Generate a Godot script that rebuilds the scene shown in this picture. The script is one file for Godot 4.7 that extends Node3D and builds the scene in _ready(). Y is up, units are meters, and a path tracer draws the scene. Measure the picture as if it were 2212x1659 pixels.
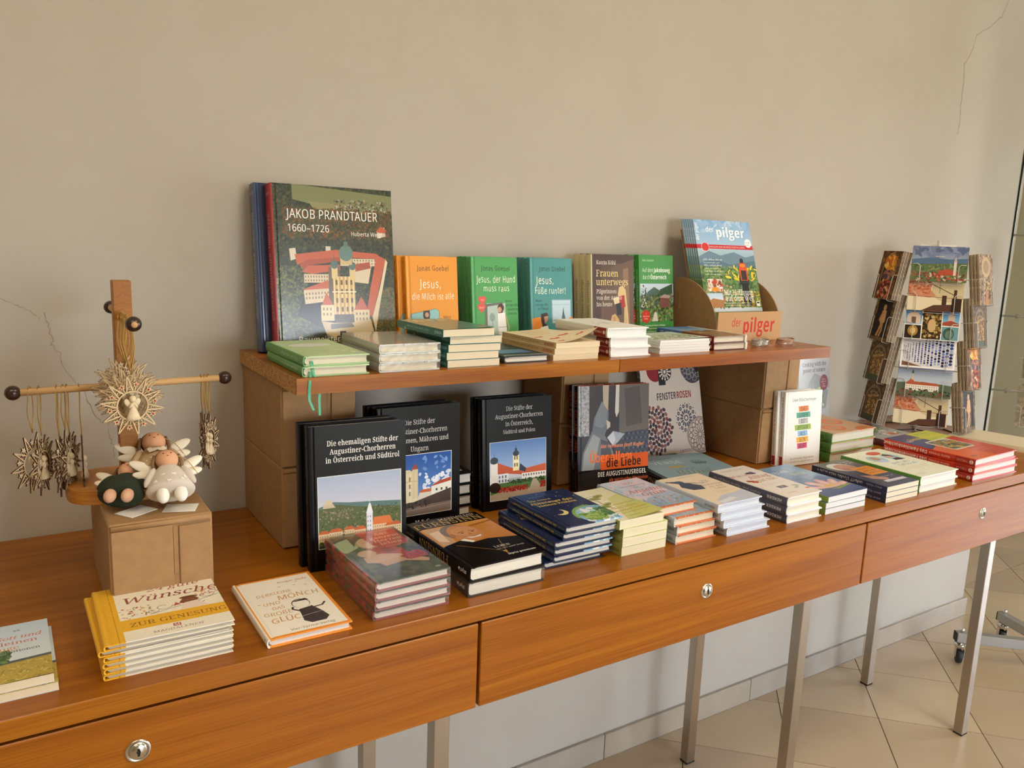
extends Node3D
# A museum-shop book table: long teak-veneer table with drawers, a raised shelf board on cardboard boxes, stacks of books,
# a wooden ornament stand on the left, a wire postcard rack on the right. y up, metres; the back wall's face is z = 0.

const HT := 0.893      # table top
const SY := 1.21       # shelf board top
const TD := 0.5988     # table depth
const SZ := 0.3492     # shelf board depth
var taken := {}
var mats := {}
var bookcache := {}

# ------------------------------------------------------------------ painting of printed surfaces (covers, cards, lettering)
class Cv:
	static var glyphs := {}
	static var fonts := {}
	var im: Image
	var s := 4.0
	var W := 0
	var H := 0
	var rng := RandomNumberGenerator.new()

	func _init(wmm: float, hmm: float, ppm: float, bg: Color, sd := 1):
		s = ppm * 2.0
		W = int(ceil(wmm * ppm)) * 2
		H = int(ceil(hmm * ppm)) * 2
		im = Image.create(W, H, false, Image.FORMAT_RGB8)
		im.fill(bg)
		rng.seed = sd

	func rect(x: float, y: float, w: float, h: float, c: Color):
		var a := Vector2i(roundi(x * s), roundi(y * s))
		var b := Vector2i(roundi((x + w) * s), roundi((y + h) * s))
		im.fill_rect(Rect2i(a, b - a), c)

	func fill(cs: Array, c: Color):
		var y0 := 1e9
		var y1 := -1e9
		for ct in cs:
			for q in ct:
				y0 = minf(y0, q.y)
				y1 = maxf(y1, q.y)
		var ia := maxi(0, int(floor(y0)))
		var ib := mini(H - 1, int(ceil(y1)))
		if ib < ia:
			return
		var rows := []
		for i in ib - ia + 1:
			rows.append([])
		for ct in cs:
			var n: int = ct.size()
			for i in n:
				var a: Vector2 = ct[i]
				var b: Vector2 = ct[(i + 1) % n]
				if a.y > b.y:
					var tt := a
					a = b
					b = tt
				var ya := maxi(ia, int(ceil(a.y - 0.5)))
				var yb := mini(ib, int(ceil(b.y - 0.5)) - 1)
				if yb < ya:
					continue
				var k := (b.x - a.x) / (b.y - a.y)
				for yy in range(ya, yb + 1):
					rows[yy - ia].append(a.x + (yy + 0.5 - a.y) * k)
		for i in rows.size():
			var r: Array = rows[i]
			r.sort()
			for j in range(0, r.size() - 1, 2):
				var xa := maxi(0, roundi(r[j]))
				var xb := mini(W, roundi(r[j + 1]))
				if xb > xa:
					im.fill_rect(Rect2i(xa, ia + i, xb - xa, 1), c)

	func poly(p: Array, c: Color):
		var v := PackedVector2Array()
		for i in range(0, p.size(), 2):
			v.append(Vector2(p[i], p[i + 1]) * s)
		fill([v], c)

	func ell(cx: float, cy: float, rx: float, ry: float, c: Color, rot := 0.0):
		var v := PackedVector2Array()
		var n := 10 if maxf(rx, ry) * s < 12 else 28
		for i in n:
			var a := TAU * i / n
			v.append((Vector2(cx, cy) + Vector2(cos(a) * rx, sin(a) * ry).rotated(rot)) * s)
		fill([v], c)

	func ring(cx: float, cy: float, r: float, w: float, c: Color):
		var v := PackedVector2Array()
		var u := PackedVector2Array()
		for i in 36:
			var a := TAU * i / 36
			v.append((Vector2(cx, cy) + Vector2.from_angle(a) * r) * s)
			u.append((Vector2(cx, cy) + Vector2.from_angle(a) * (r - w)) * s)
		fill([v, u], c)

	func line(p: Array, w: float, c: Color):
		for i in range(0, p.size() - 2, 2):
			var a := Vector2(p[i], p[i + 1]) * s
			var b := Vector2(p[i + 2], p[i + 3]) * s
			var n := (b - a).orthogonal().normalized() * w * s * 0.5
			var e := (b - a).normalized() * w * s * 0.3
			fill([PackedVector2Array([a - e + n, b + e + n, b + e - n, a - e - n])], c)

	func grad(x: float, y: float, w: float, h: float, c1: Color, c2: Color):
		var n := maxi(1, roundi(h * s))
		for i in n:
			im.fill_rect(Rect2i(roundi(x * s), roundi(y * s) + i, roundi((x + w) * s) - roundi(x * s), 1), c1.lerp(c2, float(i) / n))

	func blobs(n: int, x: float, y: float, w: float, h: float, r0: float, r1: float, cols: Array, flat := 1.0):
		for i in n:
			var r := rng.randf_range(r0, r1)
			ell(rng.randf_range(x, x + w), rng.randf_range(y, y + h), r, r * flat * rng.randf_range(0.7, 1.2), cols[rng.randi() % cols.size()], rng.randf() * 3.0)

	func dots(nx: int, ny: int, x: float, y: float, dx: float, dy: float, w: float, h: float, c: Color, shear := 0.0):
		for i in nx:
			for j in ny:
				rect(x + i * dx, y + j * dy + i * dx * shear, w, h, c)

	func glyph(f: String, ch: int) -> Array:
		var key := f + str(ch)
		if glyphs.has(key):
			return glyphs[key]
		var ts = TextServerManager.get_primary_interface()
		if not fonts.has(f):
			var sf := SystemFont.new()
			sf.font_names = PackedStringArray(["Droid Serif" if f[0] == "r" else "Droid Sans"])
			sf.font_weight = 700 if f.ends_with("b") else 400
			fonts[f] = [sf, sf.get_rids()[0]]
		var rid: RID = fonts[f][1]
		var gi: int = ts.font_get_glyph_index(rid, 64, ch, 0)
		var d: Dictionary = ts.font_get_glyph_contours(rid, 64, gi)
		var adv: float = ts.font_get_glyph_advance(rid, 64, gi).x / 64.0
		var out := []
		if d.has("points"):
			var pts: PackedVector3Array = d["points"]
			var start := 0
			for e in d["contours"]:
				var raw := []
				for i in range(start, e + 1):
					raw.append(pts[i])
				start = e + 1
				var v := PackedVector2Array()
				var n := raw.size()
				for i in n:
					var a: Vector3 = raw[i]
					if a.z == 1.0:
						v.append(Vector2(a.x, a.y) / 64.0)
					else:
						var pv: Vector3 = raw[(i + n - 1) % n]
						var nx: Vector3 = raw[(i + 1) % n]
						var p0 := Vector2(pv.x, pv.y) if pv.z == 1.0 else Vector2(pv.x + a.x, pv.y + a.y) / 2.0
						var p2 := Vector2(nx.x, nx.y) if nx.z == 1.0 else Vector2(nx.x + a.x, nx.y + a.y) / 2.0
						var p1 := Vector2(a.x, a.y)
						for t in [0.33, 0.66]:
							v.append((p0 * (1 - t) * (1 - t) + p1 * 2 * t * (1 - t) + p2 * t * t) / 64.0)
						if nx.z != 1.0:
							v.append(p2 / 64.0)
				out.append(v)
		glyphs[key] = [out, adv]
		return glyphs[key]

	# f: s, sb (sans, bold), r, rb (serif); a: 0 left, 0.5 centred, 1 right; k: width factor; r: turn; q: slant; j: hand jitter
	func text(t: String, x: float, y: float, size: float, c: Color, f := "s", a := 0.0, k := 1.0, r := 0.0, q := 0.0, j := 0.0, ls := 0.0):
		var total := 0.0
		for i in t.length():
			total += glyph(f, t.unicode_at(i))[1] * k + ls
		var pen := -total * a
		var cr := cos(deg_to_rad(r))
		var sr := sin(deg_to_rad(r))
		for i in t.length():
			var g: Array = glyph(f, t.unicode_at(i))
			var off := rng.randf_range(-j, j)
			var sc := 1.0 + rng.randf_range(-j, j)
			var cs := []
			for ct in g[0]:
				var v := PackedVector2Array()
				for p in ct:
					var lx: float = (pen + p.x * k * sc - p.y * q) * size
					var ly: float = (p.y * sc + off) * size
					v.append(Vector2(x + lx * cr + ly * sr, y - lx * sr + ly * cr) * s)
				cs.append(v)
			if cs:
				fill(cs, c)
			pen += g[1] * k + ls

	# lettering too small to read in the photograph: word-like strokes, not words
	func scrib(x: float, y: float, w: float, size: float, c: Color, r := 0.0):
		var pen := 0.0
		var left := 3 + rng.randi() % 6
		var d := Vector2.RIGHT.rotated(deg_to_rad(-r))
		var u := d.orthogonal()
		while pen < w:
			var hh := size * (0.72 if rng.randf() < 0.25 else 0.5)
			var o := Vector2(x, y) + d * pen
			var p := o + u * hh
			line([o.x, o.y, p.x, p.y], size * 0.1, c)
			var e := o + d * size * 0.3 + u * (hh * rng.randf())
			line([p.x, p.y, e.x, e.y] if rng.randf() < 0.5 else [o.x, o.y, e.x, e.y], size * 0.09, c)
			pen += size * rng.randf_range(0.34, 0.5)
			left -= 1
			if left <= 0:
				pen += size * 0.35
				left = 3 + rng.randi() % 7

	func grain(amount: float, n: int):
		for i in n:
			var x := rng.randi() % (W - 3)
			var y := rng.randi() % (H - 3)
			var o := im.get_pixel(x, y)
			im.fill_rect(Rect2i(x, y, 2 + rng.randi() % 3, 2), o.lightened(amount * rng.randf()) if rng.randf() < 0.5 else o.darkened(amount * rng.randf()))

	func tex() -> ImageTexture:
		im.resize(W / 2, H / 2, Image.INTERPOLATE_BILINEAR)
		return ImageTexture.create_from_image(im)

# ------------------------------------------------------------------ small helpers
func C(hex: String) -> Color:
	return Color(hex)

func numbered(n: String) -> String:
	var k: int = taken.get(n, 0)
	taken[n] = k + 1
	return n if k == 0 else "%s_%03d" % [n, k]

func tag(o: Node, label: String, category: String, group := ""):
	o.set_meta("label", label)
	o.set_meta("category", category)
	if group:
		o.set_meta("group", group)

func thing(called: String, label: String, category: String, at := Vector3.ZERO, turn := 0.0, group := "") -> Node3D:
	var o := Node3D.new()
	o.name = numbered(called)
	add_child(o)
	o.position = at
	o.rotation.y = deg_to_rad(turn)
	tag(o, label, category, group)
	return o

func part(parent: Node, called: String, mesh: Mesh, m: Material = null, at := Vector3.ZERO, rot := Vector3.ZERO) -> MeshInstance3D:
	var o := MeshInstance3D.new()
	o.name = called
	o.mesh = mesh
	if m:
		o.material_override = m
	parent.add_child(o, true)
	o.position = at
	o.rotation_degrees = rot
	return o

func struct(called: String, mesh: Mesh, m: Material, at := Vector3.ZERO) -> MeshInstance3D:
	var o := part(self, called, mesh, m, at)
	o.set_meta("kind", "structure")
	return o

func mat(hex: String, rough := 0.6, metal := 0.0) -> StandardMaterial3D:
	var key := "%s %.2f %.2f" % [hex, rough, metal]
	if not mats.has(key):
		var m := StandardMaterial3D.new()
		m.albedo_color = Color(hex)
		m.roughness = rough
		m.metallic = metal
		mats[key] = m
	return mats[key]

func texmat(t: Texture2D, rough := 0.5, tint := Color.WHITE) -> StandardMaterial3D:
	var m := StandardMaterial3D.new()
	m.albedo_texture = t
	m.albedo_color = tint
	m.roughness = rough
	m.texture_repeat = false
	return m

func newst() -> SurfaceTool:
	var st := SurfaceTool.new()
	st.begin(Mesh.PRIMITIVE_TRIANGLES)
	return st

func done(st: SurfaceTool) -> ArrayMesh:
	st.generate_normals()
	return st.commit()

const U0 := Vector2.ZERO

func tri(st: SurfaceTool, a: Vector3, b: Vector3, c: Vector3, hint: Vector3, ua := U0, ub := U0, uc := U0):
	if (a - c).cross(a - b).dot(hint) < 0.0:
		var t := b
		b = c
		c = t
		var u := ub
		ub = uc
		uc = u
	st.set_uv(ua)
	st.add_vertex(a)
	st.set_uv(ub)
	st.add_vertex(b)
	st.set_uv(uc)
	st.add_vertex(c)

func quad(st: SurfaceTool, a: Vector3, b: Vector3, c: Vector3, d: Vector3, hint: Vector3, ua := U0, ub := U0, uc := U0, ud := U0):
	tri(st, a, b, c, hint, ua, ub, uc)
	tri(st, a, c, d, hint, ua, uc, ud)

func flat(st: SurfaceTool):
	st.set_smooth_group(-1)

func round_(st: SurfaceTool):
	st.set_smooth_group(0)

# box from corner lo to hi with chamfered edges, turned by xf
func box(st: SurfaceTool, lo: Vector3, hi: Vector3, ch := 0.0, xf := Transform3D()):
	flat(st)
	var mid := (lo + hi) / 2.0
	for ax in 3:
		var u := (ax + 1) % 3
		var v := (ax + 2) % 3
		for sg in [0, 1]:
			var q := []
			for k in [[0, 0], [1, 0], [1, 1], [0, 1]]:
				var p := Vector3.ZERO
				p[ax] = hi[ax] if sg else lo[ax]
				p[u] = hi[u] - ch if k[0] else lo[u] + ch
				p[v] = hi[v] - ch if k[1] else lo[v] + ch
				q.append(p)
			var n := Vector3.ZERO
			n[ax] = 1.0 if sg else -1.0
			quad(st, xf * q[0], xf * q[1], xf * q[2], xf * q[3], xf.basis * n)
	if ch <= 0.0:
		return
	for ax in 3:
		var u := (ax + 1) % 3
		var v := (ax + 2) % 3
		for su in [0, 1]:
			for sv in [0, 1]:
				var q := []
				for e in [0, 1]:
					var p := Vector3.ZERO
					p[ax] = (hi[ax] - ch) if e else (lo[ax] + ch)
					p[u] = hi[u] if su else lo[u]
					p[v] = (hi[v] - ch) if sv else (lo[v] + ch)
					var r := p
					r[u] = (hi[u] - ch) if su else (lo[u] + ch)
					r[v] = hi[v] if sv else lo[v]
					q.append(p)
					q.append(r)
				quad(st, xf * q[0], xf * q[1], xf * q[3], xf * q[2], xf.basis * ((q[0] + q[3]) / 2.0 - mid))
	for k in 8:
		var p := Vector3(hi.x if k & 1 else lo.x, hi.y if k & 2 else lo.y, hi.z if k & 4 else lo.z)
		var d := Vector3(-ch if k & 1 else ch, -ch if k & 2 else ch, -ch if k & 4 else ch)
		tri(st, xf * (p + Vector3(0, d.y, d.z)), xf * (p + Vector3(d.x, 0, d.z)), xf * (p + Vector3(d.x, d.y, 0)), xf.basis * (p - mid))

func boxm(lo: Vector3, hi: Vector3, ch := 0.0) -> ArrayMesh:
	var st := newst()
	box(st, lo, hi, ch)
	return done(st)

func tube(st: SurfaceTool, pts: Array, r: float, n := 6, closed := false):
	round_(st)
	var rings := []
	var m := pts.size()
	var prev := Vector3.ZERO
	for i in m:
		var d: Vector3
		if closed:
			d = pts[(i + 1) % m] - pts[(i + m - 1) % m]
		else:
			d = pts[mini(i + 1, m - 1)] - pts[maxi(i - 1, 0)]
		d = d.normalized()
		var up := prev if prev != Vector3.ZERO else (Vector3.UP if absf(d.y) < 0.9 else Vector3.RIGHT)
		var a := (up - d * up.dot(d)).normalized()
		prev = a
		var b := d.cross(a)
		var ring := []
		for k in n:
			var an := TAU * k / n
			ring.append(pts[i] + (a * cos(an) + b * sin(an)) * r)
		rings.append(ring)
	for i in (m if closed else m - 1):
		var j := (i + 1) % m
		var mid: Vector3 = (pts[i] + pts[j]) / 2.0
		for k in n:
			var k2 := (k + 1) % n
			quad(st, rings[i][k], rings[j][k], rings[j][k2], rings[i][k2], (rings[i][k] + rings[j][k2]) / 2.0 - mid)
	if not closed:
		for e in [0, m - 1]:
			var hint: Vector3 = pts[0] - pts[1] if e == 0 else pts[m - 1] - pts[m - 2]
			for k in range(1, n - 1):
				tri(st, rings[e][0], rings[e][k], rings[e][k + 1], hint)

# profile: array of Vector2(radius, y)
func lathe(st: SurfaceTool, prof: Array, n := 20, xf := Transform3D()):
	round_(st)
	for i in prof.size() - 1:
		var a: Vector2 = prof[i]
		var b: Vector2 = prof[i + 1]
		var dn := Vector2(b.y - a.y, a.x - b.x)
		if dn.x < 0 and absf(dn.x) > 1e-9:
			dn = dn
		for k in n:
			var t0 := TAU * k / n
			var t1 := TAU * (k + 1) / n
			var tm := (t0 + t1) / 2.0
			var h := Vector3(cos(tm) * dn.x, dn.y, sin(tm) * dn.x)
			quad(st, xf * Vector3(cos(t0) * a.x, a.y, sin(t0) * a.x), xf * Vector3(cos(t1) * a.x, a.y, sin(t1) * a.x), xf * Vector3(cos(t1) * b.x, b.y, sin(t1) * b.x), xf * Vector3(cos(t0) * b.x, b.y, sin(t0) * b.x), xf.basis * h)

func ellip(st: SurfaceTool, c: Vector3, r: Vector3, basis := Basis(), nu := 14, nv := 9):
	round_(st)
	var P := func(i: int, j: int) -> Vector3:
		var th := PI * j / nv
		var ph := TAU * i / nu
		return basis * Vector3(r.x * sin(th) * cos(ph), r.y * cos(th), r.z * sin(th) * sin(ph)) + c
	for j in nv:
		for i in nu:
			var a: Vector3 = P.call(i, j)
			var b: Vector3 = P.call(i + 1, j)
			var d: Vector3 = P.call(i + 1, j + 1)
			var e: Vector3 = P.call(i, j + 1)
			var h := (a + b + d + e) / 4.0 - c
			if j > 0:
				tri(st, a, b, d, h)
			if j < nv - 1:
				tri(st, a, d, e, h)

# polygon in xy pushed out along z from z0 to z1
func prism(st: SurfaceTool, poly: PackedVector2Array, z0: float, z1: float, xf := Transform3D(), sides := true, faces := true):
	flat(st)
	if faces:
		var ix := Geometry2D.triangulate_polygon(poly)
		for i in range(0, ix.size(), 3):
			for z in [z0, z1]:
				var a := poly[ix[i]]
				var b := poly[ix[i + 1]]
				var c := poly[ix[i + 2]]
				tri(st, xf * Vector3(a.x, a.y, z), xf * Vector3(b.x, b.y, z), xf * Vector3(c.x, c.y, z), xf.basis * Vector3(0, 0, 1 if z == z1 else -1))
	if sides:
		var cw := Geometry2D.is_polygon_clockwise(poly)
		for i in poly.size():
			var a := poly[i]
			var b := poly[(i + 1) % poly.size()]
			var n := (b - a).orthogonal() * (-1.0 if cw else 1.0)
			quad(st, xf * Vector3(a.x, a.y, z0), xf * Vector3(b.x, b.y, z0), xf * Vector3(b.x, b.y, z1), xf * Vector3(a.x, a.y, z1), xf.basis * Vector3(-n.x, -n.y, 0) * -1.0)

func _ready():
	# camera
	var yaw := deg_to_rad(32.8011)
	var pitch := deg_to_rad(10.135)
	var roll := deg_to_rad(2.2199)
	var fwd := Vector3(sin(yaw) * cos(pitch), -sin(pitch), -cos(yaw) * cos(pitch))
	var rt := Vector3(cos(yaw), 0, sin(yaw))
	var up := rt.cross(fwd)
	var cam := Camera3D.new()
	cam.name = "camera"
	cam.fov = 51.34
	cam.near = 0.02
	add_child(cam)
	cam.transform = Transform3D(Basis(rt * cos(roll) + up * sin(roll), up * cos(roll) - rt * sin(roll), -fwd), Vector3(0, 1.43496, 1.56554))
	cam.current = true
	# sky beyond the window, exposure
	var we := WorldEnvironment.new()
	we.name = "surroundings"
	var env := Environment.new()
	env.background_mode = Environment.BG_SKY
	var sky := Sky.new()
	var sm := ProceduralSkyMaterial.new()
	sm.sky_top_color = C("b4c2d8")
	sm.sky_horizon_color = C("e4e9ef")
	sm.ground_horizon_color = C("b9bcb8")
	sm.ground_bottom_color = C("8a8c86")
	sm.sun_angle_max = 0.0
	sky.sky_material = sm
	env.sky = sky
	env.background_energy_multiplier = 25.0
	env.ambient_light_source = Environment.AMBIENT_SOURCE_DISABLED
	env.tonemap_mode = Environment.TONE_MAPPER_LINEAR
	env.tonemap_exposure = 1.0
	env.sdfgi_enabled = true
	env.ssao_enabled = true
	env.ssil_enabled = true
	we.environment = env
	add_child(we)
	# the shop's warm ceiling lamps, behind and above the camera
	var warm := Color(1.0, 0.935, 0.83)
	ceiling_lamp(-0.6, 2.0, "flat warm ceiling lamp on the left", 2.1, warm, 1.4, 0.6)
	ceiling_lamp(1.7, 1.9, "flat warm ceiling lamp in the middle", 3.1, warm, 1.4, 0.6)
	# large structure
	room()
	tiles()
	teak = wood_image(11, 1024, 1024, C("804408"), C("b4721b"), 0.09)
	table()
	card_m = tri_mat(noise_tex(31, 0.05, C("9f7a50"), C("ac865b"), 256, 4), Vector3(3, 3, 3), Vector3.ZERO, 0.8)
	shelf()
	var top := ["lower", "upper"]
	for i in 2:
		carton(.386, HT + i * .1448, .256, "%s brown cardboard box under the left end of the shelf" % top[i])
		carton(1.037, HT + i * .1448, .165, "%s brown cardboard box under the middle of the shelf" % top[i], .132, .1448, .16)
		carton(1.612, HT + i * .1448, .24, "%s brown cardboard box under the right end of the shelf" % top[i], .132, .1448, .235)
	carton(.102, HT, .424, "brown cardboard box under the ornament stand", .134, .1452, .256)
	books()
	magazine_holder()
	ornament_stand()
	dolls()
	rack()
	floor_stand()
	pouches()

func books():
	# shelf, standing row
	stand("band2", .404, SY, .075, 1, 6.5, "blue-spined large volume behind the red-spined one on the shelf")
	stand("band1", .424, SY, .1095, 1.5, 6.5, "large red-spined volume with an aerial abbey photograph")
	var cp := ["front", "middle", "rear"]
	for i in 3:
		stand("milk", .687 - (.012 if i else 0.0), SY, .108 - i * .0145, 0, 7, "orange cartoon book with a turquoise sofa, %s copy" % cp[i], "orange cartoon books")
		stand("dog", .840, SY, .104 - i * .0205, .5, 7, "green cartoon book with a white-clad man at a door, %s copy" % cp[i], "green cartoon books")
		stand("feet", .989, SY, .104 - i * .0205, .5, 7, "teal cartoon book with a train window, %s copy" % cp[i], "teal cartoon books")
		stand("women", 1.153, SY, .110 - i * .0226, 0, 6, "dark brown book with two robed women and cream spine, %s copy" % cp[i], "brown pilgrim women books")
	for i in 2:
		stand("jakob", 1.312 - i * .022, SY, .099 - i * .0148, 1.5, 7, "green hiking guide with a mountain path photo, %s copy" % ["front", "rear"][i], "green hiking guides")
	# shelf, lying piles
	var g := pile("guest", 2, .395, SY, .339, "pale green keepsake book with green spine and ribbon", "pale green books", [[0, 0, 0], [.003, -.004, 1.2]])
	ribbon(g)
	pile("silver", 3, .525, SY, .340, "silver patterned book in shrink wrap", "silver patterned books", [[0, 0, .5], [0, .001, 0], [.001, -.002, 0]], [0, 1, 2])
	pile("teal", 5, .657, SY, .334, "teal paperback with a water picture", "teal paperbacks", [[0, 0, 0], [-.002, 0, .5], [.001, 0, 0], [.005, -.002, 1], [-.012, .004, 3, .002]])
	pile("bluebox", 1, .782, SY, .3225, "flat black book with a blue title panel between two piles", "")
	pile("birds", 3, .894, SY, .3215, "cream paperback with red birds", "cream bird paperbacks", [[0, 0, 0], [.003, 0, 1], [.007, -.002, 1.5, .028]])
	pile("lexicon", 3, 1.038, SY, .320, "thick white book with a dark red spine label", "thick white books", [[0, 0, 0], [-.002, 0, .5], [-.012, .001, -1]])
	pile("leaflet", 5, 1.177, SY, .314, "thin white landscape booklet", "thin white booklets", [[0, 0, 0], [.001, 0, 0], [-.001, 0, .5], [0, 0, 0], [.002, -.001, 1.5, .003]])
	var rt := pile("route", 2, 1.340, SY, .3135, "brown and blue pilgrim guide with an elastic band", "pilgrim guides", [[0, 0, 0], [-.002, 0, .6]])
	for o in rt:
		part(o, "elastic_band", boxm(Vector3(.1015, -.0001, -.0925), Vector3(.1085, .0168, .0925), .0004), mat("d9d4c6", 0.7)).set_meta("label", "pale elastic band")
	# table, front row
	pile("tree", 2, -.0975, HT, .559, "pale blue paperback with a tree in a field", "pale blue tree paperbacks", [[.002, 0, 0], [-.002, -.001, 0, .001]])
	pile("wishes", 6, .076, HT, .565, "cream gift book with yellow spine and band", "yellow and cream gift books", [[0, 0, 0], [.001, 0, .4], [0, 0, -.3], [.001, 0, .3], [-.004, -.002, .6], [.002, .001, -.6]])
	pile("monk", 1, .268, HT, .5795, "cream book with orange border and a little monk drawing", "")
	pile("heart", 4, .419, HT, .573, "green and red art book in shrink wrap", "shrink-wrapped art books", [[0, 0, 0], [.003, 0, .6], [.003, 0, .8], [.004, 0, 1.8]], [0, 1, 2, 3])
	pile("abbot", 2, .576, HT, .570, "black biography with a smiling man's portrait", "black portrait books", [[0, 0, 0], [.002, .001, 2]], [0])
	pile("prince", 6, .742, HT, .535, "navy storybook with crescent moon and planet", "navy storybooks", [[0, 0, 0], [.012, .010, .3], [.0135, .009, .3], [.0135, .009, .5], [.030, .009, -.3], [.0325, .012, .5]])
	pile("green", 4, .897, HT, .5515, "pale green paperback with a leafy twig", "pale green paperbacks", [[0, 0, 0], [0, .001, .3], [.001, 0, 0], [-.009, .001, 1, .007]])
	pile("daily", 4, 1.024, HT, .5545, "pastel pink and blue book with orange edges", "pastel books with orange edges", [[0, 0, 0], [.001, .001, .5], [-.008, .001, -.5], [-.04, -.016, 1.5]])
	pile("angel33", 4, 1.145, HT, .568, "peach angel book with pale blue spine", "peach angel books", [[0, 0, 0], [-.011, .0, .3], [-.021, .001, .2], [-.031, .001, .3]])
	pile("daygood", 3, 1.311, HT, .573, "white book with red title and slate grey spine", "white books with grey spines", [[0, 0, 0], [-.005, .001, .3], [-.005, .001, 1]])
	pile("lotus", 3, 1.434, HT, .574, "blue paperback with a pink lotus flower", "blue lotus paperbacks", [[0, 0, 0], [0, 0, .3], [.005, .001, 1, .001]])
	pile("sailor", 3, 1.629, HT, .586, "navy paperback with an orange title box", "navy paperbacks with orange box", [[0, 0, 0], [0, 0, .2], [.001, 0, .4]])
	pile("pharm", 2, 1.778, HT, .574, "cream and green advice book with portraits", "cream and green advice books", [[0, 0, 0], [-.001, .001, .4]])
	pile("family", 3, 1.993, HT, .583, "red cookbook with blue, green and orange fields", "red cookbooks", [[0, 0, 0], [.004, 0, .6], [.012, -.004, 2.2]])
	# table, second row
	pile("donut", 3, 1.806, HT, .311, "cookbook with orange rings and green spine", "green-spined cookbooks", [[0, 0, 0], [.001, 0, -.4], [.002, 0, .5]])
	pile("nature", 1, 2.116, HT, .268, "grey cookbook with dark red spine lying flat near the rack", "")
	stand("nature", 1.937, HT, .104, 4, 6, "grey cookbook with green herbs standing by the wall")
	pile("pamphlet", 2, 2.45, HT, .5, "beige booklet on the table's right end", "beige booklets", [[0, 0, 8], [.004, -.004, 14]])
	stand("stiftA", .396, HT, .371, -3, 3.4, "black book with church tower photo leaning on the left box, front copy", "black abbey books on the left")
	stand("stiftA", .390, HT, .3445, -3, 3.4, "black book leaning on the left box, rear copy", "black abbey books on the left")
	stand("stiftB", .544, HT, .295, 0, 2.5, "black book with blue sky and church front, front copy", "black abbey books in the middle")
	stand("stiftB", .536, HT, .271, 0, 2.5, "black book with blue sky and church front, rear copy", "black abbey books in the middle")
	stand("stiftC", .794, HT, .243, -2, 5, "black book with abbey courtyard and red flowers, front copy", "black abbey books on the right")
	stand("stiftC", .791, HT, .2195, -2, 5, "black book with abbey courtyard and red flowers, rear copy", "black abbey books on the right")
	pile("stiftC", 4, .601, HT, .2425, "black book lying in the shade under the shelf", "black books lying in the shade", [[0, 0, 0], [.002, 0, 0], [0, .001, 0], [.001, 0, 0]])
	stand("love", 1.044, HT, .2265, -8, 5.7, "book with hooded monk photo and orange title band, front copy", "monk photo books")
	stand("love", 1.040, HT, .2117, -8, 5.7, "book with hooded monk photo and orange title band, rear copy", "monk photo books")
	stand("rose", 1.365, HT, .1, 2, 13, "cream colouring book with rose windows leaning under the shelf")
	pile("darkflat", 1, 1.246, HT, .331, "black book lying under the blue lettering book", "")
	var v: Array = pile("verse", 1, 1.262, HT + .0203, .325, "grey-blue lettering book lying in front of the rose window book", "")
	v[0].rotation.y = deg_to_rad(-10)
	stand("life", 1.655, HT, .2845, -5, 4, "white book with colourful word blocks, front copy", "white books with colour blocks")
	stand("life", 1.646, HT, .2685, -5, 4, "white book with colourful word blocks, rear copy", "white books with colour blocks")

func ribbon(g: Array):
	# each keepsake book's marker ribbon hangs over the front edge of the board
	var m := mat("4fb08a", 0.45)
	for i in 2:
		var o: Node3D = g[i]
		var z := .0975
		var y0: float = o.position.y
		var side := -1.0 if i == 0 else 1.0
		var p := [Vector3(.013, .008, z - .004), Vector3(.0135, .0075, z + .001), Vector3(.014 + .002 * side, (SY - y0) + .003 if i else -.001, z + .004), Vector3(.0145 + .006 * side, SY - y0 - .004, .0125 + z), Vector3(.015 + .008 * side, SY - y0 - .02, .0135 + z), Vector3(.0145 + .007 * side, SY - y0 - .036, .0135 + z), Vector3(.018 + .004 * side, SY - y0 - .052 - .01 * i, .014 + z)]
		var st := newst()
		round_(st)
		var w := .0042
		for k in p.size() - 1:
			var a: Vector3 = p[k]
			var b: Vector3 = p[k + 1]
			var da := Vector3(w * .5, 0, .0008 * sin(k * 2.0))
			var db := Vector3(w * .5, 0, .0008 * sin(k * 2.0 + 2.0))
			quad(st, a - da, b - db, b + db, a + da, Vector3.BACK)
		part(o, "ribbon", done(st), m).set_meta("label", "turquoise marker ribbon")

func pouches():
	var q := [[1.535, .276, "silvery beaded bracelet bundle in clear film on the shelf"], [1.622, .279, "brown beaded bracelet bundle in clear film on the shelf"]]
	for i in 2:
		var o := thing("bracelet_bundle", q[i][2], "bracelets", Vector3(q[i][0], SY, q[i][1]), 10, "bundles at the right end of the shelf")
		var r := RandomNumberGenerator.new()
		r.seed = 21 + i
		for k in 5:
			var st := newst()
			var p := []
			var tilt := r.randf_range(-.12, .12)
			for a in 26:
				var an := TAU * a / 26
				p.append(Vector3(cos(an) * r.randf_range(.021, .0225) * 1.2 + k * .0012, .003 + k * .0022 + tilt * cos(an) * .012 + .0015, sin(an) * .017))
			tube(st, p, .0016, 6, true)
			part(o, "bracelet", done(st), mat("a8a29a" if i == 0 else "a5785a", 0.25, 0.5 if i == 0 else 0.0))
		var st2 := newst()
		lathe(st2, [Vector2(.031, .0006), Vector2(.029, .006), Vector2(.02, .0135), Vector2(.008, .0155), Vector2(0, .0158)], 12, Transform3D(Basis.from_scale(Vector3(1.1, 1, .78)), Vector3(.002, 0, 0)))
		part(o, "clear_bag", done(st2), film_mat())

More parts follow.
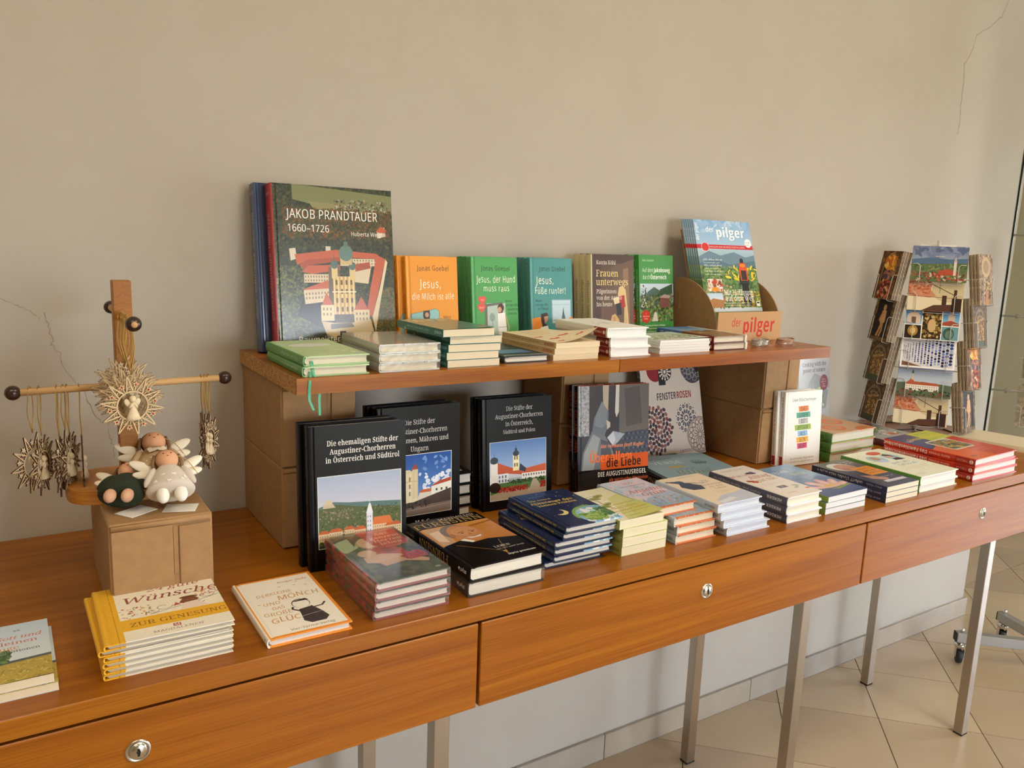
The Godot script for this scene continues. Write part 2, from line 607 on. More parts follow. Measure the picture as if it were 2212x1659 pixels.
# ------------------------------------------------------------------ computed surface textures
func noise(sd: int, freq: float, oct := 3) -> FastNoiseLite:
	var n := FastNoiseLite.new()
	n.seed = sd
	n.frequency = freq
	n.noise_type = FastNoiseLite.TYPE_SIMPLEX_SMOOTH
	n.fractal_octaves = oct
	return n

func wood_image(sd: int, W: int, H: int, dark: Color, light: Color, rings: float) -> ImageTexture:
	var im := Image.create(W, H, false, Image.FORMAT_RGB8)
	var broad := noise(sd, 0.012, 2)
	var warp := noise(sd + 1, 0.004, 2)
	var fine := noise(sd + 2, 0.05, 2)
	for y in H:
		for x in W:
			var v := y + 60.0 * warp.get_noise_2d(x * 0.35, y * 0.8)
			var a := 0.5 + 0.5 * broad.get_noise_2d(x * 0.05, v * 2.2)
			var l := 0.5 + 0.5 * sin(v * rings + 3.0 * broad.get_noise_2d(x * 0.1, y))
			var f := fine.get_noise_2d(x * 0.35, y * 9.0)
			var t := clampf(0.55 * a + 0.22 * l * l + 0.34 * f + 0.12, 0.0, 1.0)
			im.set_pixel(x, y, dark.lerp(light, t))
	return ImageTexture.create_from_image(im)

func tri_mat(t: Texture2D, sc: Vector3, off: Vector3, rough: float, tint := Color.WHITE) -> StandardMaterial3D:
	var m := StandardMaterial3D.new()
	m.albedo_texture = t
	m.albedo_color = tint
	m.uv1_triplanar = true
	m.uv1_scale = sc
	m.uv1_offset = off
	m.uv1_triplanar_sharpness = 8.0
	m.roughness = rough
	return m

func noise_tex(sd: int, freq: float, lo: Color, hi: Color, size := 512, oct := 4) -> NoiseTexture2D:
	var n := NoiseTexture2D.new()
	n.width = size
	n.height = size
	n.seamless = true
	n.noise = noise(sd, freq, oct)
	var g := Gradient.new()
	g.set_color(0, lo)
	g.set_color(1, hi)
	n.color_ramp = g
	return n

# ------------------------------------------------------------------ books
# key: [width, height, thickness mm, hard cover?, page colour, gloss roughness, back colour, ppm]
var B := {
	"band1": [240, 311, 33, true, "e9e2d2", 0.28, "7d1f20", 2.6], "band2": [240, 311, 33, true, "e9e2d2", 0.3, "2f3f63", 0.6],
	"guest": [113, 195, 16, true, "f3ead2", 0.42, "a3c58e", 2.6], "silver": [114, 173, 15.5, true, "e9dcc0", 0.3, "c9c8c0", 2.6],
	"teal": [108, 172, 13.6, false, "f3e4c4", 0.35, "2d6f70", 2.6], "bluebox": [102, 170, 13.5, true, "f5ecd8", 0.4, "23282c", 2.6],
	"birds": [111, 190, 11.3, false, "f0dcb6", 0.5, "e6cfa6", 2.6], "lexicon": [108, 185, 19.8, true, "fbf9f6", 0.45, "f5f3ee", 2.6],
	"leaflet": [150, 118, 5.6, false, "f7f4ee", 0.4, "e9e7e0", 2.4], "route": [112, 183, 16.2, true, "f1e3c8", 0.4, "4a1712", 2.6],
	"milk": [118, 187, 14, true, "efe2c8", 0.42, "df8f1c", 2.8], "dog": [117, 188, 20, true, "efe2c8", 0.42, "4b9a51", 2.8],
	"feet": [117, 189, 20, true, "efe2c8", 0.42, "3f8583", 2.8], "women": [130, 201, 22, true, "efe2c8", 0.42, "d9cc9c", 2.8],
	"jakob": [115, 204, 14, false, "efe8d8", 0.3, "3d8a3f", 2.8], "pilger": [205, 288, 4.8, false, "e6e8e8", 0.25, "cfd8de", 2.6],
	"tree": [125, 156, 11, false, "f5e3c0", 0.4, "c9d3dd", 2.8], "wishes": [152, 168, 7.4, true, "cfc6b4", 0.4, "e8b02e", 3.0],
	"monk": [118, 190, 12.5, true, "f6f2ea", 0.45, "f09a38", 3.0], "heart": [122, 196, 14, true, "f0e2cf", 0.3, "8b3d44", 3.0],
	"abbot": [142, 216, 24.5, true, "f7efdd", 0.24, "17120f", 3.0], "prince": [126, 178, 12, true, "e9e3d6", 0.35, "182444", 3.0],
	"green": [106, 165, 16.8, false, "f5ebc6", 0.4, "b6bd6e", 3.0], "daily": [106, 166, 17.6, true, "f5e6c6", 0.42, "d87a4c", 3.0],
	"angel33": [122, 172, 17, true, "dfe5ee", 0.42, "d3dae6", 3.0], "daygood": [112, 208, 18.4, true, "f6ecd6", 0.4, "e9ecf0", 3.0],
	"lotus": [138, 212, 12.8, false, "f3f0ee", 0.3, "7d9a36", 3.0], "sailor": [124, 196, 12.4, false, "f3e2c4", 0.3, "26304f", 3.0],
	"pharm": [163, 210, 19, true, "f3efe6", 0.4, "eef0dc", 2.8], "family": [215, 240, 18, true, "f6f1e8", 0.3, "cb2a2e", 2.6],
	"donut": [192, 195, 26, true, "e6ddc8", 0.35, "6d9a48", 2.2], "nature": [168, 250, 20, true, "d9d6d0", 0.35, "9b9ca0", 2.4],
	"stiftA": [166, 238, 24, true, "f0ece4", 0.34, "0d0c0d", 3.0], "stiftB": [168, 241, 22, true, "d8d4cc", 0.34, "0d0c0d", 2.8],
	"stiftC": [166, 227, 22, true, "d8d4cc", 0.34, "0d0c0d", 2.8], "love": [186, 236, 14, true, "efe9de", 0.25, "15100f", 2.8],
	"rose": [215, 290, 10, false, "efe6da", 0.45, "dfd2c4", 2.6], "verse": [212, 205, 7, false, "e9e4d8", 0.45, "8aa3ab", 2.6],
	"darkflat": [196, 215, 20, true, "d8d0c0", 0.4, "17110d", 1.2], "life": [131, 192, 15, true, "f6f3ee", 0.4, "efece6", 2.8],
	"pamphlet": [160, 210, 7, false, "eee4d0", 0.5, "d9c8a6", 1.6],
}

func sp(c: Cv, k: Array, t: String, y: float, size: float, col: Color, f := "s", stretch := 1.0, dx := 0.0):
	c.text(t, k[0] + k[2] / 2.0 + size * 0.35 + dx, y, size, col, f, 0.0, stretch, 90.0)

func abbey(c: Cv, x: float, y: float, w: float, h: float, kind: int):
	# framed landscape prints on the three black books
	var roof := C("c4653a")
	c.rect(x - 1, y - 1, w + 2, h + 2, C("f2f0ea"))
	if kind == 0:
		c.grad(x, y, w, h * 0.45, C("a9b6d0"), C("c9cbd8"))
		c.poly([x, y + h * .42, x + w * .18, y + h * .36, x + w * .35, y + h * .39, x + w * .6, y + h * .41, x + w * .8, y + h * .43, x + w, y + h * .45, x + w, y + h * .6, x, y + h * .6], C("5d7a78"))
		c.poly([x, y + h * .45, x + w * .2, y + h * .4, x + w * .5, y + h * .47, x + w * .75, y + h * .5, x + w, y + h * .53, x + w, y + h, x, y + h], C("5a6440"))
		c.blobs(420, x + 2, y + h * .48, w - 4, h * .3, 0.7, 2.2, [C("4c5a36"), C("6e7548"), C("3d4b30"), C("8a7f60"), C("566b3f")], 0.6)
		c.blobs(60, x + 2, y + h * .47, w * .4, h * .16, 0.8, 2.4, [C("a09077"), C("8b7b62"), C("7a6d54")], 0.7)
		c.poly([x + w * .05, y + h * .44, x + w * .06, y + h * .38, x + w * .16, y + h * .37, x + w * .2, y + h * .44], C("c9b79d"))
		c.rect(x + w * .08, y + h * .33, w * .08, h * .06, C("d3c0a2"))
		c.blobs(140, x + 2, y + h * .74, w - 4, h * .1, 0.8, 2.0, [C("55633a"), C("b9a98b"), C("76804f")], 0.6)
		for b in [[.0, .80, .12, .12], [.12, .79, .16, .2], [.3, .78, .12, .18], [.42, .8, .14, .16], [.58, .76, .3, .2], [.8, .8, .2, .14]]:
			c.rect(x + w * b[0], y + h * b[1], w * b[2], h * b[3], C("d9c19a"))
			c.poly([x + w * (b[0] - .01), y + h * b[1], x + w * (b[0] + .03), y + h * (b[1] - .05), x + w * (b[0] + b[2] - .03), y + h * (b[1] - .05), x + w * (b[0] + b[2] + .01), y + h * b[1]], roof)
			c.dots(int(w * b[2] / 4.0), 3, x + w * b[0] + 1.2, y + h * b[1] + 2.5, 4.0, 5.0, 1.2, 2.0, C("7c6a58"))
		c.poly([x + w * .64, y + h * .76, x + w * .66, y + h * .65, x + w * .86, y + h * .65, x + w * .9, y + h * .76], C("d67a45"))
		c.rect(x + w * .57, y + h * .58, w * .075, h * .38, C("dfe3ea"))
		c.poly([x + w * .565, y + h * .58, x + w * .6, y + h * .44, x + w * .62, y + h * .44, x + w * .65, y + h * .58], C("e9ebef"))
		c.line([x + w * .61, y + h * .46, x + w * .61, y + h * .39], 0.8, C("d9dce2"))
		c.dots(2, 5, x + w * .58, y + h * .62, w * .03, h * .065, 1.6, 3.2, C("8b95a8"))
		c.blobs(160, x + w * .02, y + h * .9, w * .5, h * .09, 1.0, 3.0, [C("2f3a26"), C("41502f"), C("1f281b")])
		c.blobs(90, x + w * .6, y + h * .88, w * .3, h * .1, 1.0, 2.6, [C("2f3a26"), C("41502f"), C("27331f")])
		c.rect(x, y + h * .965, w, h * .035, C("3c3f3a"))
	elif kind == 1:
		c.grad(x, y, w, h, C("24509c"), C("86a9d8"))
		c.blobs(50, x + w * .5, y + h * .3, w * .48, h * .32, 2, 6, [C("e9edf4"), C("cfd9ea"), C("dbe3ef")], 0.7)
		c.blobs(20, x + w * .55, y + h * .06, w * .4, h * .2, 2, 5, [C("7f9fd3"), C("6d90cb")], 0.6)
		c.rect(x, y + h * .3, w * .46, h * .5, C("e2d3ae"))
		c.poly([x + w * .05, y + h * .3, x + w * .12, y + h * .24, x + w * .34, y + h * .24, x + w * .42, y + h * .3], C("dccaa0"))
		c.rect(x + w * .38, y + h * .22, w * .09, h * .5, C("d9c69d"))
		c.poly([x + w * .37, y + h * .24, x + w * .425, y + h * .14, x + w * .48, y + h * .24], C("9c4b30"))
		c.rect(x - .0, y + h * .2, w * .07, h * .3, C("cdb98c"))
		c.poly([x, y + h * .2, x + w * .03, y + h * .12, x + w * .07, y + h * .2], C("9c4b30"))
		c.dots(4, 3, x + w * .06, y + h * .36, w * .09, h * .12, w * .03, h * .07, C("8f7c5c"))
		for i in 6:
			c.rect(x + w * (.03 + .08 * i), y + h * .3, 0.8, h * .48, C("f0e4c6"))
		c.rect(x, y + h * .43, w * .46, 1.0, C("b9a57b"))
		c.rect(x + w * .2, y + h * .64, w * .06, h * .15, C("4f3f30"))
		c.poly([x + w * .46, y + h * .74, x + w * .5, y + h * .62, x + w * .7, y + h * .6, x + w * .72, y + h * .8, x + w * .46, y + h * .8], C("d8cfc0"))
		c.poly([x + w * .48, y + h * .64, x + w * .53, y + h * .59, x + w * .68, y + h * .59, x + w * .72, y + h * .64], roof)
		c.poly([x + w * .68, y + h * .55, x + w, y + h * .47, x + w, y + h * .78, x + w * .68, y + h * .8], C("e8e4da"))
		c.poly([x + w * .66, y + h * .56, x + w * .8, y + h * .48, x + w, y + h * .44, x + w, y + h * .5], C("b04d32"))
		c.dots(3, 2, x + w * .75, y + h * .6, w * .08, h * .08, w * .03, h * .04, C("5a5148"))
		c.poly([x, y + h * .8, x + w * .4, y + h * .78, x + w, y + h * .62, x + w, y + h, x, y + h], C("4c3d36"))
		c.poly([x, y + h * .88, x + w, y + h * .84, x + w, y + h, x, y + h], C("7c6a5e"))
		c.blobs(60, x + w * .1, y + h * .78, w * .55, h * .1, 1.0, 3.0, [C("3a322b"), C("564336"), C("2c2722")], 0.7)
		c.line([x, y + h * .93, x + w, y + h * .88], 0.8, C("a08d7e"))
	else:
		c.grad(x, y, w, h * .6, C("5f83bb"), C("a9bdda"))
		c.poly([x + w * .1, y + h * .34, x + w * .6, y + h * .56, x + w * .6, y + h * .66, x + w * .1, y + h * .56], C("bf5a38"))
		c.poly([x + w * .55, y + h * .6, x + w * .62, y + h * .5, x + w, y + h * .45, x + w, y + h * .58], C("c4603c"))
		c.rect(x + w * .12, y + h * .55, w * .2, h * .17, C("dfe2e6"))
		c.poly([x + w * .32, y + h * .56, x + w * .56, y + h * .6, x + w * .56, y + h * .7, x + w * .32, y + h * .72], C("c9ced4"))
		c.rect(x + w * .56, y + h * .58, w * .44, h * .12, C("ece9e2"))
		c.dots(9, 1, x + w * .58, y + h * .6, w * .047, 4, w * .02, h * .035, C("5e5a54"))
		c.dots(8, 1, x + w * .33, y + h * .64, w * .029, 4, w * .012, h * .06, C("8a9098"))
		c.dots(3, 2, x + w * .15, y + h * .58, w * .055, h * .07, w * .022, h * .045, C("5b6270"))
		c.rect(x + w * .40, y + h * .24, w * .11, h * .28, C("ecdfa8"))
		c.rect(x + w * .40, y + h * .36, w * .11, h * .015, C("f6f2e2"))
		c.dots(2, 2, x + w * .425, y + h * .27, w * .04, h * .12, w * .018, h * .06, C("4a4a44"))
		c.ell(x + w * .455, y + h * .22, w * .055, h * .05, C("3a4047"))
		c.rect(x + w * .435, y + h * .13, w * .04, h * .06, C("3f464d"))
		c.line([x + w * .455, y + h * .14, x + w * .455, y + h * .08], 0.8, C("3f464d"))
		c.poly([x + w * .51, y + h * .52, x + w * .53, y + h * .4, x + w * .64, y + h * .5, x + w * .62, y + h * .56], C("3f4654"))
		c.rect(x + w * .01, y + h * .36, w * .12, h * .28, C("e6e2d8"))
		c.ell(x + w * .07, y + h * .31, w * .07, h * .06, C("39424a"))
		c.line([x + w * .07, y + h * .27, x + w * .07, y + h * .19], 0.8, C("39424a"))
		c.poly([x, y + h * .72, x + w, y + h * .68, x + w, y + h, x, y + h], C("5a8048"))
		c.blobs(120, x + w * .3, y + h * .68, w * .68, h * .06, .8, 2.2, [C("33482c"), C("46603a"), C("263a22")])
		c.poly([x, y + h * .9, x + w * .3, y + h * .84, x + w, y + h * .86, x + w, y + h, x, y + h], C("b9a892"))
		c.poly([x + w * .68, y + h * .9, x + w * .76, y + h * .7, x + w * .82, y + h * .7, x + w * .95, y + h * .9], C("c2b4a2"))
		c.blobs(240, x + w * .14, y + h * .79, w * .52, h * .08, .8, 2.0, [C("c22a28"), C("a51d20"), C("d8493c"), C("8c2020")], 0.8)
		c.blobs(60, x + w * .9, y + h * .76, w * .09, h * .1, .8, 2.0, [C("c22a28"), C("a51d20")], 0.8)
		c.ell(x + w * .08, y + h * .78, w * .1, h * .09, C("33251f"))
	# corner signature of the print
	c.rect(x, y + h, w, 1, C("f2f0ea"))
	c.rect(x + w, y, 1, h + 1, C("f2f0ea"))

func stamp_flower(c: Cv, x: float, y: float, r: float, n: int, c1: Color, c2: Color, bg: Color):
	c.ell(x, y, r, r, bg)
	for i in n:
		var a := TAU * i / n
		c.ell(x + cos(a) * r * .82, y + sin(a) * r * .82, r * .12, r * .12, c1)
		c.ell(x + cos(a) * r * .5, y + sin(a) * r * .5, r * .22, r * .09, c2, a)
	c.ell(x, y, r * .2, r * .2, c1)

func art(key: String, k: Array, c: Cv):
	var w: float = k[0]
	var h: float = k[1]
	var t: float = k[2]
	match key:
		"band1", "band2":
			c.rect(w, 0, t, h, C("b23030") if key == "band1" else C("3c527c"))
			sp(c, k, "JAKOB PRANDTAUER  1660–1726", h - 62, 13, C("efe0d8"), "s", 1.02)
			c.text("Band 1" if key == "band1" else "Band 2", w + t / 2, 22, 8.5, C("efe0d8"), "s", 0.5, 0.85)
			if key == "band2":
				return
			c.rect(0, 0, w, h, C("3a4030"))
			c.blobs(7000, 0, 0, w, h, 0.8, 3.2, [C("38422c"), C("454a30"), C("2a3224"), C("525633"), C("3b3a2c"), C("262c22")])
			c.poly([40, 0, 240, 12, 240, 45, 150, 50, 40, 28], C("7d8058"))
			c.poly([70, 30, 170, 34, 180, 44, 80, 44], C("8f8a60"))
			c.blobs(200, 120, 24, 110, 26, 1, 2.6, [C("4a4f38"), C("6c6a50"), C("b9ada0"), C("8c5d48"), C("3c4330")], 0.7)
			c.blobs(1500, 20, 42, 215, 56, 0.8, 2.8, [C("4d4a2c"), C("6d4426"), C("7c5526"), C("3b4428"), C("57502c")])
			c.blobs(2400, 5, 150, 60, 130, 0.8, 3, [C("59603a"), C("737540"), C("3f4a2e"), C("2c3524")])
			c.poly([66, 175, 100, 190, 95, 270, 40, 240], C("221f20"))
			c.blobs(1900, 188, 190, 50, 110, 0.8, 2.6, [C("66603a"), C("565a38"), C("48502f"), C("7a6a48")])
			# the abbey: long roofed wings round a courtyard, church in front
			var R := C("c2603f")
			var R2 := C("a84f35")
			var Wl := C("d9c8a8")
			c.poly([30, 118, 42, 116, 44, 136, 32, 140], C("d8cdb8"))
			c.rect(100, 112, 10, 12, C("cfc8bc"))
			c.poly([40, 128, 120, 118, 205, 124, 212, 134, 130, 132, 62, 140, 44, 148], R)
			c.poly([48, 148, 62, 138, 130, 131, 132, 139, 66, 148, 60, 158], R2)
			c.poly([52, 160, 66, 148, 126, 146, 128, 156, 72, 164], R)
			c.rect(56, 164, 70, 16, Wl)
			c.dots(13, 2, 58, 167, 5.2, 7, 2.2, 3.6, C("7d6a56"))
			c.poly([54, 192, 100, 176, 122, 180, 118, 192, 70, 204], R)
			c.poly([54, 194, 112, 190, 112, 214, 56, 220], Wl)
			c.dots(9, 2, 58, 199, 6, 8, 2.4, 4, C("83705c"), -0.06)
			c.rect(128, 134, 74, 14, Wl)
			c.dots(12, 2, 132, 136, 6, 6, 2.2, 3, C("7d6a56"))
			c.poly([196, 122, 222, 134, 206, 190, 190, 246, 178, 240, 188, 190, 200, 140], R)
			c.poly([222, 134, 226, 140, 206, 226, 196, 276, 190, 246, 208, 190], C("e3d2ac"))
			c.poly([152, 152, 192, 146, 184, 182, 150, 178], Wl)
			c.poly([150, 146, 188, 140, 190, 152, 152, 160], R2)
			c.poly([104, 150, 126, 150, 124, 236, 102, 240], C("6d5c4c"))
			c.rect(112, 168, 44, 72, C("cda55e"))
			for i in 6:
				c.rect(113 + i * 7.6, 168, 2.6, 72, C("e9d9a8"))
			c.dots(4, 4, 117, 175, 10, 17, 4, 9, C("6a4f32"))
			c.rect(110, 196, 48, 2.4, C("efe0b4"))
			c.rect(110, 150, 12, 22, C("dcc287"))
			c.rect(146, 152, 12, 22, C("dcc287"))
			c.ell(116, 146, 7, 8, C("55706a"))
			c.ell(152, 148, 7, 8, C("55706a"))
			c.line([116, 140, 116, 128], 1.6, C("50675f"))
			c.line([152, 142, 152, 131], 1.6, C("50675f"))
			c.rect(128, 128, 24, 18, C("cbb27c"))
			c.ell(140, 124, 14, 15, C("648079"))
			c.rect(136, 102, 8, 10, C("5b756e"))
			c.line([140, 104, 140, 92], 1.4, C("50675f"))
			c.poly([88, 222, 98, 198, 110, 222], R)
			c.rect(86, 222, 26, 30, C("e2d0a6"))
			c.poly([152, 232, 168, 206, 184, 236], R)
			c.rect(152, 232, 32, 28, C("dfcda2"))
			c.dots(3, 2, 90, 227, 7, 10, 2.6, 5, C("7d6a50"))
			c.dots(4, 2, 156, 237, 7, 10, 2.6, 5, C("7d6a50"))
			c.poly([112, 240, 152, 240, 150, 258, 114, 262], C("5c4f44"))
			c.poly([86, 252, 112, 256, 150, 256, 186, 250, 192, 274, 160, 286, 120, 288, 96, 280], C("d9c59a"))
			c.poly([104, 258, 146, 256, 152, 264, 104, 268], C("6e6454"))
			c.rect(122, 272, 12, 16, C("3f3830"))
			c.poly([96, 276, 112, 284, 112, 300, 96, 294], C("a9a08c"))
			c.blobs(300, 70, 284, 165, 26, 2, 5, [C("48542e"), C("66693c"), C("343e28"), C("57602f")])
			c.poly([206, 80, 222, 72, 224, 90, 206, 94], C("cdbfae"))
			c.poly([203, 82, 214, 70, 226, 78, 222, 84], R)
			c.grain(0.25, 9000)
			c.text("JAKOB PRANDTAUER", 28, 62, 23.5, C("f7f4ee"), "s", 0.0, 0.83)
			c.text("1660–1726", 28, 86, 18.5, C("f7f4ee"), "s", 0.0, 0.9)
			c.text("Huberta Weigl", 217, 91, 11, C("f7f4ee"), "s", 1.0, 0.92)
			c.text("Baumeister", 40, 292, 16, C("f7f4ee"), "s", 0.0, 1.0)
			c.text("des Barock", 40, 308, 16, C("f7f4ee"), "s", 0.0, 1.0)
		"guest":
			c.rect(0, 0, w, h, C("bcd6a6"))
			c.rect(w, 0, t, h, C("5f9a56"))
			c.blobs(60, 6, 8, w - 12, h - 20, 2, 9, [C("cfe0ba"), C("aecd98"), C("c6dbcf"), C("b5cfc4")], 0.5)
			c.ell(w * .5, h * .34, 40, 22, C("8fae8a"))
			c.ell(w * .5, h * .34, 39, 21, C("dfe6df"))
			c.blobs(14, 10, h * .6, w - 20, h * .34, 3, 8, [C("e9e6c9"), C("a7c6c4"), C("efe9d2")], 0.4)
			for i in 26:
				c.line([c.rng.randf_range(8, 100), c.rng.randf_range(100, 185), c.rng.randf_range(8, 100), c.rng.randf_range(100, 185)], 0.35, C("9fc08d"))
			c.scrib(w + t * .68, h - 26, 84, 8, C("a9cc9a"), 90)
		"silver":
			c.rect(0, 0, w + t, h, C("b9b8b0"))
			for i in 900:
				var x := c.rng.randf_range(0, w)
				var y := c.rng.randf_range(0, h)
				c.line([x, y, x + c.rng.randf_range(2, 7), y + c.rng.randf_range(-2.5, 2.5)], 0.9, [C("e6e5de"), C("73746e"), C("d5d4cb"), C("94958f")][c.rng.randi() % 4])
		"teal":
			c.rect(0, 0, w + t, h, C("2f7472"))
			for i in 60:
				var y := 30.0 + i * 2.3
				var p := []
				for j in 10:
					p.append_array([j * 12.0, y + 1.6 * sin(j * 1.3 + i * .7)])
				c.line(p, 0.7 if i % 3 else 1.6, [C("4f9a93"), C("8cc2b5"), C("1f5d60"), C("d7c79c")][i % 4])
			c.blobs(60, 0, 4, w, 34, 3, 9, [C("d9d2b4"), C("b8cdbb"), C("8fbdb2")], 0.4)
			sp(c, k, "HERDER", h - 6, 6.5, C("a9cfc8"), "sb", 1.0)
			c.scrib(w + t * .64, h - 52, 80, 6, C("8cc2b5"), 90)
		"bluebox":
			c.rect(0, 0, w + t, h, C("23282c"))
			c.ell(w * .5, 24, 22, 9, C("e8e8e4"))
			c.rect(14, h - 80, w - 28, 44, C("37699f"))
			for i in 5:
				c.line([18, h - 73 + i * 7.5, w - 20, h - 73 + i * 7.5], 1.4, C("a9c6dd"))
			c.rect(0, h - 14, w, 3, C("dfe3e3"))
		"birds":
			c.rect(0, 0, w, h, C("f1dfba"))
			c.rect(w, 0, t, h, C("cbb287"))
			c.line([6, 8, w - 6, 8], 0.5, C("b19a6d"))
			for i in 4:
				c.scrib(28, 36 + i * 15, 56 - i * 5, 9, C("d0724e"))
			for b in [[20, 104, 1.0], [70, 120, 1.3], [34, 140, 1.2], [84, 156, .9], [26, 172, .8]]:
				c.ell(b[0], b[1], 9 * b[2], 4.4 * b[2], C("d4472c"), 0.3)
				c.ell(b[0] + 8 * b[2], b[1] - 3 * b[2], 3.4 * b[2], 3 * b[2], C("d4472c"))
				c.poly([b[0] - 6 * b[2], b[1], b[0] - 18 * b[2], b[1] + 1, b[0] - 7 * b[2], b[1] + 4 * b[2]], C("c5462d"))
				c.line([b[0] - 14, b[1] + 9 * b[2], b[0] + 22, b[1] + 4 * b[2]], 0.7, C("c46a48"))
			sp(c, k, "HERDER", h - 8, 7.5, C("9c3a24"), "sb", 1.1)
			c.scrib(w + t * .66, h - 56, 100, 5.6, C("8a7048"), 90)
		"lexicon":
			c.rect(0, 0, w + t, h, C("f3f1ec"))
			c.rect(w + 1, h - 46, t - 2, 40, C("8d1f1c"))
			c.ell(w + t / 2, h - 12, 4, 4, C("e9d9d4"))
			c.text("TYROLIA", w + t / 2 + 2.2, h - 19, 6, C("e9d9d4"), "sb", 0, 1, 90)
			for i in 14:
				c.line([25 + i * 4.4, 100 + 18 * sin(i * 1.7), 29 + i * 4.4, 96 + 22 * cos(i * 1.1)], 0.9, C("3a4158"))
		"leaflet":
			c.rect(0, 0, w + t, h, C("dfe4dc"))
			c.grad(0, 0, w, h * .45, C("c9d8d8"), C("b9c9a9"))
			c.blobs(200, 0, h * .4, w, h * .5, 2, 8, [C("7d9468"), C("97a87c"), C("566f4d"), C("b3b98f")], 0.4)
			c.rect(0, h - 14, w, 14, C("ece9e0"))
		"route":
			c.rect(0, 0, w, h, C("8a6a48"))
			c.grad(0, 0, w, h * .5, C("4d83bb"), C("9fb9c8"))
			c.blobs(500, 0, h * .42, w, h * .56, 2, 7, [C("8c5230"), C("6d4a2c"), C("a5713f"), C("5c5a34"), C("b08d5e")], 0.5)
			c.scrib(20, h * .64, 74, 13, C("f0e8d8"))
			c.rect(w, 0, t, h, C("7a4a2a"))
			c.rect(w, 0, t, h * .45, C("3f75ad"))
			c.rect(w, h - 34, t, 34, C("7c1c18"))
			c.ell(w + t / 2, h - 10, 4, 4, C("efd9cc"))
			c.scrib(w + t * .68, h * .42, 66, 8.5, C("e8dcc6"), 90)
		"milk", "dog", "feet":
			var bg: Color = {"milk": C("ec9a22"), "dog": C("4fa259"), "feet": C("4a928f")}[key]
			c.rect(0, 0, w + t, h, bg)
			c.text("Jonas Goebel", w * .53, 29, 14, C("4a2e12") if key == "milk" else C("1e3a24"), "s", 0.5, 0.8, 0, 0, 0.05, 0.04)
			sp(c, k, {"milk": "Jesus, die Milch ist alle", "dog": "Jesus, der Hund muss raus", "feet": "Jesus, Füße runter!"}[key], h - 40, 7, C("2c2a1c"), "s")
			c.text("D", w + t / 2, 14, 5, C("20301f"), "sb", 0.5)
			var ink := C("f6f1e2")
			if key == "milk":
				c.text("Jesus,", 56, 64, 23, ink, "s", 0.5, 0.72, 0, 0, 0.05, 0.05)
				c.text("die Milch ist alle", 61, 87, 18, ink, "s", 0.5, 0.66, 0, 0, 0.05, 0.03)
				c.poly([4, 130, 10, 116, 66, 106, 72, 110, 74, 132, 70, 152, 108, 148, 112, 187, 4, 187], C("93c6c6"))
				c.line([10, 118, 14, 150, 66, 144, 112, 154], 0.7, C("3f6d72"))
				c.line([4, 130, 10, 116, 66, 106, 73, 112, 70, 146], 0.7, C("3f6d72"))
				c.ell(44, 120, 7, 8, C("c99a78"))
				c.poly([36, 120, 37, 110, 51, 109, 52, 116, 50, 132, 40, 132], C("43302a"))
				c.ell(45, 118, 4.4, 5, C("c99a78"))
				c.poly([39, 133, 52, 132, 60, 148, 92, 154, 90, 164, 56, 160, 38, 154], C("f4f1ea"))
				c.line([46, 142, 60, 150], 1, C("9a958a"))
				c.ell(94, 157, 4, 6, C("5b5a86"))
				c.ell(101, 158, 4, 6, C("4c4b77"))
				for i in 3:
					c.text(["Meine", "schräge WG", "und ich"][i], 112 if i == 2 else 82, 126 + i * 9, 7.6, C("4a2e12"), "s", 1.0 if i == 2 else 0.0, 0.85, 0, 0, 0.04)
			elif key == "dog":
				c.text("Jesus, der Hund", 63, 54, 20, ink, "s", 0.5, 0.63, 0, 0, 0.05, 0.03)
				c.text("muss raus", 63, 73, 18, ink, "s", 0.5, 0.7, 0, 0, 0.05, 0.05)
				c.rect(36, 98, 48, 91, C("b9c9c0"))
				c.poly([32, 100, 76, 96, 78, 100, 38, 105, 38, 189, 32, 189], C("6f6a64"))
				c.ell(50, 128, 7, 9, C("8fa79a"))
				c.line([50, 132, 52, 160], 0.8, C("6d8478"))
				for e in [[26, 92, "1st"], [24, 108, "Best"]]:
					c.ell(e[0] - 4, e[1] - 3, 6, 6, C("dc5a48"))
					c.ell(e[0] + 4, e[1] - 3, 6, 6, C("dc5a48"))
					c.poly([e[0] - 9, e[1], e[0] + 9, e[1], e[0], e[1] + 11], C("dc5a48"))
					c.text(e[2], e[0], e[1] + 1, 6, C("f6d9d0"), "s", 0.5)
				c.ell(72, 108, 8, 9, C("54352a"))
				c.poly([66, 104, 78, 103, 76, 124, 66, 122], C("54352a"))
				c.ell(69, 112, 5, 6, C("d0a182"))
				c.poly([64, 120, 82, 118, 86, 150, 86, 189, 70, 189, 64, 150], C("f3f1ec"))
				c.line([84, 124, 92, 150, 88, 166], 3, C("c99a78"))
				c.line([66, 150, 86, 149], 0.9, C("8d8a86"))
				c.ell(46, 168, 6, 6, C("33262a"))
				c.poly([40, 174, 52, 172, 54, 189, 38, 189], C("33262a"))
				c.line([40, 175, 52, 174], 1.4, C("c23a34"))
				c.poly([92, 170, 112, 176, 112, 181, 92, 176], C("2c3a44"))
				c.ell(100, 169, 5, 3, C("d9c6a0"))
				for i in 4:
					c.text(["Meine", "schräge WG", "bekommt", "Zuwachs"][i], 84 + (6 if i > 1 else 0), 96 + i * 9, 7, C("1e3a24"), "s", 0, 0.85, 0, 0, 0.04)
			else:
				c.text("Jesus,", 42, 57, 23, ink, "s", 0.5, 0.72, 0, 0, 0.05, 0.05)
				c.text("Füße runter!", 56, 79, 20, ink, "s", 0.5, 0.7, 0, 0, 0.05, 0.03)
				c.rect(58, 92, 54, 54, C("8fa9b6"))
				c.rect(60, 94, 50, 50, C("c3dae3"))
